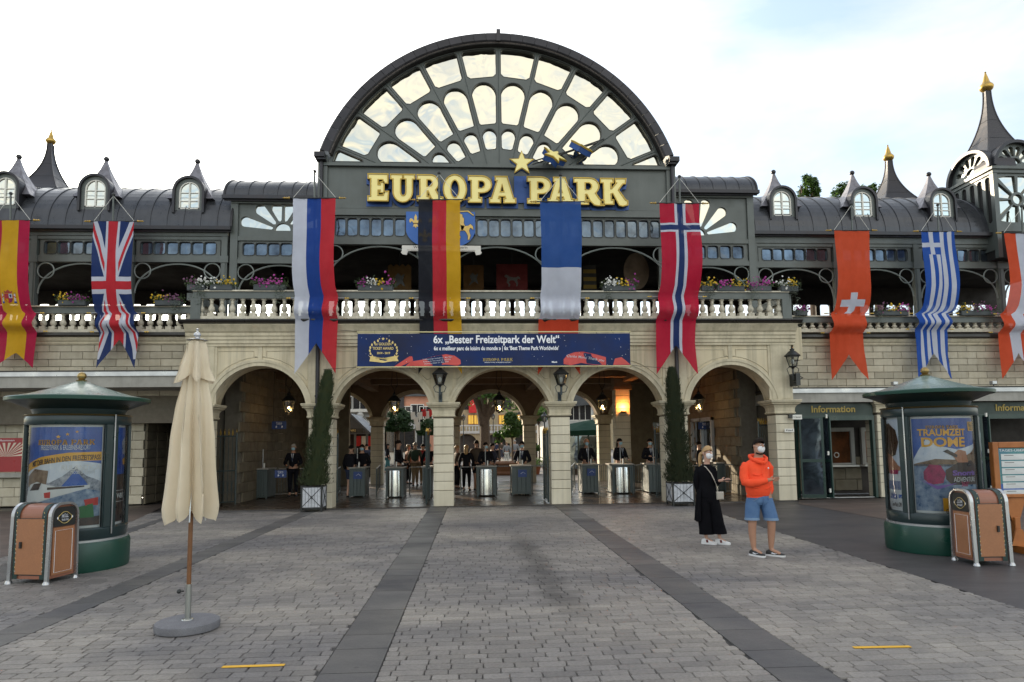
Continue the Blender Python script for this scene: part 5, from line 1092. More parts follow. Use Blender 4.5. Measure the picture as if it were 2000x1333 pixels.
def planter(label, x0, x1, y, z, cols, trail=0, h=.22, seed=0):
    g = thing('flower_box', label, 'flower box', ((x0 + x1) / 2, y, z), 'flower boxes on the balustrade rails'); W = x1 - x0
    MB().cbox(x0, x1, y - .12, y + .1, z - .02, z + .15, .02).build('box', BOXM, g)
    scatter(int(420 * W), lambda: (rnd.uniform(x0 - .08, x1 + .08), y + rnd.gauss(-.02, .09), z + .12 + abs(rnd.gauss(0, .09))), .02, .05).build('foliage', LEAF, g)
    n = len(cols)
    for i, c in enumerate(cols):
        xa, xb = x0 + W * (i - .25) / n, x0 + W * (i + 1.25) / n; m = MB()
        for _ in range(int(60 * W / n) + 14):
            cx, cz = rnd.gauss((xa + xb) / 2, (xb - xa) / 4.2), z + .14 + abs(rnd.gauss(.05, .10)) - (.12 if rnd.random() < .15 else 0); cy = y - .08 + rnd.gauss(0, .07); r = rnd.uniform(.018, .034)
            t = rnd.uniform(-.5, .5); m.add([(cx, cy - .01, cz)] + [(cx + r * math.cos(k * 1.047), cy + t * r * math.sin(k * 1.047), cz + r * math.sin(k * 1.047)) for k in range(6)], [(0, k + 1, (k + 1) % 6 + 1) for k in range(6)])
        m.build('blossoms', FL[c], g)
    if trail:
        for tx in ([x0 + .1] if trail == 1 else ([x1 - .12] if trail == 2 else [x0 + .12, x1 - .2])):
            scatter(150, lambda: (tx + rnd.gauss(0, .09), y - .14 + rnd.gauss(0, .03), z + .12 - abs(rnd.gauss(0, .26))), .014, .03).build('trailing_foliage', LEAFG, g)['kind'] = 'stuff'
yb = Y0 - .10
def pl(label, pa, pb, cols, trail=0, yy=yb, zz=5.93, dz=0): planter(label, ax(pa, 570, yy), ax(pb, 570, yy), yy, zz + dz, cols, trail)
pl('flower box with mauve and white blooms at the left terrace corner', 368, 402, 'dw', 2); pl('flower box full of small yellow blooms near the left terrace corner', 412, 456, 'wy'); pl('flower box with magenta blooms left of the Russian flag', 497, 558, 'pmm', 2)
pl('flower box of mauve, white and yellow blooms between Russian and German flags', 700, 768, 'pwym'); pl('flower box of white and yellow blooms with ivy left of the Norwegian flag', 1178, 1240, 'wwyp', 1)
pl('flower box with yellow blooms beside the Norwegian flag', 1368, 1392, 'y', 2); pl('flower box with magenta and yellow blooms right of the Norwegian flag', 1398, 1452, 'my'); pl('flower box of purple blooms near the right terrace corner', 1462, 1504, 'pm', 1); pl('small flower box of white and yellow blooms on the right corner post', 1522, 1556, 'wy', 2)
zl_, zr_ = 5.88, az(1600, 618, YWR)
pl('flower box of yellow and purple blooms between Spanish and British flags', 118, 172, 'ypp', 0, YWL - .12, zl_); pl('flower box of dull mauve blooms right of the British flag', 305, 356, 'ydd', 2, YWL - .12, zl_); pl('trailing purple flower box on the right wing beside the terrace corner', 1550, 1572, 'p', 1, YWR - .12, zr_)
pl('flower box of pink and yellow blooms between Swiss and Greek flags', 1706, 1768, 'dym', 1, YWR - .12, zr_); pl('flower box of red and purple blooms with hanging ivy right of the Greek flag', 1870, 1936, 'ydm', 2, YWR - .12, zr_)
# ================================================================== lanterns
LGL = GL('lantern glass', (.85, .87, .86), .08, .12); BULB = M('frosted bulb', (.75, .75, .72), .4, var=0, bump=0)
def lantern_body(g, x, y, z, h=.46, lit=False, mat=BLACK):
    """six sided tapering lantern, base at z"""
    r0, r1 = .10, .19; n = 6; cage = MB()
    b = [(x + r0 * math.cos(2 * PI * k / n), y + r0 * math.sin(2 * PI * k / n), z) for k in range(n)]; t = [(x + r1 * math.cos(2 * PI * k / n), y + r1 * math.sin(2 * PI * k / n), z + h * .62) for k in range(n)]
    for k in range(n): cage.tube([b[k], t[k]], .010, 4)
    cage.tube(b, .012, 4, closed=True).tube(t, .014, 4, closed=True); cage.build('cage', mat, g)
    MB().lathe([(.21, h * .60), (.225, h * .64), (.17, h * .74), (.10, h * .88), (.06, h * .92), (.06, h * .98), (.075, h * 1.0), (.03, h * 1.05), (.012, h * 1.14), (.02, h * 1.17), (.002, h * 1.2)], (x, y, z), 12).build('lantern_roof', mat, g, True)
    MB().lathe([(.05, -.06), (.03, -.04), (.10, 0), (.105, .02)], (x, y, z), 10).build('lantern_base', mat, g, True)
    for k in range(n):
        j = (k + 1) % n; q = [Vector(p) for p in (b[k], b[j], t[j], t[k])]; MB().add(q, [(0, 1, 2, 3)]).build('lantern_pane', LGL, g)
    if lit: MB().ball((x, y, z + h * .25), .035, 8).ball((x + .04, y, z + h * .12), .022, 8).build('glowing_bulb', EM('warm lantern light', (1, .62, .22), 28), g, True)
    else: MB().ball((x, y, z + h * .30), .05, 8, sz=1.5).build('bulb', BULB, g, True)
for px, pyt, pyb, lb, Yl, brk in ((859, 712, 786, 'black wall lantern with clear glass above the pillar left of the centre arch', Y0 - .45, 0), (1096, 712, 786, 'black wall lantern with clear glass above the pillar right of the centre arch', Y0 - .45, 0), (1550, 676, 752, 'black wall lantern on a scroll bracket at the right corner of the arcade', Y0 - .35, 1)):
    x = ax(px, 750, Yl); zt_, zb2 = az(px, pyt, Yl), az(px, pyb, Yl); zl = zb2 + (zt_ - zb2) * .46
    g = thing('wall_lantern', lb, 'lantern', (x, Yl, zb2), 'black lanterns on the arcade wall'); lantern_body(g, x, Yl, zl, (zt_ - zl) / 1.2)
    wx = x if not brk else 9.1; m = MB()
    if brk: m.tube([(wx, Yl + .1, zb2 + .1), (x, Yl, zb2 + .14), (x, Yl, zl - .05)], .025, 6).tube([(wx - .02, Yl + .1, zb2 + .3), (wx + .15, Yl + .02, zb2 + .2), (x, Yl, zb2 + .05)], .018, 6); m.box(wx - .1, wx + .02, Yl - .1, Yl + .36, zb2 - .02, zb2 + .32)
    else:
        m.tube([(x, Y0 - .04, zb2 + .05), (x, Y0 - .2, zb2 + .28), (x, Yl, zb2 + .22), (x, Yl, zl - .05)], .03, 8).box(x - .05, x + .05, Y0 - .09, Y0 - .035, zb2, zb2 + .3)
    for s in (-1, 1): m.tube([(x, Yl, zb2 + .26), (x + s * .12, Yl, zb2 + .28), (x + s * .17, Yl, zl - .06), (x + s * .12, Yl, zl - .02), (x + s * .1, Yl, zl)], .011, 5)
    m.build('bracket', M('blue grey iron', (.035, .05, .06), .5, var=.3) if not brk else BLACK, g, True)
for px, pyb, lb, Yl in ((564, 806, 'lit hanging lantern in the leftmost arch', 21.6), (770, 806, 'lit hanging lantern in the second arch from the left', 21.9), (975, 804, 'lit hanging lantern in the centre arch', 21.9), (1177, 803, 'lit hanging lantern in the fourth arch from the left', 21.9), (1365, 802, 'lit hanging lantern in the rightmost arch', 21.6)):
    x, z = ax(px, pyb, Yl), az(px, pyb, Yl); g = thing('hanging_lantern', lb, 'lantern', (x, Yl, z), 'lit lanterns hanging in the arches'); lantern_body(g, x, Yl, z, .60, True)
    m = MB()
    for s in (-1, 1): m.tube([(x, Yl, z + .72), (x + s * .10, Yl, z + .9), (x + s * .05, Yl, 4.28)], .010, 4)
    m.build('suspension_rod', BLACK, g)
    p = bpy.data.lights.new('lantern_light', 'POINT'); p.energy = 2; p.color = (1, .6, .28); p.shadow_soft_size = .05; po = bpy.data.objects.new('lantern_light', p); po.location = (x + .0, Yl - .0, z - .12); COL.objects.link(po)
for px, py, lb in ((1748, 757, 'small grey spotlight on the canopy left of the right advertising column top'), (1941, 757, 'small grey spotlight on the canopy near the right picture edge')):
    p = at(px, py, ycr + .1); g = thing('spotlight', lb, 'spotlight', tuple(p)); MB().box(p.x - .12, p.x + .12, p.y - .05, p.y + .05, ztr, ztr + .02).tube([(p.x, p.y, ztr), (p.x, p.y, ztr + .1)], .015, 6).build('bracket', BLACK, g); MB().cbox(p.x - .08, p.x + .06, p.y - .08, p.y + .06, ztr + .06, ztr + .16, .015).build('lamp_head', GALV, g)
for px, py, w_, h_, s_, lb, yy in ((1557, 815, .28, .13, 'B. Saannah', 'small white street name plate projecting from the corner pier', Y0 - .06), (1542, 841, .27, .10, '◄ Toiletten ►', 'small white wall plate on the corner pier', Y0 - .02)):
    p = at(px, py, yy - .06); g = thing('name_plate', lb, 'sign', tuple(p)); MB().box(p.x - w_ / 2, p.x + w_ / 2, p.y, p.y + .02, p.z - h_ / 2, p.z + h_ / 2).build('plate', WHITE, g); txt('plate_text', s_, .07, BLACK, g, onwall(p.x, p.z, p.y - .002), width=w_ * .75, thick=.001)
    if yy < Y0 - .05: MB().box(p.x - w_ / 2 - .1, p.x - w_ / 2, p.y - .02, p.y + .06, p.z - .03, p.z + .08).build('plate_arm', BLACK, g)
# ================================================================== advertising columns
COLG = M('dark green column frame', (.012, .028, .030), .35, var=.15, bump=.03); COLB = M('green column base', (.006, .05, .034), .38, var=.2, scale=3, bump=.03, tint=(.005, .038, .026)); COPP = M('green patina roof', (.21, .28, .245), .34, coat=.25, metal=.0, var=.4, scale=7, bump=.1, tint=(.05, .10, .085), streak=.2)
def PM(n, c, **k): return M(n, c, .35, var=k.pop('var', .15), bump=0, **k)
PSKY = PM('poster blue', (.035, .12, .42), var=.6, tint=(.012, .04, .22), scale=3); PSEA = PM('poster sea', (.03, .09, .2), var=.9, scale=9, tint=(.35, .42, .5)); PMTN = PM('poster mountain', (.10, .12, .16), var=.9, scale=12, tint=(.5, .52, .56)); PROCK = PM('poster rock', (.12, .07, .04), var=.9, scale=10, tint=(.3, .22, .15)); PWH = PM('poster white', (.62, .64, .64)); PDK = PM('poster dark', (.02, .022, .03), var=.5, scale=6, tint=(.10, .06, .04)); PGD = PM('poster gold', (.70, .36, .03)); PRD = PM('poster red', (.5, .03, .02)); PPK = PM('poster magenta', (.40, .03, .12), var=.6, scale=20, tint=(.16, .01, .05)); PPU = PM('poster violet', (.22, .12, .42)); PCL = PM('poster cloud', (.45, .52, .62), var=.6, scale=6, tint=(.7, .72, .74)); PHR = PM('poster brown hair', (.07, .035, .02), var=.5, scale=20); PSK = PM('poster skin', (.42, .2, .12), var=.3, scale=8); PGR = PM('poster green', (.03, .18, .05), var=.4)
CGL = GL('column glazing', (.95, .97, .97), .04, -.02)
def adcolumn(label, X_, D, wins, roofmat, K):
    C = Vector((X_, D, 0)); f = Vector((X_, D, 0)).normalized(); r = Vector((f.y, -f.x, 0)); g = thing('advertising_column', label, 'advertising column', tuple(C), 'round advertising columns')
    def P(R, phi, z): a = math.radians(phi); return C + r * (R * K * math.sin(a)) - f * (R * K * math.cos(a)) + Vector((0, 0, z))
    MB().lathe([(.73, .0), (.74, .04), (.745, .36), (.73, .40), (.70, .41)], C, 56, sx=K, sy=K).build('base_drum', COLB, g, True); MB().lathe([(.705, .405), (.705, .435), (.68, .44)], C, 56, sx=K, sy=K).build('base_ring', GALV, g, True)
    MB().lathe([(.60, .43), (.60, 2.26)], C, 48, sx=K, sy=K).build('inner_core', DARK, g, True)
    zt = 2.18
    MB().lathe([(.685, .44), (.695, .47), (.70, .58), (.685, .60), (.60, .605)], C, 56, sx=K, sy=K).build('lower_ring', COLG, g, True); MB().lathe([(.60, 2.05), (.685, 2.055), (.70, 2.08), (.70, zt - .03), (.69, zt)], C, 56, sx=K, sy=K).build('upper_ring', COLG, g, True)
    MB().lathe([(.70, zt), (.715, zt + .012), (.70, zt + .024)], C, 56, sx=K, sy=K).build('trim_ring', BRASS, g, True)
    MB().lathe([(.69, zt + .024), (.72, zt + .10), (1.0, zt + .20), (1.06, zt + .215)], C, 56, sx=K * .87, sy=K * .87).build('eave_soffit', COLG, g, True)
    MB().lathe([(1.06, zt + .212), (1.10, zt + .22), (1.105, zt + .262), (1.09, zt + .275)], C, 56, sx=K * .87, sy=K * .87).build('eave_rim', COLB, g, True)
    MB().lathe([(1.09, zt + .272), (.80, zt + .32), (.5, zt + .40), (.25, zt + .475), (.08, zt + .53), (.03, zt + .535)], C, 56, sx=K * .87, sy=K * .87).build('roof_cone', roofmat, g, True)
    m = MB(); m.lathe([(.06, zt + .52), (.075, zt + .545), (.04, zt + .56)], C, 14).ball((C.x, C.y, zt + .61), .062, 14); m.build('gilt_knob', BRASS, g, True)
    # window bays: (phi0, phi1); mullions between
    al = sorted(wins, key=lambda w_: w_[0]); edges = []
    for a, b, _ in al: edges += [a, b]
    gaps = [(edges[i], edges[i + 1]) for i in range(1, len(edges) - 1, 2)] + [(edges[-1], edges[0] + 360)]
    for a, b in gaps:
        n = max(2, int((b - a) / 6)); m = MB(); pts = [(R, a + (b - a) * k / n) for k in range(n + 1) for R in ((.61, .70))]
        m.add([P(R, ph, z) for z in (.60, 2.055) for R, ph in pts], []); N = len(pts)
        m.f += [(i, i + 2, i + 2 + N, i + N) for i in range(1, N - 2, 2)] + [(0, 1, N + 1, N), (N - 2, N - 1, 2 * N - 1, 2 * N - 2)]; m.m += [0] * (len(m.f) - len(m.m)); m.build('frame_bay', COLG, g)
    for a, b, art in al:
        n = 14; m = MB(); m.add([P(.612, a + (b - a) * k / n, z) for z in (.60, 2.055) for k in range(n + 1)], [(i, i + 1, i + n + 2, i + n + 1) for i in range(n)]); ps = m.build('poster', PWH, g)
        def mp(s, t, d=0): return P(.6145 + d, a + (b - a) * s, .64 + 1.38 * t)
        def poly(pts, mat, nm, lay=1):
            bm = bmesh.new(); bm.faces.new([bm.verts.new((x, 0, z)) for x, z in pts])
            for q in range(1, 12): bmesh.ops.bisect_plane(bm, geom=bm.verts[:] + bm.edges[:] + bm.faces[:], plane_co=(q / 12, 0, 0), plane_no=(1, 0, 0))
            for v in bm.verts: v.co = mp(min(.985, max(.015, v.co.x)), min(1.0, max(0.0, v.co.z)), .0022 * lay)
            me = bpy.data.meshes.new(nm); bm.to_mesh(me); bm.free(); me.materials.append(mat); inst(me, nm, (0, 0, 0), ps)
        arcl = .6145 * K * math.radians(b - a)
        def T_(s, ct, cs, wd, mat, lay=5, size=.1, bold=.0, shear=0, rot=0.0, bend=0.0):
            # text centred at (cs, ct) in poster units, width wd of the poster width
            txt('poster_text', s, size, mat, ps, lambda x, y, z: mp(cs + x / arcl, ct + (y + rot * x - bend * x * x) / 1.38, .0022 * lay + z), width=wd * arcl, thick=.0005, bold=bold, shear=shear)
        def TT(ct, cs, wd, mat, lay=5): smalltitle(ps, 0, 0, wd * arcl, lambda x, y, z: mp(cs + x / arcl, ct + y / 1.38, .0022 * lay), mat, 'poster_title')
        art(poly, T_, TT)
        m = MB(); m.add([P(.66, a + (b - a) * k / n, z) for z in (.60, 2.055) for k in range(n + 1)], [(i, i + 1, i + n + 2, i + n + 1) for i in range(n)]); m.build('glazing', CGL, g, True)
        for ph in (a, b): MB().tube([P(.668, ph, .6), P(.668, ph, 2.05)], .010, 4).build('glazing_bar', COLG, g)
    for a, b in gaps[:1]: MB().tube([P(.712, (a + b) / 2 + 2, .5), P(.712, (a + b) / 2 + 2, 2.2)], .009, 5).build('door_seam', GALV, g)
    return g
def art_train(poly, T, TT):
    poly([(0, 0), (1, 0), (1, 1), (0, 1)], PSKY, 'print_sky'); poly([(0, .30), (1, .42), (1, .62), (.7, .66), (0, .60)], PCL, 'print_cloud', 2)
    TT(.845, .57, .66, PGD); T('FREIZEITPARK & ERLEBNIS-RESORT', .79, .57, .56, PWH)
    for dx, dy, r in ((.50, .90, .022), (.60, .925, .018), (.70, .95, .016)): poly([(dx + x * 1.4, dy + z) for x, z in starpoly(r)], PGD, 'print_star', 3)
    poly([(0, .62), (.3, .70), (.62, .74), (1, .745), (1, .655), (.62, .655), (.3, .62), (0, .54)], PGD, 'print_ribbon', 3); T('MIT DER BAHN IN DEN FREIZEITSPASS', .672, .56, .82, PDK, bold=.002, rot=.10, bend=.12)
    poly([(0, .35), (.2, .45), (.42, .44), (.56, .50), (.7, .60), (.82, .50), (1, .44), (1, .2), (0, .2)], PMTN, 'print_mountain', 3); poly([(.52, .36), (.62, .47), (.70, .56), (.80, .46), (.86, .38), (.7, .34)], PSKY, 'print_lake', 4)
    poly([(.05, .50), (.2, .58), (.4, .56), (.38, .42), (.2, .36), (.05, .40)], PROCK, 'print_rock', 4)
    poly([(0, .30), (.12, .42), (.25, .45), (.5, .40), (.86, .41), (.86, .38), (.5, .30), (.25, .24), (.06, .20), (0, .21)], PWH, 'print_train', 5); poly([(.12, .36), (.2, .43), (.32, .44), (.28, .37)], PDK, 'print_windscreen', 6); poly([(.36, .34), (.44, .35), (.44, .29), (.37, .29)], PRD, 'print_badge', 6); poly([(.40, .395), (.8, .405), (.8, .39), (.40, .37)], PDK, 'print_window_band', 6)
    poly([(.3, .26), (.5, .30), (.75, .38), (1, .34), (1, .06), (0, .02), (0, .2)], PSEA, 'print_surf', 4)
    poly([(0, 0), (1, 0), (1, .09), (0, .06)], PDK, 'print_foot', 6); poly([(.74, .19), (.9, .22), (.92, .08), (.76, .08)], PGR, 'print_boat', 7); poly([(.80, .26), (.96, .28), (.96, .2), (.82, .2)], PRD, 'print_boat', 7)
    T('RULANTICA', .585, .76, .42, PWH, bold=.001); T('Hotel & Resort', .545, .78, .26, PWH); T('EUROPA', .045, .70, .12, PWH, lay=7)
def art_side(poly, T, TT):
    poly([(0, .5), (1, .5), (1, 1), (0, 1)], PSKY, 'print_sky'); poly([(0, 0), (1, 0), (1, .5), (0, .5)], PDK, 'print_dark', 1); poly([(.5, .85), (.8, .9), (.95, .8), (.9, .7), (.6, .72)], PMTN, 'print_figure', 2); poly([(.6, .66), (.95, .68), (.95, .6), (.65, .6)], PGD, 'print_gold', 2)
    poly([(.18, .33), (.9, .33), (.9, .21), (.18, .21)], PWH, 'print_frame', 2); poly([(.21, .325), (.88, .325), (.88, .215), (.21, .215)], PDK, 'print_frame', 3); T('WERT', .27, .54, .6, PWH, bold=.002)
def art_dome(poly, T, TT):
    poly([(0, 0), (1, 0), (1, 1), (0, 1)], PSKY, 'print_sky'); poly([(0, .55), (.2, .78), (.35, .7), (.6, .66), (1, .72), (1, .5), (0, .5)], PCL, 'print_cloud', 2); poly([(0, .50), (.3, .56), (.55, .55), (.85, .62), (1, .68), (1, .48), (0, .48)], PROCK, 'print_rock', 3); poly([(0, 0), (1, 0), (1, .50), (.0, .50)], PSEA, 'print_sea', 3)
    poly([(.42, .44), (.60, .52), (.86, .54), (1, .46), (.97, .28), (.5, .28), (.42, .34)], PDK, 'print_cliff', 4); poly([(.14, .42), (.22, .50), (.36, .49), (.42, .40), (.38, .30), (.22, .28), (.14, .34)], PPK, 'print_coral', 5); poly([(.10, .33), (.3, .27), (.56, .30), (.3, .23)], PPU, 'print_wave', 6)
    poly([(.52, .60), (.62, .66), (.74, .64), (.78, .52), (.6, .52)], PSK, 'print_rider', 5); poly([(.40, .64), (.46, .66), (.60, .60), (.58, .57)], PDK, 'print_horn', 6)
    TT(.905, .42, .44, PGD); T('TRAUMZEIT', .842, .42, .66, PGD, size=.14, bold=.004); T('DOME', .735, .43, .60, PGD, size=.19, bold=.006)
    poly([(.82, .96), (1, .96), (1, .86), (.82, .86)], PGD, 'print_tab', 5); T('NEU IN', .93, .91, .15, PDK, lay=7); T('2021', .89, .91, .11, PDK, lay=7)
    T('Snorris', .405, .72, .42, PPU, bold=.004); T('ADVENTURE', .335, .72, .40, PWH); T('360°', .285, .70, .14, PPK, bold=.002)
    poly([(.36, .14), (.66, .14), (.66, 0), (.36, 0)], PGD, 'print_box', 5); T('DAS\nFÜR\nGANZE', .07, .47, .16, PDK, lay=7, bold=.001)
def art_bank(poly, T, TT):
    poly([(0, .38), (1, .38), (1, 1), (0, 1)], PCL, 'print_sky'); poly([(0, .95), (.4, .96), (.75, .88), (.85, .74), (.7, .60), (.3, .55), (0, .62)], PHR, 'print_hair', 2); poly([(.0, .62), (.4, .60), (.75, .50), (.8, .42), (.3, .38), (0, .4)], PSK, 'print_face', 3); poly([(.2, .50), (.6, .52), (.9, .46), (.85, .42), (.3, .42)], PSK, 'print_hand', 4); poly([(.3, .42), (.8, .43), (.75, .38), (.3, .38)], PPK, 'print_sleeve', 5)
    poly([(0, 0), (1, 0), (1, .38), (0, .38)], PWH, 'print_sheet', 5)
    for k in range(8): T('Morgen kann kommen und wir machen', .30 - k * .012, .50, .72, PSKY, lay=7, size=.03)
    T('Volksbanken', .145, .45, .45, PSKY, lay=7, bold=.001); T('Raiffeisenbanken', .125, .45, .45, PSKY, lay=7, bold=.001); poly([(.74, .155), (.98, .155), (.98, .115), (.74, .115)], PSKY, 'print_mark', 6); poly([(.78, .15), (.84, .12), (.9, .15), (.9, .145), (.84, .113), (.78, .145)], PWH, 'print_mark', 8); T('Cewe Mack DM', .04, .6, .5, PDK, lay=7)
adcolumn('left green advertising column with blue train poster and pale sunlit roof', -5.82, 10.25, [(-78, 30, art_train), (46, 86, art_side), (110, 250, lambda *a: None)], COPP, .96)
adcolumn('right green advertising column with gold lettered Traumzeit Dome poster', 7.20, 10.15, [(-86, -38, art_bank), (-24, 76, art_dome), (100, 240, lambda *a: None)], COPP, .94)
# ================================================================== litter bins
TERR = M('copper brown panel', (.34, .15, .07), .42, var=.12, scale=4, bump=.03, spotty=.06); TERD = M('copper brown lid', (.28, .115, .07), .36, var=.12, bump=.03); ALU = M('cast aluminium', (.50, .51, .52), .3, metal=.85, var=.15, bump=.06); STRP = M('dark green strap print', (.012, .035, .03), .5, var=.3, bump=0)
def litterbin(label, pa, pb, pc, flip):
    """pa, pb: feet of the door side, pb the corner shared with the end panel whose far foot is pc"""
    A, B, Cc = gd(*pa), gd(*pb), gd(*pc); u = (A - B); Ld = u.length; u.normalize(); v = Vector((-u.y, u.x, 0)); 
    if v.dot(Cc - B) < 0: v = -v
    Wd = (Cc - B).dot(v); Wd = max(.45, min(.62, Wd)); H = 1.02; g = thing('litter_bin', label, 'litter bin', tuple(B), 'copper brown litter bins')
    def Q(a, b, c): return B + u * a + v * b + Vector((0, 0, c))
    def box(m, a0, a1, b0, b1, c0, c1, mi=0): return m.add([Q(a, b, c) for c in (c0, c1) for b in (b0, b1) for a in (a0, a1)], [(0, 2, 3, 1), (4, 5, 7, 6), (0, 1, 5, 4), (2, 6, 7, 3), (0, 4, 6, 2), (1, 3, 7, 5)], mi)
    sec = [(0.03, .06)] + [(.03 + .15 * (1 - math.cos(t)), H - .17 + .15 * math.sin(t)) for t in [PI / 2 * k / 7 for k in range(8)]] + [(Wd - .03 - .15 * (1 - math.cos(t)), H - .17 + .15 * math.sin(t)) for t in [PI / 2 * (7 - k) / 7 for k in range(8)]] + [(Wd - .03, .06)]
    n = len(sec); m = MB(); m.add([Q(.03, b, c) for b, c in sec] + [Q(Ld - .03, b, c) for b, c in sec], [(i, i + 1, i + 1 + n, i + n) for i in range(n - 1)] + [tuple(range(n)), tuple(range(2 * n - 1, n - 1, -1))]); m.build('bin_body', TERD, g, False)
    for a in (0.0, Ld - .05):               # cast end frames
        m = MB(); o = sec[:]; o[0] = (.0 + .01, 0.0); o[-1] = (Wd - .01, 0.0)
        for aa in (a, a + .05): pass
        oo = offs(o, .018); oo[0] = (oo[0][0], 0); oo[-1] = (oo[-1][0], 0); ii = offs(o, -.012); N = len(o); V = [Q(aa, b, c) for aa in (a - .004, a + .044) for P_ in (oo, ii) for b, c in P_]; m.add(V, [(i, i + 1, N + i + 1, N + i) for i in range(N - 1)] + [(2 * N + i, 2 * N + i + 1, 3 * N + i + 1, 3 * N + i) for i in range(N - 1)] + [(i, i + 1, 2 * N + i + 1, 2 * N + i) for i in range(N - 1)] + [(N + i, N + i + 1, 3 * N + i + 1, 3 * N + i) for i in range(N - 1)]); m.build('end_frame', ALU, g, False)
        for b in (.01, Wd - .01): MB().lathe([(.045, 0), (.04, .02), (.028, .04)], Q(a + .025, b, 0), 10).build('foot', ALU, g, True)
    m = MB(); box(m, .10, Ld - .10, .012, .03, .12, H - .20); m.build('door_panel', TERR, g)
    m = MB(); box(m, .09, Ld - .09, .022, .031, .105, .12); box(m, .09, Ld - .09, .020, .031, H - .20, H - .192); m.build('door_gap', BLACK, g)
    for a in (.065, Ld - .135):
        m = MB(); m.add([Q(aa, b - (.016 if b < Wd / 2 else -.006), c + (.008 if c > .6 else 0)) for aa in (a, a + .07) for b, c in sec], [(i, i + 1, i + 1 + n, i + n) for i in range(n - 1)]); m.build('strap', STRP, g)
        for k in range(8): zc = .16 + k * .115; MB().add([Q(a + .035 + .009 * math.cos(q * PI / 4), .0115, zc + .009 * math.sin(q * PI / 4)) for q in range(8)], [tuple(range(8))]).build('stud', SLABM, g)
        for k in range(7):
            zc = .21 + k * .115; MB().add([Q(a + .035 + dx, .0115, zc + dz) for dx, dz in ((-.008, -.012), (.003, -.004), (.008, .012), (-.003, .003))], [(0, 1, 2, 3)]).build('stud', GPR, g)
    m = MB(); box(m, (Ld - .19 if True else .1), (Ld - .165 if True else .12), -.012, .012, H * .44, H * .52); m.build('latch', BLACK, g)
    m = MB(); box(m, .012, .03, .07, Wd - .07, .10, H - .32); m.build('end_panel', TERR, g)
    fr = [Q(.008, b, c) for b, c in ((.10, .13), (Wd - .10, .13), (Wd - .10, H - .36), (.10, H - .36))]; MB().tube(fr, .0035, 4, closed=True).build('panel_line', WPR, g)
    pts = [(.06, H - .31), (Wd - .06, H - .31), (Wd - .06, H - .14)] + [(Wd - .06 - .08 * (1 - math.cos(t)), H - .14 + .08 * math.sin(t)) for t in (.5, 1.0, 1.57)] + [(.06 + .08 * (1 - math.cos(t)), H - .14 + .08 * math.sin(t)) for t in (1.57, 1.0, .5)] + [(.06, H - .14)]
    m = MB(); m.add([Q(.008, b, c) for b, c in pts], [tuple(range(len(pts)))]); m.build('opening_panel', BLACK, g)
    MB().tube([Q(.004, Wd / 2 + .085 * math.cos(q) * (1.25 if abs(math.cos(q)) > .9 else 1), H - .20 + .075 * math.sin(q)) for q in [2 * PI * k / 20 for k in range(20)]], .0035, 4, closed=True).build('emblem_ring', GPR, g)
    e = -v if flip else v
    for s_, dz, sz in (('MÜLL', .018, .062), ('TRASH FUN', -.03, .036)): txt('bin_text', s_, sz, WPR, g, lambda x, y, z, dz=dz: B + u * .003 + v * (Wd / 2 + (x if (v.x > 0) else -x)) + Vector((0, 0, H - .20 + dz + y)), width=.11, thick=.0004, bold=.002)
    for b in (.12, Wd - .12): MB().add([Q(.004, b + .014 * math.cos(q * PI / 2), H - .2 + .02 * math.sin(q * PI / 2)) for q in range(4)], [(0, 1, 2, 3)]).build('emblem_dot', WPR, g)
    return g
litterbin('copper brown litter bin standing in front of the left advertising column', (12, 1141), (92, 1143), (143, 1128), False)
litterbin('copper brown litter bin standing in front of the right advertising column', (1981, 1105), (1905, 1106), (1863, 1094), True)
# ================================================================== closed parasol
u0 = gd(366, 1229); D_ = u0.y; g = thing('closed_parasol', 'closed cream parasol with wooden pole on a round grey concrete foot', 'parasol', (u0.x, u0.y, 0))
CREAM = M('cream parasol cloth', (.80, .71, .55), .8, var=.14, scale=3, bump=.12, bscale=150, transl=.28, tint=(.56, .44, .29)); CONC = M('grey concrete foot', (.16, .16, .175), .85, var=.2, scale=8, bump=.5, bscale=120, spotty=.2); WOOD = M('brown varnished pole', (.18, .075, .025), .45, var=.3, scale=20, bump=.05)
c = (u0.x, u0.y, 0); lean = .016
MB().lathe([(.27, 0), (.285, .01), (.29, .05), (.285, .075), (.265, .085), (.03, .088)], c, 56).build('concrete_foot', CONC, g, True)
MB().lathe([(.055, .088), (.05, .096), (.03, .10)], c, 20).lathe([(.028, .09), (.028, .42)], c, 20).build('steel_sleeve', M('zinc plated sleeve', (.42, .43, .41), .32, metal=.9, var=.2), g, True)
MB().tube([(c[0] - .03, c[1] - .02, .36), (c[0] - .055, c[1] - .03, .36)], .008, 6).ball((c[0] - .075, c[1] - .035, .36), .022, 8).build('clamp_knob', BLACK, g, True)
zt_ = az(384, 660, D_); MB().tube([(c[0], c[1], .40), (c[0] + .004, c[1], zt_)], .021, 12).build('pole', WOOD, g, True)
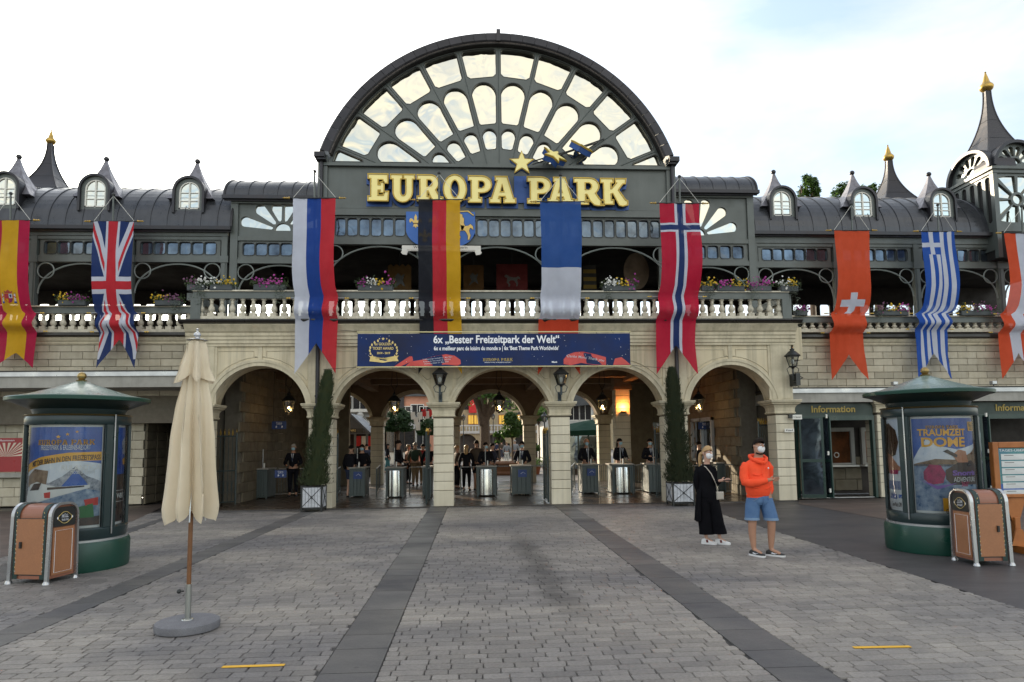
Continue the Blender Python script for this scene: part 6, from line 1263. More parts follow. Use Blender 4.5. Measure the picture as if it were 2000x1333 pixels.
def pleats(prof, name, K, amp, seed, uneven):
    r = random.Random(seed); n = 192; ph = [r.uniform(-.35, .35) for _ in range(K)]; am = [r.uniform(.75, 1.25) for _ in range(K)]; V = []; N = len(prof)
    for i, (rr, z) in enumerate(prof):
        t = i / (N - 1)
        for k in range(n):
            th = 2 * PI * k / n; q = th / (2 * PI) * K; j = int(q) % K; fr = (q - int(q)) * 2 * PI; s_ = math.cos(fr + ph[j] * math.sin(fr / 2)); fold = (s_ if s_ > 0 else s_ * .8)
            rad = rr * (1 + amp * (t ** .5) * (1.6 * abs(fold) ** 1.5 * (1 if fold > 0 else -1) * .75 + .25 * fold) * am[j] + .05 * math.sin(2 * th + 5 * t) + .04 * math.sin(th * 5 + t * 7))
            tw = th + .12 * math.sin(z * 2.4 + j); zz = z - uneven * t ** 6 * (.5 + .5 * s_) * am[j] + .02 * t ** 4 * math.sin(th * 3)
            V.append((c[0] + .004 * z + rad * math.cos(tw), c[1] + rad * math.sin(tw), zz))
    m = MB(); m.add(V, [(i * n + k, i * n + (k + 1) % n, (i + 1) * n + (k + 1) % n, (i + 1) * n + k) for i in range(N - 1) for k in range(n)]); me = m.mesh(name, CREAM); me.shade_smooth(); return inst(me, name, (0, 0, 0), g)
ZP = lambda py: az(372, py, D_)
def pf_(pts, k=26):
    out = []
    for i in range(k + 1):
        py = pts[0][1] + (pts[-1][1] - pts[0][1]) * i / k
        for a, b in zip(pts, pts[1:]):
            if py <= b[1] + 1e-6: break
        t = (py - a[1]) / (b[1] - a[1]); t = t * t * (3 - 2 * t) * .4 + t * .6; out.append((a[0] + t * (b[0] - a[0]), ZP(py)))
    return out
pleats(pf_([(.068, 690), (.082, 735), (.118, 800), (.138, 860), (.150, 940), (.158, 982), (.135, 1000)]), 'canopy_cloth', 7, .42, 3, .08)
pleats(pf_([(.04, 664), (.075, 670), (.085, 690), (.108, 720), (.138, 736)], 14), 'vent_cape', 6, .34, 5, .06)
MB().lathe([(.10, 0), (.06, .012), (.025, .014), (.02, .03), (.035, .05), (.03, .07), (.012, .08), (.01, .10), (.016, .11), (.002, .12)], (c[0] + .01, c[1], ZP(665)), 16).build('finial', GALV, g, True)
m = MB()
for k in range(8): a = k * PI / 4 + .3; m.tube([(c[0] + .05 * math.cos(a), c[1] + .05 * math.sin(a), ZP(900)), (c[0] + .13 * math.cos(a), c[1] + .13 * math.sin(a), ZP(1018))], .008, 5)
rb = m.build('rib_ends', GALV, g); rb['kind'] = 'stuff'
# ================================================================== wooden notice board
OAK = M('orange brown timber', (.40, .14, .03), .5, var=.3, scale=5, bump=.12, streak=.25, tint=(.26, .08, .018)); Yn = 9.75
g = thing('notice_board', 'orange wooden notice board with a green list, right picture edge', 'notice board', (ax(1985, 1080, Yn), Yn, 0))
xL, xR = ax(1937, 900, Yn), ax(1937, 900, Yn) + 1.05; zT, zB = az(1937, 864, Yn), az(1960, 972, Yn)
for bx in ((xL, xL + .09, zB, zT), (xR - .09, xR, zB, zT), (xL + .09, xR - .09, zT - .09, zT), (xL + .09, xR - .09, zB, zB + .05)): MB().cbox(bx[0], bx[1], Yn - .04, Yn + .04, bx[2], bx[3], .008).build('frame_bar', OAK, g)
TEAL = PM('teal notice print', (.07, .24, .24), var=.8, scale=1.5, tint=(.03, .10, .22))
nb = MB().box(xL + .085, xR - .085, Yn - .01, Yn + .02, zB + .04, zT - .085).build('notice_sheet', TEAL, g)
MB().box(xL + .085, xR - .085, Yn - .014, Yn - .011, zB + .04, zB + .20).build('notice_footer', PSKY, nb)
txt('notice_title', 'TAGES-ÜBERSICHT', .05, WPR, nb, onwall((xL + xR) / 2 - .1, zT - .13, Yn - .012), width=.62, thick=.0005)
for i in range(2):
    for j in range(6):
        a, b = xL + .14 + i * .40, zT - .27 - j * .108; MB().box(a, a + .37, Yn - .016, Yn - .011, b, b + .088).build('notice_cell', PWH, nb); MB().box(a + .05, a + .2, Yn - .018, Yn - .0165, b + .062, b + .07).build('notice_line', PDK, nb)
        for q in range(3): MB().box(a + .04, a + .33 - .05 * q, Yn - .018, Yn - .0165, b + .015 + q * .014, b + .018 + q * .014).build('notice_line', GALV, nb)
for xx in (xL + .30, xR - .28):
    inst(flat([[(xx - .16, zB), (xx + .2, zB), (xx + .07, zB - .36), (xx - .04, zB - .36)]], .04, Yn + .0, 'gusset', OAK), 'gusset', (0, 0, 0), g)
    MB().cbox(xx - .035, xx + .055, Yn - .04, Yn + .04, .12, zB - .3, .008).build('leg', OAK, g); MB().cbox(xx - .05, xx + .07, Yn - .30, Yn + .30, 0, .10, .01).build('foot', OAK, g)
    inst(flat([[(xx - .13, .1), (xx + .15, .1), (xx + .06, .34), (xx - .04, .34)]], .03, Yn - .06, 'brace', OAK), 'brace', (0, 0, 0), g)
# poster on the left wall
yp = YWL + .34; a, b = ax(-30, 890, yp), ax(47, 890, yp); z0, z1 = az(20, 922, yp), az(20, 856, yp)
g = thing('wall_poster', 'red poster with cream sun rays behind the left advertising column', 'poster', ((a + b) / 2, yp, z0)); MB().box(a, b, yp - .02, yp + .02, z0, z1).build('poster_sheet', PM('poster crimson', (.30, .015, .02)), g)
cx, cz = a + (b - a) * .55, z0 + (z1 - z0) * .45; m = MB()
for k in range(14):
    t0 = math.radians(k * 13 + 2); t1 = t0 + .11; R_ = .52; m.add([(cx, yp - .022, cz)] + [(max(a + .04, min(b - .04, cx + R_ * 1.4 * math.cos(t))), yp - .022, min(z1 - .14, cz + R_ * math.sin(t))) for t in (t0, t1)], [(0, 1, 2)])
m.build('print_rays', PM('poster cream', (.6, .5, .4)), g); txt('poster_text', 'Willkommen', .08, WPR, g, onwall((a + b) / 2, z1 - .07, yp - .023), width=(b - a) * .5, thick=.0005)
MB().box(a - .05, b + .04, yp - .14, yp + .03, z0 - .16, z0 - .03).build('sill', SLABM, g)
# ================================================================== potted conifers
CON = M('dark conifer needles', (.024, .042, .016), .75, var=.4, scale=7, bump=0, rand=.3, transl=.12, tint=(.055, .06, .02)); WPL = M('weathered white panel', (.52, .54, .58), .65, var=.35, scale=14, bump=.2, streak=.45)
BARK = M('rough bark', (.10, .065, .04), .9, var=.4, scale=12, bump=.6, bscale=20)
for lb, pxa, pxb, pyb, pyt, tx, ty, rr in (('dark columnar conifer leaning at the downpipe left of the second arch', 587, 629, 990, 951, 640, 728, .28), ('dark columnar conifer at the downpipe right of the fourth arch', 1314, 1358, 978, 944, 1314, 722, .31)):
    Dp = 17.5 if pxa < 1000 else 17.3; x0_, x1_ = ax(pxa, pyb, Dp), ax(pxb, pyb, Dp); zt_ = az(pxa, pyt, Dp); wd = x1_ - x0_; cx = (x0_ + x1_) / 2; cyy = Dp + wd / 2
    g = thing('tree_tub', 'white panelled square tub with black crossed irons under the %s conifer' % ('left' if cx < 0 else 'right'), 'plant tub', (cx, cyy, 0), 'white square plant tubs')
    MB().box(x0_ + .02, x1_ - .02, Dp + .02, Dp + wd - .02, .10, zt_ - .02).build('tub_core', DARK, g)
    for T in (Matrix.Identity(4), Matrix.Translation((cx, cyy, 0)) @ Matrix.Rotation(PI / 2, 4, 'Z') @ Matrix.Translation((-cx, -cyy, 0)), Matrix.Translation((cx, cyy, 0)) @ Matrix.Rotation(-PI / 2, 4, 'Z') @ Matrix.Translation((-cx, -cyy, 0))):
        for q in range(6): s = (wd - .08) / 6; m = MB(); m.box(x0_ + .04 + q * s + .004, x0_ + .04 + (q + 1) * s - .004, Dp + .005, Dp + .019, .12, zt_ - .03, T=T); m.build('panel_board', WPL, g)
        m = MB(); d_ = [T @ Vector(p) for p in ((x0_ + .02, Dp - .004, .12), (x1_ - .02, Dp - .004, zt_ - .02), (x1_ - .02, Dp - .004, .12), (x0_ + .02, Dp - .004, zt_ - .02))]; m.tube(d_[:2], .008, 4).tube(d_[2:], .008, 4); m.ball(T @ Vector((cx, Dp - .008, (zt_ + .1) / 2)), .025, 8)
        m.build('crossed_iron', BLACK, g)
    m = MB()
    for xx in (x0_, x1_ - .04):
        for yy in (Dp, Dp + wd - .04): m = MB(); m.box(xx, xx + .04, yy, yy + .04, 0, zt_ + .02); m.build('corner_iron', BLACK, g)
    for zz in (.08, zt_ - .02): MB().tube([(x0_ + .02, Dp + .02, zz), (x1_ - .02, Dp + .02, zz), (x1_ - .02, Dp + wd - .02, zz), (x0_ + .02, Dp + wd - .02, zz)], .022, 4, closed=True).build('rim_iron', BLACK, g)
    t = thing('conifer', lb, 'tree', (cx, cyy, zt_), 'columnar conifers in tubs'); ztop = az(tx, ty, Dp + .2); xt = ax(tx, ty, Dp + .2)
    MB().tube([(cx, cyy, zt_ - .05), ((cx * 2 + xt) / 3, cyy, (zt_ * 2 + ztop) / 3), ((cx + 2 * xt) / 3, cyy, (zt_ + ztop * 2) / 3), (xt, cyy, ztop - .1)], [.05, .04, .025, .01], 8).build('trunk', BARK, t)
    m = MB(); r = random.Random(int(tx))
    for _ in range(15000):
        q = r.random() ** 1.15; R_ = rr * (1 - q) ** .55 * (.92 + .16 * math.sin(q * 23) + .08 * math.sin(q * 51)) + .06; a = r.random() * 2 * PI; k = r.random() ** .45 * (1.0 if r.random() > .16 else r.uniform(1.1, 1.4))
        bx = cx + (xt - cx) * q; p = Vector((bx + R_ * k * math.cos(a), cyy + R_ * .9 * k * math.sin(a), zt_ + .02 + (ztop - zt_) * q)); d = Vector((math.cos(a) * .45, math.sin(a) * .45, 1)).normalized() * r.uniform(.06, .12); s = Vector((-math.sin(a + r.uniform(-1, 1)), math.cos(a), 0)) * r.uniform(.008, .016)
        m.add([p - s, p + s, p + d], [(0, 1, 2)])
    m.build('crown', CON, t)
# ================================================================== entrance gates, cabinets and barriers
GATE = M('grey green gate iron', (.028, .042, .042), .45, var=.2, bump=.04)
def gate_leaf(label, x, y0, y1, h=2.45, dx=0.0, bars=7, scroll=True):
    g = thing('iron_gate', label, 'gate', (x, y0, 0), 'open iron gates of the archways'); P = lambda t, z: (x + dx * t, y0 + (y1 - y0) * t, z)
    m = MB()
    for t in (0, 1): m.tube([P(t, .04), P(t, h)], .028, 6)
    for z in (.12, 1.0, h - .12): m.tube([P(0, z), P(1, z)], .018, 5)
    m.build('gate_frame', GATE, g)
    for k in range(1, bars): MB().tube([P(k / bars, .12), P(k / bars, h - .12)], .011, 5).build('gate_bar', GATE, g)
    for k in range(bars + 1):
        p = P(k / bars, h - .1); MB().lathe([(.010, 0), (.02, .03), (.026, .08), (.012, .14), (.002, .2)], p, 6).build('gilt_spike', GOLD, g)
    if scroll:
        for k in range(bars): p = P((k + .5) / bars, .55); MB().tube([(p[0] + dx / bars * .4 * math.cos(q), p[1] + (y1 - y0) / bars * .4 * math.cos(q), p[2] + .18 * math.sin(q)) for q in [2 * PI * i / 10 for i in range(10)]], .008, 4, closed=True).build('scroll', GATE, g)
    return g
for i, (px, lb) in enumerate(((643, 'open iron gate leaf right of the left conifer'), (833, 'open iron gate leaf on the left face of the left centre pillar'), (884, 'open iron gate leaf on the right face of the left centre pillar'), (1071, 'open iron gate leaf on the left face of the right centre pillar'), (1113, 'open iron gate leaf on the right face of the right centre pillar'), (1303, 'open iron gate leaf left of the right conifer'))):
    x = ax(px, 980, Y0 + .3); gate_leaf(lb, x, Y0 + .25, Y0 + 1.35, 2.05, scroll=False, bars=5)
gate_leaf('ornate iron gate with gilt spikes half hidden behind the parasol', ax(416, 900, 19.3), 19.2, 19.7, 2.1, dx=.5, bars=6); gate_leaf('ornate iron gate with gilt spikes right of the man in orange', ax(1484, 900, 19.0), 19.0, 19.25, 2.25, dx=.5, bars=7)
SCRN = M('faint blue sticker', (.02, .05, .2), .5, var=.3, bump=0)
def cabinet(label, px0, px1, pyb, side=.9, sticker=True, steel=False):
    D = gd((px0 + px1) / 2, pyb).y; x0_, x1_ = ax(px0, pyb, D), ax(px1, pyb, D); H = .96; g = thing('entry_counter', label, 'counter', ((x0_ + x1_) / 2, D, 0), 'entry counters in the passage')
    MB().box(x0_ + .02, x1_ - .02, D + .02, D + side, .06, H - .03).build('cabinet_body', CABG, g)
    n = 4; s = (x1_ - x0_ - .06) / n
    if not steel:
        for k in range(n): MB().cbox(x0_ + .03 + k * s + .006, x0_ + .03 + (k + 1) * s - .006, D, D + .02, .10, H - .08, .006).build('front_board', CABG, g)
    for x in (x0_, x1_ - .04):
        for yy in (D - .01, D + side - .03): m = MB(); m.box(x, x + .04, yy, yy + .04, 0, H); m.build('corner_post', CABG, g)
    MB().cbox(x0_ - .03, x1_ + .03, D - .04, D + side + .03, H - .025, H + .015, .01).build('counter_top', SLABM, g)
    for k in range(6): MB().cbox(x1_ - .001, x1_ + .012, D + .05 + k * (side - .08) / 6, D + .04 + (k + 1) * (side - .08) / 6 - .004, .1, H - .08, .004).build('side_board', CABG, g)
    if sticker:
        cx = x0_ + (x1_ - x0_) * .55; MB().box(cx - .14, cx + .14, D - .008, D - .001, .60, .83).build('sticker', SCRN, g); MB().tube([(cx - .06, D - .010, .70), (cx + .02, D - .010, .76), (cx + .09, D - .010, .70)], .006, 4).build('sticker_line', WPR, g)
    if steel:
        xa, xb = x0_ + (x1_ - x0_) * .12, x0_ + (x1_ - x0_) * .85; c = ((xa + xb) / 2, D + .02, .05); R_ = (xb - xa) / 2
        MB().lathe([(R_, 0), (R_, .80), (R_ * .96, .82)], c, 28, sy=.5).build('steel_drum', STEEL, g, True); MB().lathe([(R_ * 1.02, 0), (R_ * 1.02, .02)], c, 28, sy=.52).build('drum_ring', BLACK, g, True)
        for t in (-.33, .33): MB().box(c[0] + t * R_ - .006, c[0] + t * R_ + .006, c[1] - R_ * .49, c[1] - R_ * .45, .06, .85).build('drum_seam', BLACK, g)
    MB().box((x0_ + x1_) / 2 + .02, (x0_ + x1_) / 2 + .06, D + .1, D + .14, H, H + .18).build('scanner', WHITE, g)
    MB().tube([(x0_ + (x1_ - x0_) * .45, D + .15, H), (x0_ + (x1_ - x0_) * .45, D + .15, H + .62)], .014, 6).build('screen_post', GALV, g)
    return g
cabinet('green boarded counter behind the fence in the leftmost arch', 499, 521, 976, sticker=False); cabinet('green boarded counter with blue sticker in the second arch', 682, 712, 973); cabinet('counter with steel drum in the second arch', 753, 788, 974, steel=True, sticker=False)
cabinet('green boarded counter just left of the left centre pillar', 825, 842, 972, sticker=False); cabinet('counter with steel drum in the centre arch', 932, 969, 971, steel=True, sticker=False); cabinet('green boarded counter with blue sticker in the centre arch', 1000, 1038, 969)
cabinet('green boarded counter with blue sticker in the fourth arch', 1138, 1170, 966); cabinet('counter with steel drum in the fourth arch', 1197, 1238, 966, steel=True, sticker=False); cabinet('plain grey counter at the right end of the fourth arch', 1268, 1296, 965, sticker=False)
cabinet('low boarded ticket desk in the rightmost arch', 1402, 1452, 962, sticker=False)
def rail(label, p, q, n=9, h=.92, z0=.1):
    a, b = gd(*p), gd(*q); g = thing('barrier', label, 'barrier', tuple(a), 'steel barriers between the counters')
    m = MB().tube([(a.x, a.y, h), (b.x, b.y, h)], .02, 6).tube([(a.x, a.y, z0), (b.x, b.y, z0)], .012, 5); m.build('barrier_rail', GALV, g)
    for k in range(n + 1): t = k / n; x, y = a.x + (b.x - a.x) * t, a.y + (b.y - a.y) * t; MB().tube([(x, y, 0 if k in (0, n) else z0), (x, y, h)], .02 if k in (0, n) else .008, 5).build('barrier_post', CABG, g)
for lb, p, q, n in (('barrier with bars left of the leftmost counter', (456, 972), (498, 972), 8), ('barrier with bars between counter and left conifer', (522, 972), (592, 970), 13), ('barrier running back beside the left conifer', (650, 985), (664, 964), 8), ('barrier running back right of the sticker counter', (735, 972), (742, 958), 6), ('single rail across the lane left of the left centre pillar', (800, 968), (826, 966), 1), ('rail across the lane in the left of the centre arch', (900, 968), (931, 967), 1), ('single rail between the two centre counters', (970, 966), (999, 965), 1), ('single rail right of the centre sticker counter', (1040, 965), (1066, 965), 1), ('barrier running back left of the fourth arch counter', (1116, 972), (1123, 955), 6), ('barrier between sticker and drum counters of the fourth arch', (1172, 965), (1194, 955), 6), ('barrier right of the drum counter in the fourth arch', (1240, 964), (1264, 960), 6), ('barrier behind the woman in black', (1345, 970), (1400, 962), 12), ('barrier in the rightmost arch behind the couple', (1418, 966), (1474, 964), 10)): rail(lb, p, q, n)
for lb, px, py, w_, h_, D, s_, s2 in (('blue entrance sign with wheelchair and pram hanging in the leftmost arch', 545, 831, 27, 15, 22.6, 'Eingang', 'Entrance'), ('blue entrance sign with pram on the barrier in the leftmost arch', 548, 926, 22, 14, 20.8, 'Eingang', 'Entrance'), ('grey sign with wheelchair hanging in the fourth arch', 1288, 833, 26, 15, 22.6, 'Eingang', 'Entrance'), ('blue sign hanging in the rightmost arch', 1377, 832, 27, 14, 23.2, 'Eingang', 'Entrance')):
    p = at(px, py, D); a, b = w_ * D / 2600, h_ * D / 2600; g = thing('hanging_sign', lb, 'sign', tuple(p)); MB().box(p.x - a, p.x + a, D, D + .02, p.z - b, p.z + b).build('sign_board', M('sign blue', (.012, .04, .17), .5, bump=0) if 'grey' not in lb else CABG, g)
    txt('sign_text', s_, b * .5, WPR, g, onwall(p.x, p.z + b * .6, D - .003), thick=.0005); txt('sign_text', s2, b * .35, WPR, g, onwall(p.x, p.z + b * .22, D - .003), thick=.0005)
    for q in (-.4, .4): MB().tube([(p.x + a * q + .05 * b * math.cos(t), D - .004, p.z - b * .45 + b * .22 * math.sin(t)) for t in [2 * PI * i / 8 for i in range(8)]], .008, 4, closed=True).tube([(p.x + a * q, D - .004, p.z - b * .1), (p.x + a * q + .03, D - .004, p.z - b * .5)], .007, 4).build('sign_symbol', WPR, g)
    if py < 900:
        for q in (-1, 1): MB().tube([(p.x + q * a * .8, D + .01, p.z + b), (p.x + q * a * .8, D + .01, 4.3)], .008, 4).build('sign_hanger', BLACK, g)
# ================================================================== people
TMP = bpy.data.scenes.new('tmp')
def skin(name, J, E, root, mat, parent=None, sub=2, T=None):
    """one continuous surface grown round joined joints J {key: (pos, rx[, ry])} along edges E"""
    ks = list(J); ix = {k: i for i, k in enumerate(ks)}; me = bpy.data.meshes.new(name); me.from_pydata([J[k][0] for k in ks], [(ix[a], ix[b]) for a, b in E], [])
    o = bpy.data.objects.new(name, me); TMP.collection.objects.link(o); md = o.modifiers.new('s', 'SKIN'); md.use_smooth_shade = True
    for i, k in enumerate(ks): r = J[k]; s = me.skin_vertices[0].data[i]; s.radius = (r[1], r[2] if len(r) > 2 else r[1]); s.use_root = (k == root)
    o.modifiers.new('u', 'SUBSURF').levels = sub
    TMP.view_layers[0].update(); dg = TMP.view_layers[0].depsgraph or bpy.context.evaluated_depsgraph_get(); res = bpy.data.meshes.new_from_object(o.evaluated_get(dg)); bpy.data.objects.remove(o)
    if T: res.transform(T)
    res.materials.clear(); res.materials.append(mat); res.shade_smooth(); res.name = name
    return inst(res, name, (0, 0, 0), parent)
SKIN = M('skin', (.50, .29, .20), .5, var=.1, bump=.02); SKIND = M('tanned skin', (.42, .22, .14), .5, var=.1, bump=.02)
HAIRB = M('dark hair', (.012, .008, .006), .8, spec=.15, var=.3, bump=.3, bscale=90); HAIRBL = M('blond hair', (.42, .26, .11), .5, var=.3, bump=.3, bscale=90); HAIRG = M('grey hair', (.35, .33, .30), .6, var=.3, bump=.3)
MASKW = M('white face mask', (.75, .76, .77), .7, var=.05, bump=.05); MASKB = M('light blue face mask', (.30, .50, .60), .7, var=.05)
SUIT = M('black suit cloth', (.010, .010, .014), .9, spec=.15, var=.3, bump=.1); SHIRT = M('white shirt', (.6, .62, .66), .7, var=.05); EYE = M('dark eye', (.02, .012, .01), .3, var=0, bump=0)
KHAKI = M('khaki cloth', (.25, .18, .10), .8, var=.2); OLIVE = M('olive cloth', (.07, .07, .045), .8, var=.2); REDJ = M('bright red jacket', (.55, .02, .02), .7, var=.15); TEALC = M('teal trousers', (.04, .16, .17), .8); ORNG = M('rust coat', (.35, .12, .05), .8); GREYC = M('grey coat', (.30, .31, .33), .8, var=.2); BROWNC = M('brown jacket', (.07, .05, .035), .8, var=.2); BLUEC = M('dark blue cloth', (.02, .03, .07), .8, var=.2); SHOE = M('black shoe', (.015, .015, .015), .5, var=.1)
def fig(label, px, D, ht, face=0.0, top=SUIT, legs=SUIT, hair=HAIRB, mask=None, tie=False, shorts=False, long=False, pose='stand', sk=SKIN, pack=None, longhair=False, full=True, group='people beyond the gates'):
    """standing figure, face = degrees turned from the camera (0 looks at it, 180 away)"""
    X_ = ax(px, 900, D); s = ht / 1.75; T = Matrix.Translation((X_, D, .008)) @ Matrix.Rotation(math.radians(face), 4, 'Z') @ Matrix.Scale(s, 4); g = thing('person', label, 'person', (X_, D, 0), group)
    st = .10 if pose != 'walk' else .06; fy = (-.16, .16) if pose == 'walk' else (-.02, .02); arms = {'stand': ((-.27, .02, 1.10), (-.27, -.04, .86), (.27, .02, 1.10), (.27, -.04, .86)), 'walk': ((-.27, .08, 1.10), (-.25, -.06, .87), (.27, -.06, 1.10), (.25, -.16, .90)), 'desk': ((-.27, -.02, 1.10), (-.16, -.24, 1.05), (.27, -.02, 1.10), (.16, -.24, 1.05)), 'fold': ((-.27, -.02, 1.10), (.04, -.20, 1.12), (.27, -.02, 1.10), (-.04, -.23, 1.16))}[pose]
    J = dict(p=((0, 0, .95), .14, .11), b=((0, 0, 1.12), .125, .10), c=((0, 0, 1.30), .15, .11), n=((0, .01, 1.44), .07, .07), n2=((0, .0, 1.52), .055), j=((0, -.015, 1.58), .068, .08), h=((0, -.01, 1.66), .078, .09), t=((0, 0, 1.73), .05, .06))
    E = [('p', 'b'), ('b', 'c'), ('c', 'n'), ('n', 'n2'), ('n2', 'j'), ('j', 'h'), ('h', 't')]
    for q, sgn in ((0, -1), (1, 1)):
        l = 'lr'[q]; e, w_ = arms[q * 2], arms[q * 2 + 1]; hd = Vector(w_) + (Vector(w_) - Vector(e)).normalized() * .09
        J.update({l + 's': ((sgn * .17, 0, 1.38), .062), l + 'e': (e, .042), l + 'w': (w_, .028), l + 'd': (tuple(hd), .034, .02), l + 'h': ((sgn * .09, 0, .86), .088), l + 'k': ((sgn * st, fy[q] * .4 - .01, .48), .056), l + 'a': ((sgn * st, fy[q] + .02, .08), .038), l + 'f': ((sgn * (st + .02), fy[q] - .14, .03), .04, .028)})
        E += [('c', l + 's'), (l + 's', l + 'e'), (l + 'e', l + 'w'), (l + 'w', l + 'd'), ('p', l + 'h'), (l + 'h', l + 'k'), (l + 'k', l + 'a'), (l + 'a', l + 'f')]
    skin('body', J, E, 'p', sk, g, 1, T)
    up = {k: (v[0],) + tuple(r + .022 for r in v[1:]) for k, v in J.items() if k in ('b', 'c', 'n', 'ls', 'le', 'rs', 're', 'lw', 'rw')}; up['n'] = ((0, .01, 1.43), .078, .078); up['p'] = ((0, 0, .62 if long else .90), .20 if long else .165, .15 if long else .135)
    for l in 'lr': up[l + 'w'] = (J[l + 'w'][0], .042)
    skin('jacket', up, [('p', 'b'), ('b', 'c'), ('c', 'n'), ('c', 'ls'), ('ls', 'le'), ('le', 'lw'), ('c', 'rs'), ('rs', 're'), ('re', 'rw')], 'c', top, g, 1, T)
    if full:
        lw = {k: (J[k][0],) + tuple(r + .02 for r in J[k][1:]) for k in ('p', 'lh', 'rh', 'lk', 'rk', 'la', 'ra')}
        for l in 'lr':
            lw[l + 'a'] = ((lw[l + 'a'][0][0], lw[l + 'a'][0][1], .12), .055)
            if shorts: a = Vector(J[l + 'k'][0]); lw[l + 'k'] = (tuple(a + Vector((0, 0, .08))), .088)
        skin('trousers', {k: v for k, v in lw.items() if not (shorts and k in ('la', 'ra'))}, [('p', 'lh'), ('p', 'rh'), ('lh', 'lk'), ('rh', 'rk')] + ([] if shorts else [('lk', 'la'), ('rk', 'ra')]), 'p', legs, g, 1, T)
        for l in 'lr': f, a = Vector(J[l + 'f'][0]), Vector(J[l + 'a'][0]); m = MB().lathe([(.02, -.03), (.05, -.025), (.052, .0), (.04, .03), (.01, .045)], ((f.x + a.x) / 2, (f.y + a.y) / 2, .035), 10, sy=2.5); m.v = [tuple(T @ Vector(p)) for p in m.v]; m.build('shoe', SHOE, g, True)
    m = MB()
    for i in range(7):
        z = 1.625 + .125 * math.sin(i / 6 * PI / 2); r = .098 * math.cos(i / 6 * PI / 2 * .97)
        m.add([tuple(T @ Vector((r * .92 * math.cos(t), .012 + r * 1.08 * math.sin(t), z + (.035 * max(0, -math.sin(t)) * (1 - i / 6))))) for t in [2 * PI * k / 14 for k in range(14)]], [])
    m.f = [(i * 14 + k, i * 14 + (k + 1) % 14, (i + 1) * 14 + (k + 1) % 14, (i + 1) * 14 + k) for i in range(6) for k in range(14)]; m.m = [0] * len(m.f); m.build('hair', hair, g, True)
    if longhair: skin('long_hair', dict(a=((0, .05, 1.66), .09, .07), b=((0, .08, 1.52), .09, .05), c=((0, .09, 1.36), .07, .035)), [('a', 'b'), ('b', 'c')], 'a', hair, g, 1, T)
    def put(mb, n, mt): mb.v = [tuple(T @ Vector(p)) for p in mb.v]; mb.build(n, mt, g, True)
    if mask: put(MB().lathe([(.02, -.055), (.05, -.045), (.066, -.01), (.066, .02), (.05, .04)], (0, -.052, 1.585), 12, sy=.72), 'face_mask', mask)
    else: put(MB().ball((0, -.105, 1.60), .014, 6), 'nose', sk)
    for sx_ in (-.032, .032): put(MB().ball((sx_, -.086, 1.652), .010, 6), 'eye', EYE)
    for sx_ in (-.082, .082): put(MB().ball((sx_, .0, 1.62), .02, 6), 'ear', sk)
    if tie: put(MB().add([(-.05, -.135, 1.42), (.05, -.135, 1.42), (0, -.145, 1.16)], [(0, 1, 2)]), 'shirt_front', SHIRT); put(MB().add([(-.016, -.142, 1.42), (.016, -.142, 1.42), (.02, -.152, 1.22), (0, -.154, 1.18), (-.02, -.152, 1.22)], [(0, 1, 2, 3, 4)]), 'tie', BLUEC)
    if pack: put(MB().cbox(-.14, .14, -.26, -.12, 1.0, 1.42, .04), 'backpack', pack) if False else put(MB().lathe([(.08, 0), (.15, .05), (.16, .25), (.13, .38), (.05, .42)], (0, .17, 1.02), 12, sy=.6), 'backpack', pack)
    return g
fig('gate attendant in black suit and light blue mask in the leftmost arch', 573, 22.6, 1.74, 0, mask=MASKB, tie=True, pose='desk', sk=SKIND, hair=HAIRG, group='gate attendants')
fig('masked gate attendant in black behind the sticker counter of the second arch', 707, 22.4, 1.70, 0, mask=MASKB, pose='desk', hair=HAIRB, group='gate attendants')
fig('gate attendant in dark suit seen from the side behind the left steel drum', 778, 22.8, 1.82, 75, tie=True, pose='desk', group='gate attendants')
fig('masked gate attendant behind the steel drum of the centre arch', 949, 22.4, 1.72, 20, mask=MASKB, pose='desk', group='gate attendants'); fig('masked gate attendant behind the sticker counter of the centre arch', 1020, 22.4, 1.74, -10, mask=MASKB, tie=True, pose='desk', group='gate attendants')
fig('bald gate attendant with tie and mask in the fourth arch', 1146, 22.3, 1.80, 5, mask=MASKB, tie=True, pose='desk', sk=SKIND, hair=SKIND, group='gate attendants'); fig('long haired gate attendant behind the right steel drum', 1211, 22.4, 1.80, 30, mask=MASKB, pose='desk', longhair=True, tie=True, group='gate attendants'); fig('gate attendant in black at the right end of the fourth arch', 1270, 22.5, 1.78, 0, mask=MASKB, pose='fold', tie=True, group='gate attendants')
fig('man in dark suit by the window in the rightmost arch', 1411, 23.2, 1.80, -40, mask=MASKB, tie=True, group='gate attendants'); fig('dark clothed visitor half hidden beside the right conifer', 1366, 22.6, 1.66, 60, top=SUIT, group='gate attendants')
fig('dark clothed visitor in shorts walking in with a rucksack', 686, 22.0, 1.68, 172, top=SUIT, legs=BLUEC, shorts=True, pose='walk', pack=SUIT); fig('man in grey green jacket and khaki trousers with rucksack', 811, 27.0, 1.75, 180, top=OLIVE, legs=KHAKI, hair=HAIRG, pack=M('green rucksack', (.02, .05, .03), .8), pose='walk'); fig('woman in bright red jacket walking away', 826, 27.8, 1.68, 180, top=REDJ, legs=KHAKI, hair=HAIRB, pose='walk')
fig('blond visitor in rust coloured coat facing sideways', 798, 28.2, 1.66, 120, top=ORNG, legs=SUIT, hair=HAIRBL, long=True); fig('visitor in black with grey hair right of the red jacket', 838, 25.5, 1.70, 185, top=SUIT, hair=HAIRG); fig('woman in black top and teal trousers striding left', 757, 38.5, 1.68, 100, top=SUIT, legs=TEALC, longhair=True, pose='walk')
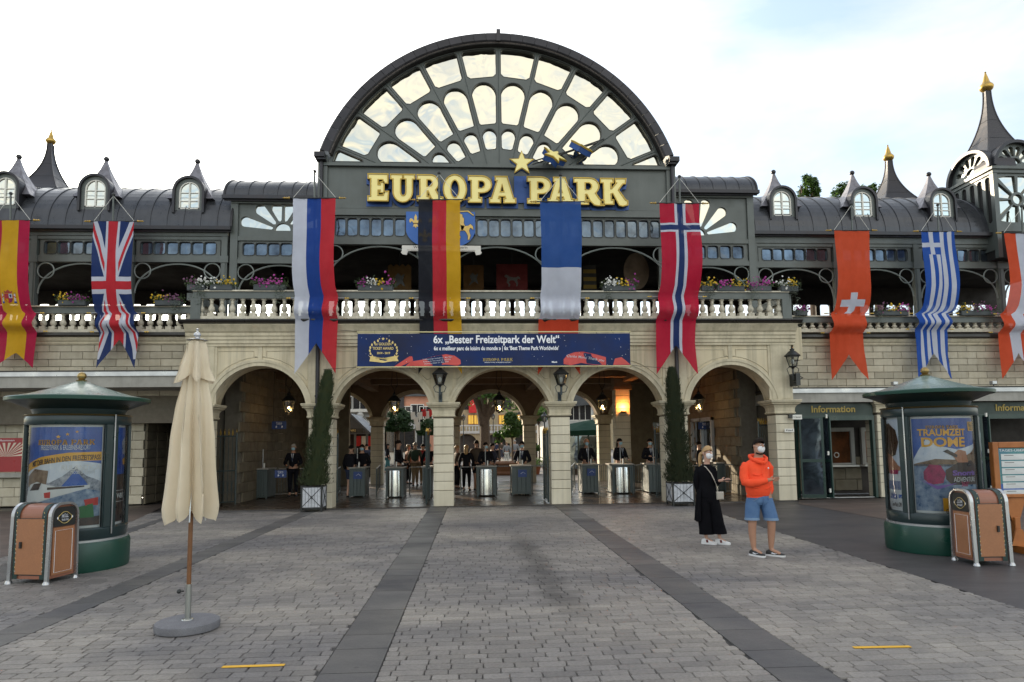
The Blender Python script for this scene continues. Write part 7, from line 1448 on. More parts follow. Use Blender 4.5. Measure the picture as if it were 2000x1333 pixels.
fig('blond visitor in long black clothes in the centre arch', 911, 24.0, 1.64, 170, top=SUIT, hair=HAIRBL, long=True, longhair=True); fig('man in brown jacket and shorts in the centre arch', 931, 24.2, 1.80, 178, top=BROWNC, legs=SUIT, shorts=True, pose='walk', sk=SKIND); fig('visitor beside the left centre pillar looking down', 893, 25.0, 1.62, 110, top=BROWNC, hair=HAIRBL, pose='fold'); fig('man in dark jacket leaning behind the attendant of the centre arch', 962, 24.6, 1.68, 60, top=BLUEC, pose='fold')
fig('woman in grey top and white trousers far back in the courtyard', 990, 50, 1.72, 170, top=GREYC, legs=WHITE, hair=HAIRBL); fig('man in pale grey jacket far back in the courtyard', 1006, 50, 1.85, 175, top=GREYC, legs=BLUEC, hair=HAIRG); fig('distant visitor in blue left of the courtyard fountain', 971, 62, 1.75, 150, top=BLUEC, legs=SUIT); fig('distant visitor in brown beyond the plane tree', 980, 66, 1.75, 200, top=BROWNC, legs=BLUEC)
fig('small distant visitor in black left of the woman in teal', 745, 46, 1.6, 180, top=GREYC, legs=BLUEC, hair=HAIRBL); fig('visitor in dark coat under the kiosk roof', 716, 33, 1.7, 200, top=BLUEC)
# ---------------------------------------------------------------- the couple in front
def T0_(px, py): p = gd(px, py); return Matrix.Translation((p.x, p.y, 0)), p
SW = lambda T, mb, n, mt, g, smooth=True: (setattr(mb, 'v', [tuple(T @ Vector(p)) for p in mb.v]), mb.build(n, mt, g, smooth))[1]
HOOD = M('orange hoodie jersey', (.86, .075, .018), .85, var=.14, scale=6, bump=1.0, bscale=9, tint=(.66, .055, .013)); DENIM = M('blue denim', (.045, .11, .24), .8, var=.35, scale=9, bump=.25, bscale=60, tint=(.10, .18, .32)); HEM = M('pale denim hem', (.16, .25, .38), .8); BLK = M('black jersey', (.006, .006, .008), .95, var=.3, bump=.9, bscale=9, spec=.08); SOLE = M('white sole', (.7, .7, .7), .6, bump=0); SKA = M('fair skin', (.52, .31, .23), .5, var=.12, scale=8, bump=.03); SKB = M('warm skin', (.40, .215, .14), .5, var=.12, scale=8, bump=.03)
def hand(J, E, l, w_, d, side, up=(0, 0, 1)):
    """palm, four fingers and thumb joined to wrist key l+'w'; d = pointing direction, side = thumb side"""
    w_, d, sd = Vector(w_), Vector(d).normalized(), Vector(side).normalized(); J[l + 'p'] = (tuple(w_ + d * .05), .032, .018); J[l + 'q'] = (tuple(w_ + d * .085), .036, .014); E += [(l + 'w', l + 'p'), (l + 'p', l + 'q')]; n = d.cross(sd)
    for k, (o, ln) in enumerate(((.027, .07), (.010, .08), (-.008, .074), (-.025, .058))):
        a = w_ + d * .098 + sd * o; b = a + d * ln * .55 + n * .008; c = b + (d * .6 + n * .5) * ln * .5; J.update({l + 'f%d' % k: (tuple(a), .0095), l + 'g%d' % k: (tuple(b), .0085), l + 'i%d' % k: (tuple(c), .007)}); E += [(l + 'q', l + 'f%d' % k), (l + 'f%d' % k, l + 'g%d' % k), (l + 'g%d' % k, l + 'i%d' % k)]
    a = w_ + d * .04 + sd * .038; b = a + d * .035 + sd * .012; J.update({l + 't0': (tuple(a), .011), l + 't1': (tuple(b), .009)}); E += [(l + 'p', l + 't0'), (l + 't0', l + 't1')]
def head_bits(T, g, hc, yaw, hairm, skm, kind):
    H = T @ Matrix.Translation(hc) @ Matrix.Rotation(math.radians(yaw), 4, 'Z')
    SW(H, MB().lathe([(.012, -.062), (.034, -.056), (.052, -.034), (.060, -.004), (.058, .016), (.040, .034), (.016, .038)], (0, -.050, -.030), 20, sy=.78), 'face_mask', MASKW, g)
    for z_ in (-.045, -.028, -.012): SW(H, MB().tube([(.052 * math.sin(t), -.049 - .053 * math.cos(t), z_) for t in [-1.1 + 2.2 * k / 8 for k in range(9)]], .0025, 4), 'mask_fold', MASKW, g)
    for s in (-1, 1):
        SW(H, MB().ball((s * .030, -.084, .032), .010, 8), 'eye', SHIRT, g); SW(H, MB().ball((s * .031, -.0915, .032), .006, 8), 'iris', EYE, g); SW(H, MB().tube([(s * .014, -.093, .050), (s * .03, -.092, .055), (s * .048, -.080, .049)], .0042, 5), 'eyebrow', hairm, g)
        SW(H, MB().lathe([(.004, -.03), (.014, -.02), (.018, .0), (.017, .018), (.006, .03)], (s * .079, .008, .005), 8, sx=.5), 'ear', skm, g); SW(H, MB().tube([(s * .06, -.06, .0), (s * .078, -.02, .01), (s * .082, .012, .022)], .0018, 4), 'mask_loop', MASKW, g)
    SW(H, MB().lathe([(.004, .02), (.010, .0), (.014, -.02), (.008, -.03)], (0, -.094, .022), 8), 'nose', skm, g)
    m = MB(); n = 22; Rn = 9
    for i in range(Rn + 1):
        q = i / Rn; z = .010 + .115 * math.sin(q * PI / 2) if kind == 'short' else .000 + .128 * math.sin(q * PI / 2); r = math.cos(q * PI / 2 * .98)
        for k in range(n):
            t = 2 * PI * k / n; fr = max(0, -math.sin(t)); lift = (.070 if kind == 'short' else .066) * fr ** .7 * (1 - q) + (0 if fr > 0 else -.04 * (1 - q) * abs(math.sin(t)))
            wv = 1 + .012 * math.sin(t * 9 + i); m.v.append((.0865 * r * math.cos(t) * wv, .010 + (.090 if t > PI else .104) * r * math.sin(t) * wv, z + lift))
    m.f = [(i * n + k, i * n + (k + 1) % n, (i + 1) * n + (k + 1) % n, (i + 1) * n + k) for i in range(Rn) for k in range(n)]; m.m = [0] * len(m.f); SW(H, m, 'hair', hairm, g)
    return H
def shoe(T, g, a, toe, mat, accent, ln=.27):
    a, toe = Vector(a), Vector(toe); d = (toe - a); d.z = 0; d.normalize(); s = Vector((-d.y, d.x, 0)); o = a - d * .07; o.z = 0
    prof = [(0, .030, .075), (.03, .038, .09), (.08, .040, .10), (.13, .042, .085), (.18, .048, .062), (.23, .046, .048), (.265, .030, .040), (.28, .010, .030)]; V = []
    for y_, w_, h_ in prof: V += [o + d * y_ * ln / .28 + s * (w_ * c_) + Vector((0, 0, .022 + (h_ - .022) * z_)) for c_, z_ in ((-1, 0), (-1, .5), (-.65, .9), (0, 1), (.65, .9), (1, .5), (1, 0))]
    N = len(prof); m = MB(); m.add(V, [(i * 7 + k, i * 7 + k + 1, i * 7 + k + 8, i * 7 + k + 7) for i in range(N - 1) for k in range(6)] + [tuple(range(7)), tuple(range(N * 7 - 1, N * 7 - 8, -1))]); sh = SW(T, m, 'shoe', mat, g)
    V = []
    for y_, w_, h_ in prof: V += [o + d * (y_ - .004 + .006 * (y_ > .2)) * ln / .28 + s * (w_ + .006) * c_ + Vector((0, 0, z_)) for c_, z_ in ((-1, 0), (-1, .026), (1, .026), (1, 0))]
    m = MB(); m.add(V, [(i * 4 + k, i * 4 + (k + 1) % 4, i * 4 + 4 + (k + 1) % 4, i * 4 + 4 + k) for i in range(N - 1) for k in range(4)] + [(0, 1, 2, 3), (N * 4 - 1, N * 4 - 2, N * 4 - 3, N * 4 - 4)]); SW(T, m, 'sole', SOLE, g)
    for sg_ in (-1, 1):
        pts = [(.08, .045), (.14, .034), (.21, .060), (.15, .046), (.10, .058)] if accent is WPR else [(.10, .03), (.14, .03), (.13, .075), (.09, .075)]
        m = MB(); m.add([o + d * a_ * ln / .28 + s * sg_ * (.0475 - (.007 if b_ > .06 else 0)) + Vector((0, 0, b_)) for a_, b_ in pts], [tuple(range(len(pts)))]); SW(T, m, 'shoe_stripe', accent, g)
def loft(T, g, name, mat, rings, n=24, fold=.012, seed=0):
    r = random.Random(seed); a1, a2, a3 = r.random() * 6, r.random() * 6, r.random() * 6; V = []; R2 = []
    for a, b in zip(rings, rings[1:]):
        for k in range(3): t = k / 3; R2.append([a[i] + (b[i] - a[i]) * t for i in range(5)])
    R2.append(list(rings[-1]))
    for c in R2:
        for k in range(n):
            t = 2 * PI * k / n; w_ = 1 + fold * (math.sin(3 * t + a1 + c[2] * 9) + math.sin(5 * t - c[2] * 17 + a2) * .7 + math.sin(2 * t + c[2] * 31 + a3) * .6) / max(.3, c[3] * 6); V.append((c[0] + c[3] * w_ * math.cos(t), c[1] + c[4] * w_ * math.sin(t), c[2]))
    N = len(R2); m = MB(); m.add(V, [(i * n + k, i * n + (k + 1) % n, (i + 1) * n + (k + 1) % n, (i + 1) * n + k) for i in range(N - 1) for k in range(n)] + [tuple(range(n)), tuple(range(N * n - 1, (N - 1) * n - 1, -1))]); return SW(T, m, name, mat, g)
# --- man in orange
T, p = T0_(1489, 1086); g = thing('person', 'bearded man in orange hoodie, blue denim shorts, white mask and black trainers', 'person', tuple(p), 'couple crossing the square')
J = dict(p=((-.01, .02, .93), .155, .13), b=((-.03, 0, 1.10), .15, .13), c=((-.03, 0, 1.29), .16, .125), n=((0, 0, 1.43), .08), n2=((.005, -.015, 1.49), .062), j=((.01, -.03, 1.555), .068, .082), h=((.01, -.015, 1.625), .074, .09), t=((.01, -.005, 1.69), .055, .068),
 ls=((-.17, .0, 1.31), .05), le=((-.235, -.05, 1.11), .044), lw=((.04, -.21, 1.13), .030), rs=((.13, .03, 1.31), .05), re=((.18, .09, 1.11), .044), rw=((.155, .03, .89), .030),
 lh=((-.10, .01, .84), .105), lk=((-.135, -.01, .50), .064), lc=((-.135, .015, .34), .060), la=((-.115, .02, .09), .036), lf=((-.05, -.11, .04), .036, .026), rh=((.09, -.01, .84), .105), rk=((.125, -.09, .50), .064), rc=((.13, -.05, .34), .060), ra=((.13, -.02, .09), .036), rf=((.22, -.14, .04), .036, .026))
E = [('p', 'b'), ('b', 'c'), ('c', 'n'), ('n', 'n2'), ('n2', 'j'), ('j', 'h'), ('h', 't'), ('c', 'ls'), ('ls', 'le'), ('le', 'lw'), ('c', 'rs'), ('rs', 're'), ('re', 'rw'), ('p', 'lh'), ('lh', 'lk'), ('lk', 'lc'), ('lc', 'la'), ('la', 'lf'), ('p', 'rh'), ('rh', 'rk'), ('rk', 'rc'), ('rc', 'ra'), ('ra', 'rf')]
hand(J, E, 'l', J['lw'][0], (.9, -.15, .12), (.1, -.2, .9)); hand(J, E, 'r', J['rw'][0], (-.1, -.1, -1), (-.3, -.9, 0)); skin('body', J, E, 'p', SKB, g, 2, T)
hd = loft(T, g, 'hoodie', HOOD, [(-.02, .01, .875, .160, .135), (-.02, .0, .90, .172, .150), (-.025, -.01, .97, .180, .17), (-.03, -.015, 1.08, .180, .175), (-.03, -.01, 1.20, .178, .16), (-.028, .0, 1.30, .188, .145), (-.026, .01, 1.35, .180, .125), (-.02, .01, 1.39, .165, .11), (-.01, .01, 1.42, .13, .10), (.0, .0, 1.46, .085, .085)], 28, .014, 3)
for nm, P_, R_ in (('sleeve', [(-.17, .01, 1.36), (-.208, .0, 1.30), (-.238, -.03, 1.18), (-.238, -.07, 1.10), (-.19, -.14, 1.085), (-.10, -.19, 1.10), (0, -.205, 1.125), (.03, -.208, 1.13)], [.070, .078, .069, .068, .063, .055, .046, .040]), ('sleeve', [(.12, .03, 1.36), (.168, .04, 1.30), (.182, .075, 1.18), (.182, .09, 1.08), (.19, .065, .98), (.165, .04, .93), (.16, .035, .91)], [.070, .078, .068, .064, .058, .050, .042])):
    fine = []; rf = []
    for q in range(len(P_) - 1):
        for k in range(3): t = k / 3; fine.append(Vector(P_[q]).lerp(Vector(P_[q + 1]), t)); rf.append((R_[q] + (R_[q + 1] - R_[q]) * t) * (1 + .05 * math.sin(q * 3 + k * 2.1)))
    fine.append(Vector(P_[-1])); rf.append(R_[-1]); SW(T, MB().tube(fine, rf, 14), nm, HOOD, hd)
hp = [(-.115, .03, 1.47), (-.11, -.06, 1.435), (-.05, -.13, 1.40), (.02, -.145, 1.385), (.07, -.12, 1.41), (.11, -.04, 1.45), (.11, .05, 1.48), (.06, .115, 1.49), (-.02, .135, 1.49), (-.09, .10, 1.485)]
SW(T, MB().tube(hp, .026, 8, closed=True), 'hood', HOOD, hd)
for a in (-.03, .03): SW(T, MB().tube([(a + .015, -.165, 1.38), (a + .01, -.178, 1.30), (a * 1.1 + .01, -.188, 1.22 + a)], .005, 5), 'drawstring', HOOD, hd)
loft(T, hd, 'waistband', HOOD, [(-.02, .008, .865, .170, .142), (-.02, .008, .905, .180, .150)], 28, .004, 2)
SW(T, MB().tube([(-.05, -.20, 1.105), (.0, -.205, 1.13), (.015, -.2, 1.16)], .008, 4), 'cuff_fold', HOOD, hd); SW(T, MB().ball((.085, -.150, 1.305), .013, 8), 'chest_emblem', WPR, hd)
for (cx_, cy_2, cz_, d0) in ((-.2, -.10, 1.16, .05), (-.1, -.18, 1.02, .10), (.03, -.175, 1.0, .09), (-.08, -.175, 1.20, .08)): SW(T, MB().tube([(cx_ - d0, cy_2 + .03, cz_ + .02), (cx_, cy_2, cz_), (cx_ + d0, cy_2 + .015, cz_ + .03)], .009, 5), 'jersey_fold', HOOD, hd)
sh = loft(T, g, 'denim_shorts', DENIM, [(-.015, .01, .95, .165, .14), (-.01, .01, .88, .178, .15), (-.008, .01, .80, .185, .15), (-.005, .01, .76, .17, .13)], 24, .01, 5)
loft(T, sh, 'shorts_leg', DENIM, [(-.09, .01, .86, .10, .12), (-.105, .01, .76, .108, .12), (-.125, .0, .64, .106, .108), (-.135, -.005, .545, .104, .104)], 20, .012, 6); loft(T, sh, 'shorts_leg', DENIM, [(.08, .0, .86, .10, .12), (.092, -.02, .76, .108, .12), (.112, -.055, .64, .106, .108), (.122, -.08, .545, .104, .104)], 20, .012, 7)
loft(T, sh, 'rolled_hem', HEM, [(-.133, -.005, .57, .108, .108), (-.135, -.005, .535, .111, .111)], 20, .006, 8); loft(T, sh, 'rolled_hem', HEM, [(.120, -.075, .57, .108, .108), (.123, -.08, .535, .111, .111)], 20, .006, 9)
SW(T, MB().tube([(.0, -.14, .87), (-.01, -.15, .80), (-.005, -.11, .72)], .006, 4), 'fly_seam', DENIM, sh)
for s_ in (-1, 1): SW(T, MB().tube([(s_ * .17 - .01, -.02, .86), (s_ * .13 - .01, -.10, .82), (s_ * .08 - .01, -.135, .86)], .005, 4), 'pocket_seam', HEM, sh)
head_bits(T, g, (.01, -.02, 1.625), 16, HAIRB, SKB, 'short')
SW(T, MB().tube([(-.055, -.06, 1.53), (-.02, -.105, 1.515), (.03, -.11, 1.515), (.07, -.06, 1.535)], .012, 6), 'beard', HAIRB, g)
shoe(T, g, (-.115, .02, 0), (-.04, -.15, 0), SHOE, WPR); shoe(T, g, (.13, -.02, 0), (.26, -.14, 0), SHOE, WPR)
# --- woman in black
T, p = T0_(1391, 1063); g = thing('person', 'blond woman in long black clothes, white mask and trainers, holding a phone', 'person', tuple(p), 'couple crossing the square')
J = dict(p=((-.03, .02, .86), .13, .11), b=((-.04, .02, 1.02), .105, .09), c=((-.05, .01, 1.19), .13, .10), n=((-.045, .0, 1.31), .05), n2=((-.04, -.01, 1.37), .045), j=((-.03, -.03, 1.435), .058, .072), h=((-.035, -.015, 1.505), .066, .082), t=((-.035, -.0, 1.57), .048, .06),
 ls=((-.14, .03, 1.21), .04), le=((-.20, .05, 1.03), .036), lw=((-.15, .10, .86), .024), rs=((.04, -.0, 1.21), .038), re=((.07, .02, 1.02), .036), rw=((.10, -.20, 1.06), .023),
 lh=((-.10, .02, .78), .09), lk=((-.10, .0, .44), .055), la=((-.09, .03, .09), .030), lf=((.0, -.05, .035), .03, .022), rh=((.04, .01, .78), .09), rk=((.09, -.04, .44), .055), ra=((.12, -.03, .09), .030), rf=((.21, -.10, .035), .03, .022))
E = [('p', 'b'), ('b', 'c'), ('c', 'n'), ('n', 'n2'), ('n2', 'j'), ('j', 'h'), ('h', 't'), ('c', 'ls'), ('ls', 'le'), ('le', 'lw'), ('c', 'rs'), ('rs', 're'), ('re', 'rw'), ('p', 'lh'), ('lh', 'lk'), ('lk', 'la'), ('la', 'lf'), ('p', 'rh'), ('rh', 'rk'), ('rk', 'ra'), ('ra', 'rf')]
hand(J, E, 'r', J['rw'][0], (.75, -.3, .05), (0, -.1, 1)); hand(J, E, 'l', J['lw'][0], (.2, -.3, -.9), (.3, -.9, 0)); skin('body', J, E, 'p', SKA, g, 2, T)
cg = loft(T, g, 'long_cardigan', BLK, [(-.04, .02, .78, .165, .135), (-.04, .02, .88, .158, .13), (-.045, .015, 1.0, .135, .118), (-.05, .01, 1.12, .145, .125), (-.052, .01, 1.22, .155, .115), (-.052, .015, 1.28, .125, .09), (-.048, .01, 1.325, .062, .062)], 26, .010, 4)
for P_, R_ in (([(-.145, .03, 1.265), (-.185, .035, 1.20), (-.21, .05, 1.05), (-.20, .06, .97), (-.165, .09, .87)], [.055, .062, .056, .052, .046]), ([(.03, -.01, 1.265), (.065, -.01, 1.20), (.08, .02, 1.05), (.085, -.03, 1.0), (.095, -.13, 1.035), (.10, -.175, 1.05)], [.055, .062, .056, .055, .046, .036])): SW(T, MB().tube(P_, R_, 14), 'sleeve', BLK, cg)
m = MB(); n = 26; R_ = 12                # open skirt of the cardigan hanging behind and at the left side
for i in range(R_ + 1):
    q = i / R_; z = .92 - .54 * q
    for k in range(n): t = math.radians(-10 + 230 * k / (n - 1)); rr = .155 + .05 * q + .014 * math.sin(k * 1.3 + q * 3) * (.4 + q); m.v.append((-.055 + rr * math.cos(t), .02 + rr * .85 * math.sin(t), z + .015 * math.sin(k * .8)))
m.f = [(i * n + k, i * n + k + 1, (i + 1) * n + k + 1, (i + 1) * n + k) for i in range(R_) for k in range(n - 1)]; m.m = [0] * len(m.f); SW(T, m, 'cardigan_skirt', BLK, cg)
wt = loft(T, g, 'wide_trousers', BLK, [(-.035, .02, .92, .14, .12), (-.03, .02, .82, .165, .13), (-.03, .015, .70, .175, .125), (-.02, .01, .66, .15, .10)], 24, .01, 6)
loft(T, wt, 'trouser_leg', BLK, [(-.10, .02, .76, .10, .115), (-.105, .01, .55, .105, .11), (-.10, .005, .35, .112, .108), (-.09, .005, .165, .12, .11)], 20, .02, 7); loft(T, wt, 'trouser_leg', BLK, [(.04, .01, .76, .10, .115), (.065, -.015, .55, .105, .11), (.09, -.035, .35, .112, .108), (.115, -.045, .175, .12, .11)], 20, .02, 8)
H = head_bits(T, g, (-.035, -.02, 1.505), 22, HAIRBL, SKA, 'long')
skin('pony_tail', dict(a=((-.07, .085, 1.53), .035), b=((-.10, .13, 1.48), .04), c=((-.12, .12, 1.38), .036, .03), d=((-.125, .10, 1.26), .02)), [('a', 'b'), ('b', 'c'), ('c', 'd')], 'a', HAIRBL, g, 2, T)
STR = M('pale strap', (.45, .42, .36), .6); SW(T, MB().tube([(-.13, .02, 1.315), (-.09, -.09, 1.28), (-.02, -.135, 1.17), (.06, -.125, 1.0), (.10, -.07, .86)], .008, 5), 'bag_strap', STR, g)
SW(T, MB().cbox(.07, .19, -.12, -.06, .74, .87, .015), 'handbag', STR, g, False); SW(T, MB().box(.12, .27, -.30, -.29, 1.06, 1.075), 'phone', BLACK, g, False)
shoe(T, g, (-.09, .03, 0), (.0, -.04, 0), SOLE, M('red and green stripe', (.12, .01, .01), .6), .245); shoe(T, g, (.12, -.03, 0), (.22, -.10, 0), SOLE, M('red stripe', (.12, .01, .01), .6), .245)
bpy.data.scenes.remove(TMP)
# ================================================================== courtyard beyond the arches
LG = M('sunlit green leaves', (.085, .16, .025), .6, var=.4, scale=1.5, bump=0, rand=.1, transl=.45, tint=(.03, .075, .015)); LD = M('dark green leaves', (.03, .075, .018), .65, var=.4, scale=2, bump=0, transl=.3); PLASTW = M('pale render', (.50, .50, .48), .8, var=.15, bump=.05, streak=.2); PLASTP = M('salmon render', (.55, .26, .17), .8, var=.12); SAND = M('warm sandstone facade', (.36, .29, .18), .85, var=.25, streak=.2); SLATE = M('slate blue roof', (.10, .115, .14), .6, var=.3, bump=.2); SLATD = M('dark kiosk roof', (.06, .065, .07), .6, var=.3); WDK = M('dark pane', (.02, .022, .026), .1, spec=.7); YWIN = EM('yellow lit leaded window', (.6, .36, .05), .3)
def tree(label, x, y, zt, tr, c, R_, n, mat=LG, sz=(.06, .13), name='tree', limbs=5, seed=1, shell=.35, flatb=True):
    g = thing(name, label, 'tree', (x, y, 0)); r = random.Random(seed); m = MB().tube([(x, y, 0), (x + .02, y, zt * .5), (x, y, zt)], [tr * 1.25, tr, tr * .85], 8)
    for k in range(limbs): a = k * 2.4 + seed; e = Vector((c[0] + R_[0] * .6 * math.cos(a), c[1] + R_[1] * .6 * math.sin(a), c[2] + R_[2] * r.uniform(-.1, .5))); s0 = Vector((x, y, zt * .9)); m.tube([s0, (s0 + e) / 2 + Vector((0, 0, .1 * R_[2])), e], [tr * .6, tr * .4, tr * .15], 6)
    m.build('trunk', BARK, g); m = MB(); cl = []
    for _ in range(max(8, n // 90)):
        d = Vector((r.gauss(0, 1), r.gauss(0, 1), r.gauss(0, 1))).normalized(); cl.append((d * r.uniform(shell, 1) ** .5, r.uniform(.16, .32)))
    for _ in range(n):
        o, s = cl[r.randrange(len(cl))]; v = o + Vector((r.gauss(0, s * .5), r.gauss(0, s * .5), r.gauss(0, s * .5)))
        if v.length > 1.05: v = v.normalized() * r.uniform(.85, 1.03)
        if flatb and v.z < -.55: v.z = -.55 + r.uniform(-.05, .1)
        p = Vector((c[0] + v.x * R_[0], c[1] + v.y * R_[1], c[2] + v.z * R_[2])); a = Vector((r.gauss(0, 1), r.gauss(0, 1), r.gauss(0, .6))).normalized(); b = a.orthogonal().normalized(); s2 = r.uniform(*sz); m.add([p - a * s2, p + b * s2 * .5, p + a * s2, p - b * s2 * .5], [(0, 1, 2, 3)])
    m.build('crown', mat, g); return g
def Pt(px, py, D): return at(px, py, D)
for lb, px, py, rp, D, s in (('round clipped tree with dense crown left of the left centre pillar', 776, 826, 33, 38, 3), ('smaller round clipped tree beside the left centre pillar', 836, 838, 23, 46, 4)):
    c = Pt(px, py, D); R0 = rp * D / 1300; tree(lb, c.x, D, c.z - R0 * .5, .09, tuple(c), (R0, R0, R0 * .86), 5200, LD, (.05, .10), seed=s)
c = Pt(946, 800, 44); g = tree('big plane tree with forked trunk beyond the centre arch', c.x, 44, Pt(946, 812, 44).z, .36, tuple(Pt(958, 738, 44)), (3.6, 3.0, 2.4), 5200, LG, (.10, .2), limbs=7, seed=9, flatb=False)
MB().tube([Pt(943, 830, 43.9), Pt(955, 808, 43.9), Pt(972, 790, 43.9), Pt(985, 765, 43.9)], [.26, .22, .18, .1], 8).tube([Pt(943, 830, 43.9), Pt(938, 800, 43.9), Pt(930, 770, 43.9)], [.3, .26, .2], 8).build('limb', BARK, g)
for lb, px, py, rx, rz, D, s, n in (('sunlit leafy bush right of the plane tree', 1000, 836, 22, 30, 40, 5, 3600), ('leafy tree behind the right centre pillar', 1052, 808, 26, 24, 48, 6, 3600), ('low green bush left of the fountain', 975, 856, 12, 14, 42, 7, 1400), ('small potted bush by the courtyard lamp', 1047, 876, 6, 8, 36, 8, 700)): c = Pt(px, py, D); tree(lb, c.x, D, max(.3, c.z - rz * D / 1300 * .6), .06, tuple(c), (rx * D / 1300, rx * D / 1300, rz * D / 1300), n, LG, (.06, .12), seed=s)
# buildings
def block(label, x0, x1, y, z0, z1, mat, depth=6):
    g = thing('courtyard_building', label, 'building', ((x0 + x1) / 2, y, 0)); MB().box(x0, x1, y, y + depth, z0, z1).build('wall', mat, g); return g
def win(g, x, z, w_, h_, y, pm=WDK, fm=WHITE):
    f = MB(); e = .07; f.box(x - w_ / 2 - e, x + w_ / 2 + e, y - .05, y, z - h_ / 2 - e, z - h_ / 2).box(x - w_ / 2 - e, x + w_ / 2 + e, y - .05, y, z + h_ / 2, z + h_ / 2 + e).box(x - w_ / 2 - e, x - w_ / 2, y - .05, y, z - h_ / 2, z + h_ / 2).box(x + w_ / 2, x + w_ / 2 + e, y - .05, y, z - h_ / 2, z + h_ / 2).box(x - .02, x + .02, y - .04, y, z - h_ / 2, z + h_ / 2)
    o = f.build('window', fm, g); MB().box(x - w_ / 2, x + w_ / 2, y - .02, y - .004, z - h_ / 2, z + h_ / 2).build('pane', pm, o)
D = 46; a, b = ax(560, 800, D), ax(722, 800, D); g = block('pale rendered courtyard building behind the left kiosk', a, b, D, 0, 6.9, PLASTW)
for px in (613, 643, 674, 703): win(g, ax(px, 790, D), Pt(px, 790, D).z, .9, 1.0, D)
MB().box(a, b + .2, D - .4, D, Pt(660, 806, D).z, Pt(660, 800, D).z).build('cornice', WHITE, g)
for px in (640, 672, 704): MB().ball(Pt(px, 812, D - .3), .25, 8).build('ornament', PLASTW, g)
MB().box(a, b, D - .5, D, 0, 2.6).build('shop_front', BROWNC, g)
D = 33; x0, x1 = ax(640, 850, D), ax(722, 850, D); g = thing('souvenir_kiosk', 'small kiosk with slate gable roof and name board beyond the second arch', 'kiosk', ((x0 + x1) / 2, D, 0)); ze = Pt(680, 848, D).z; zr = Pt(680, 808, D).z
for s0, s1, pk in ((x0 - .2, (x0 + x1) / 2 - .1, ax(660, 800, D)), ((x0 + x1) / 2 - .8, x1 + .1, ax(685, 800, D))): MB().prism([(s0, ze), (s1, ze), (pk, zr)], D, D + 3).build('gable_roof', SLATE, g); MB().prism([(s0 + .15, ze + .04), (s1 - .15, ze + .04), (pk, zr - .12)], D - .04, D - .005).build('gable_front', SLATD, g)
MB().box(x0 + .3, x1 - .3, D - .1, D - .05, ze + .06, ze + .26).build('name_board', BLACK, g); txt('name_text', 'SOUVENIRS', .14, GPR, g, onwall((x0 + x1) / 2, ze + .16, D - .11), thick=.001)
for px in (648, 668, 693, 716): MB().box(ax(px, 900, D) - .05, ax(px, 900, D) + .05, D, D + .1, 0, ze).build('kiosk_post', CABG, g)
MB().box(x0, x1, D + 1.5, D + 1.6, 0, ze).build('kiosk_back', DARKP, g); MB().box(x0 + .1, x1 - .1, D, D + .5, 0, .95).build('kiosk_counter', BROWNC, g)
for px, c_, w_ in ((657, REDJ, .5), (700, REDJ, .25), (710, WHITE, .2), (722, REDJ, .3)): p = Pt(px, 862, D + .6); MB().box(p.x - w_ / 2, p.x + w_ / 2, p.y, p.y + .05, p.z - .25, p.z + .25).build('hanging_goods', c_, g)
p = Pt(663, 890, 31); t = thing('poster_stand', 'orange framed poster stand in front of the kiosk', 'poster', tuple(p)); MB().box(p.x - .33, p.x + .33, 31, 31.05, p.z - .5, p.z + .6).build('frame_board', OAK, t); MB().box(p.x - .27, p.x + .27, 30.98, 30.995, p.z - .38, p.z + .52).build('poster_sheet', PSKY, t)
for k in range(5): MB().box(p.x - .2, p.x + .2 - .04 * k, 30.97, 30.978, p.z - .3 + .1 * k, p.z - .27 + .1 * k).build('poster_line', WPR, t)
D = 62; a, b = ax(782, 800, D), ax(845, 800, D); g = block('salmon courtyard building with grey hipped roof', a, b, D, 0, Pt(800, 775, D).z, PLASTP)
for px, py in ((792, 812), (815, 808), (832, 812), (800, 860), (826, 860)): win(g, ax(px, py, D), Pt(px, py, D).z, 1.1, 1.6, D)
zt_ = Pt(800, 775, D).z; MB().prism([(a - .3, zt_), (b + .5, zt_), (b - .5, zt_ + 1.6), (a + 1, zt_ + 1.6)], D - .5, D + 6).build('roof', SLATD, g); MB().box(a - .1, a + .35, D - .3, D, 0, zt_).build('downpipe', ROOFD, g)
D = 56; a, b = ax(700, 880, D), ax(800, 880, D); g = block('low white shop row behind the round trees', a, b, D, 0, 4.2, PLASTW); [win(g, ax(px, 880, D), 1.9, 1.6, 1.8, D, fm=BROWNC) for px in (735, 760, 790)]; MB().box(a, b, D - 1.2, D, 4.0, 4.3).build('shop_canopy', WHITE, g)
t = thing('pennant_string', 'string of white and red pennants across the courtyard', 'bunting', tuple(Pt(820, 810, 36)))
for i, (px, py, c_) in enumerate(((806, 812, WHITE), (812, 822, WHITE), (820, 812, WHITE), (827, 806, REDJ), (833, 810, WHITE), (839, 806, REDJ), (815, 833, WHITE))): p = Pt(px, py, 36); inst(flat([[(p.x - .12, p.z + .17), (p.x + .12, p.z + .2), (p.x + .14, p.z - .2), (p.x - .08, p.z - .22)]], .01, 36 + i * .05, 'pennant', c_), 'pennant', (0, 0, 0), t)
MB().tube([Pt(795, 800, 36), Pt(815, 806, 36), Pt(845, 800, 36)], .012, 4).build('string', BLACK, t)
D = 78; a, b = ax(885, 850, D), ax(1062, 850, D); zt_ = Pt(960, 752, D).z; g = block('sandstone courtyard building with balcony balustrade and yellow lit windows', a, b, D, 0, zt_, SAND)
zb0, zb1 = Pt(940, 842, D - 1).z, Pt(940, 832, D - 1).z
for px in (920, 931, 980, 992, 1010): win(g, ax(px, 820, D), Pt(px, 820, D).z, .62, 1.0, D, YWIN, OAK)
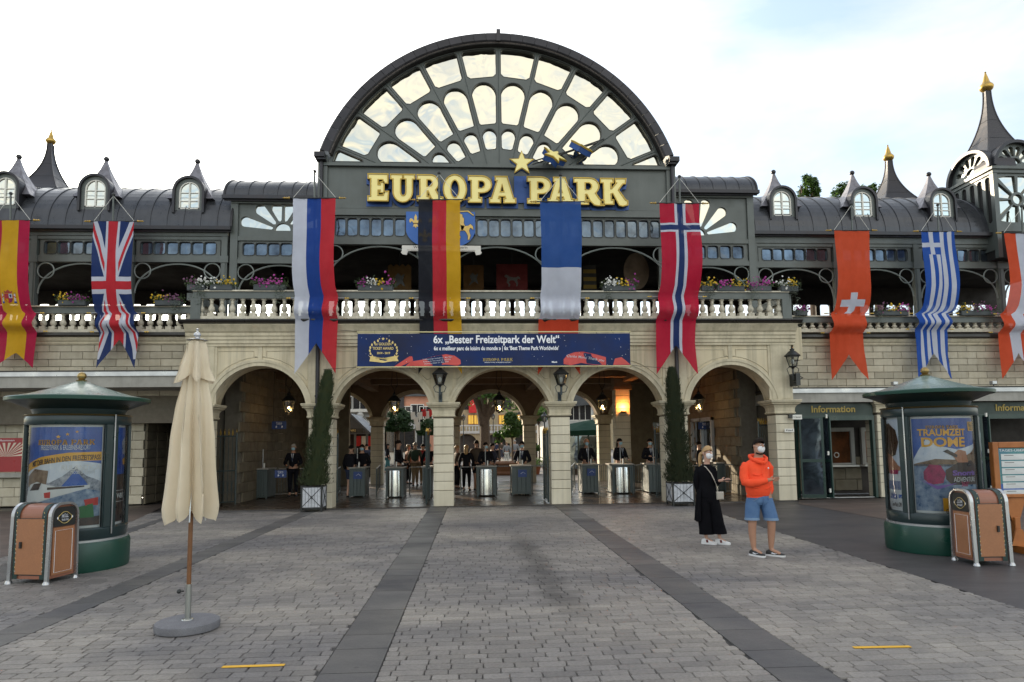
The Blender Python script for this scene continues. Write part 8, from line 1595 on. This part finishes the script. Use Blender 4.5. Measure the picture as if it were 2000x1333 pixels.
for px in (912, 940, 968, 990, 1015): win(g, ax(px, 787, D), Pt(px, 787, D).z, .9, 1.5, D, WDK, BROWNC)
MB().box(a, b, D - 1.4, D, zb0 - .3, zb0).build('balcony_slab', PLASTW, g); MB().box(a, b, D - 1.4, D - 1.2, zb1 - .05, zb1 + .1).build('balcony_rail', PLASTW, g)
bm_ = MB().lathe([(.07, 0), (.04, .08), (.09, .2), (.05, zb1 - zb0 - .08), (.07, zb1 - zb0 - .03)], n=6).mesh('balcony_baluster', PLASTW)
for x in frange(a + .1, b, .36): inst(bm_, 'balcony_baluster', (x, D - 1.3, zb0), g)
plate('portico_wall', arcade_outline(a, b, zb0 - .31, [(a + 1.6 + k * 3.3, 1.2, 2.6) for k in range(int((b - a) / 3.3))], zs=1.5), [], .4, SAND, g, D - 1.2); MB().box(a, b, D - .8, D - .75, 0, zb0 - .4).build('portico_back', DARKP, g)
for k in range(int((b - a) / 3.3) + 1): MB().box(a - .05 + k * 3.3, a + .4 + k * 3.3, D - 1.2, D - .8, 0, 1.5).build('portico_pier', SAND, g)
MB().box(a, b, D - .5, D, zt_, zt_ + .5).build('cornice', SAND, g); p = Pt(924, 790, D - .3); MB().box(p.x - .5, p.x + .5, p.y, p.y + .1, p.z - 1.0, p.z + 1.0).build('window_flag', REDJ, g)
D = 58; a, b = ax(1062, 850, D), ax(1160, 850, D); zt_ = Pt(1120, 790, D).z; g = block('white courtyard house with dark gable on the right', a, b, D, 0, zt_, PLASTW); pk = ax(1085, 800, D); MB().prism([(pk - 3.2, zt_ - .6), (b + .6, zt_), (b + .6, zt_ + 1.8), (pk, Pt(1085, 785, D).z + 1.2)], D - .6, D + 7).build('roof', SLATD, g)
for px, py in ((1120, 806), (1143, 806), (1090, 850), (1120, 850)): win(g, ax(px, py, D), Pt(px, py, D).z, 1.0, 1.3, D)
GREENA = M('green awning cloth', (.015, .05, .035), .95, bump=0, spec=.1); D = 34; g = thing('awning', 'dark green awning over glazed stall beyond the fourth arch', 'awning', tuple(Pt(1135, 830, D))); a, b = ax(1110, 830, D), ax(1172, 830, D); z0, z1 = Pt(1140, 840, D).z, Pt(1160, 817, D).z
MB().add([(a, D, z0 - .05), (b, D, z0), (b, D + 2, z1), (a, D + 2, z0 + .3), (a, D, z0 - .3), (b, D, z0 - .3)], [(0, 1, 2, 3), (4, 5, 1, 0)]).build('awning_cloth', GREENA, g); [MB().box(ax(px, 880, D) - .04, ax(px, 880, D) + .04, D, D + .08, 0, z0 - .3).build('awning_post', GREENF, g) for px in (1112, 1130, 1150, 1168)]
MB().box(a, b, D + .03, D + .05, .3, z0 - .32).build('pane', BGLASS, g); MB().box(a, b, D, D + .1, 0, .3).build('stall_plinth', BROWNC, g)
D = 33; a, b = ax(1262, 850, D), ax(1320, 850, D) + 6; g = thing('garden_wall', 'sunlit sandstone block wall at the right end of the fourth arch', 'wall', (a, D, 0)); MB().box(a, b, D, D + .4, 0, Pt(1290, 782, D).z).build('wall_core', JOINT, g); bricks(g, a, a + 5, D, .05, Pt(1290, 785, D).z, .75, .33, mat=SAND)
# palms, flower tub, fountain, lamp post
def palm(label, px, D, pyt, n, fl, seed):
    c = Pt(px, pyt, D); g = thing('palm_tree', label, 'tree', (c.x, D, 0)); r = random.Random(seed); MB().tube([(c.x, D, 0), (c.x + .05, D, c.z * .5), (c.x, D, c.z)], [.16, .13, .14], 9).build('trunk', BARK, g)
    for k in range(n):
        a = k * 2.399; el_ = r.uniform(-.25, 1.0); dr = Vector((math.cos(a), math.sin(a), 0)); m = MB(); stem = [c + dr * (fl * .45 * t) + Vector((0, 0, fl * (.4 * el_ * t - .10 * t * t))) for t in (0, .5, 1)]; m.tube(stem, .012, 4); e = stem[-1]; up = Vector((0, 0, 1)); sd = dr.cross(up)
        for q in range(13): t = -1.35 + 2.7 * q / 12; d = (dr * math.cos(t) + sd * math.sin(t) + up * (.25 * el_)).normalized(); L_ = fl * .5 * r.uniform(.85, 1.1); w_ = d.cross(up).normalized() * .022; m.add([e - w_, e + w_, e + d * L_ * .6 + w_ * .8 - up * .02, e + d * L_ - up * .12 * L_, e + d * L_ * .6 - w_ * .8 - up * .02], [(0, 1, 2, 3, 4)])
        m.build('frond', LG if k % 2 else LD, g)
palm('tall fan palm with thick trunk beyond the fourth arch', 1240, 31, 818, 20, 1.5, 2); palm('shorter fan palm in front of the sandstone wall', 1285, 30.5, 828, 14, 1.2, 5)
p = gd(1240, 925); D = 30; t = thing('flower_tub', 'red flower tub with pale blooms behind the right steel drum', 'flower tub', (ax(1240, 900, D), D, 0)); MB().lathe([(.30, 0), (.42, .45), (.45, .5)], (ax(1240, 900, D), D, .35), 18).build('tub', M('red tub', (.35, .03, .02), .6), t, True); MB().lathe([(.3, 0), (.25, .3)], (ax(1240, 900, D), D, .02), 12).build('tub_foot', JOINT, t)
scatter(260, lambda: (ax(1240, 900, D) + rnd.gauss(0, .25), D + rnd.gauss(0, .2), .95 + abs(rnd.gauss(0, .12))), .04, .08).build('foliage', LD, t); scatter(60, lambda: (ax(1240, 900, D) + rnd.gauss(0, .25), D - .2 + rnd.gauss(0, .1), 1.05 + abs(rnd.gauss(0, .1))), .03, .05).build('blossoms', FL['w'], t)
D = 36; c = Pt(988, 910, D); t = thing('fountain_basin', 'round brown stone basin in the courtyard', 'fountain', (c.x, D, 0)); MB().lathe([(1.5, 0), (1.55, .1), (1.35, .2), (1.4, .5), (1.55, .56), (1.55, .64), (1.3, .64), (1.25, .5)], (c.x, D, 0), 32).build('basin', M('brown stone', (.20, .10, .055), .7), t, True); MB().lathe([(1.24, .5), (1.24, .52)], (c.x, D, 0), 24).build('water_surface', BGLASS, t)
for lb, px, D, pyt in (('black lamp post with lantern head right of the right inner pier', 1063, 37, 800), ('black lamp post with lantern head left of the plane tree', 905, 60, 806), ('black lamp post with lantern head right of the plane tree', 963, 60, 804)):
    c = Pt(px, pyt, D); t = thing('street_lamp', lb, 'street lamp', (c.x, D, 0)); MB().lathe([(.12, 0), (.12, .2), (.07, .3), (.045, .6), (.035, c.z - .75)], (c.x, D, 0), 10).build('lamp_post', BLACK, t, True); lantern_body(t, c.x, D, c.z - .7, .5)
for lb, px, D in (('terracotta pot with small bush left of the lamp post', 1047, 35), ('terracotta pot right of the lamp post', 1068, 34.5)): x = ax(px, 900, D); t = thing('plant_pot', lb, 'plant pot', (x, D, 0)); MB().lathe([(.16, 0), (.24, .35), (.26, .4)], (x, D, 0), 14).build('pot', M('terracotta', (.35, .12, .06), .8), t, True); scatter(240, lambda: (x + rnd.gauss(0, .14), D + rnd.gauss(0, .14), .62 + rnd.gauss(0, .15)), .04, .07).build('foliage', LG, t)
# tree tops behind the right wing roof
for lb, px, py, rx, rz, s, n in (('leafy tree top between first and second attic window of the right wing', 1577, 378, 24, 38, 11, 4200), ('tree top left of the right spire', 1655, 388, 38, 34, 12, 3600), ('thin tree top right of the second attic window', 1702, 380, 24, 28, 13, 1500)):
    D = 46; c = Pt(px, py, D); k = D / 1300; tree(lb, c.x, D, c.z - rz * k * 1.2, .25, tuple(c), (rx * k, 1.0, rz * k), n, LG, (.09, .16), seed=s, limbs=9, flatb=False)
# distant row closing the view through and beside the building
m = MB(); r = random.Random(4); y = 130
hz = thing('distant_houses', 'plain distant house row closing the courtyard', 'building', (0, 128, 0)); MB().box(-70, 80, 128, 134, 0, 9).build('wall', SAND, hz); MB().prism([(-70, 9), (80, 9), (76, 12.5), (-66, 12.5)], 127.5, 134).build('roof', SLATD, hz)
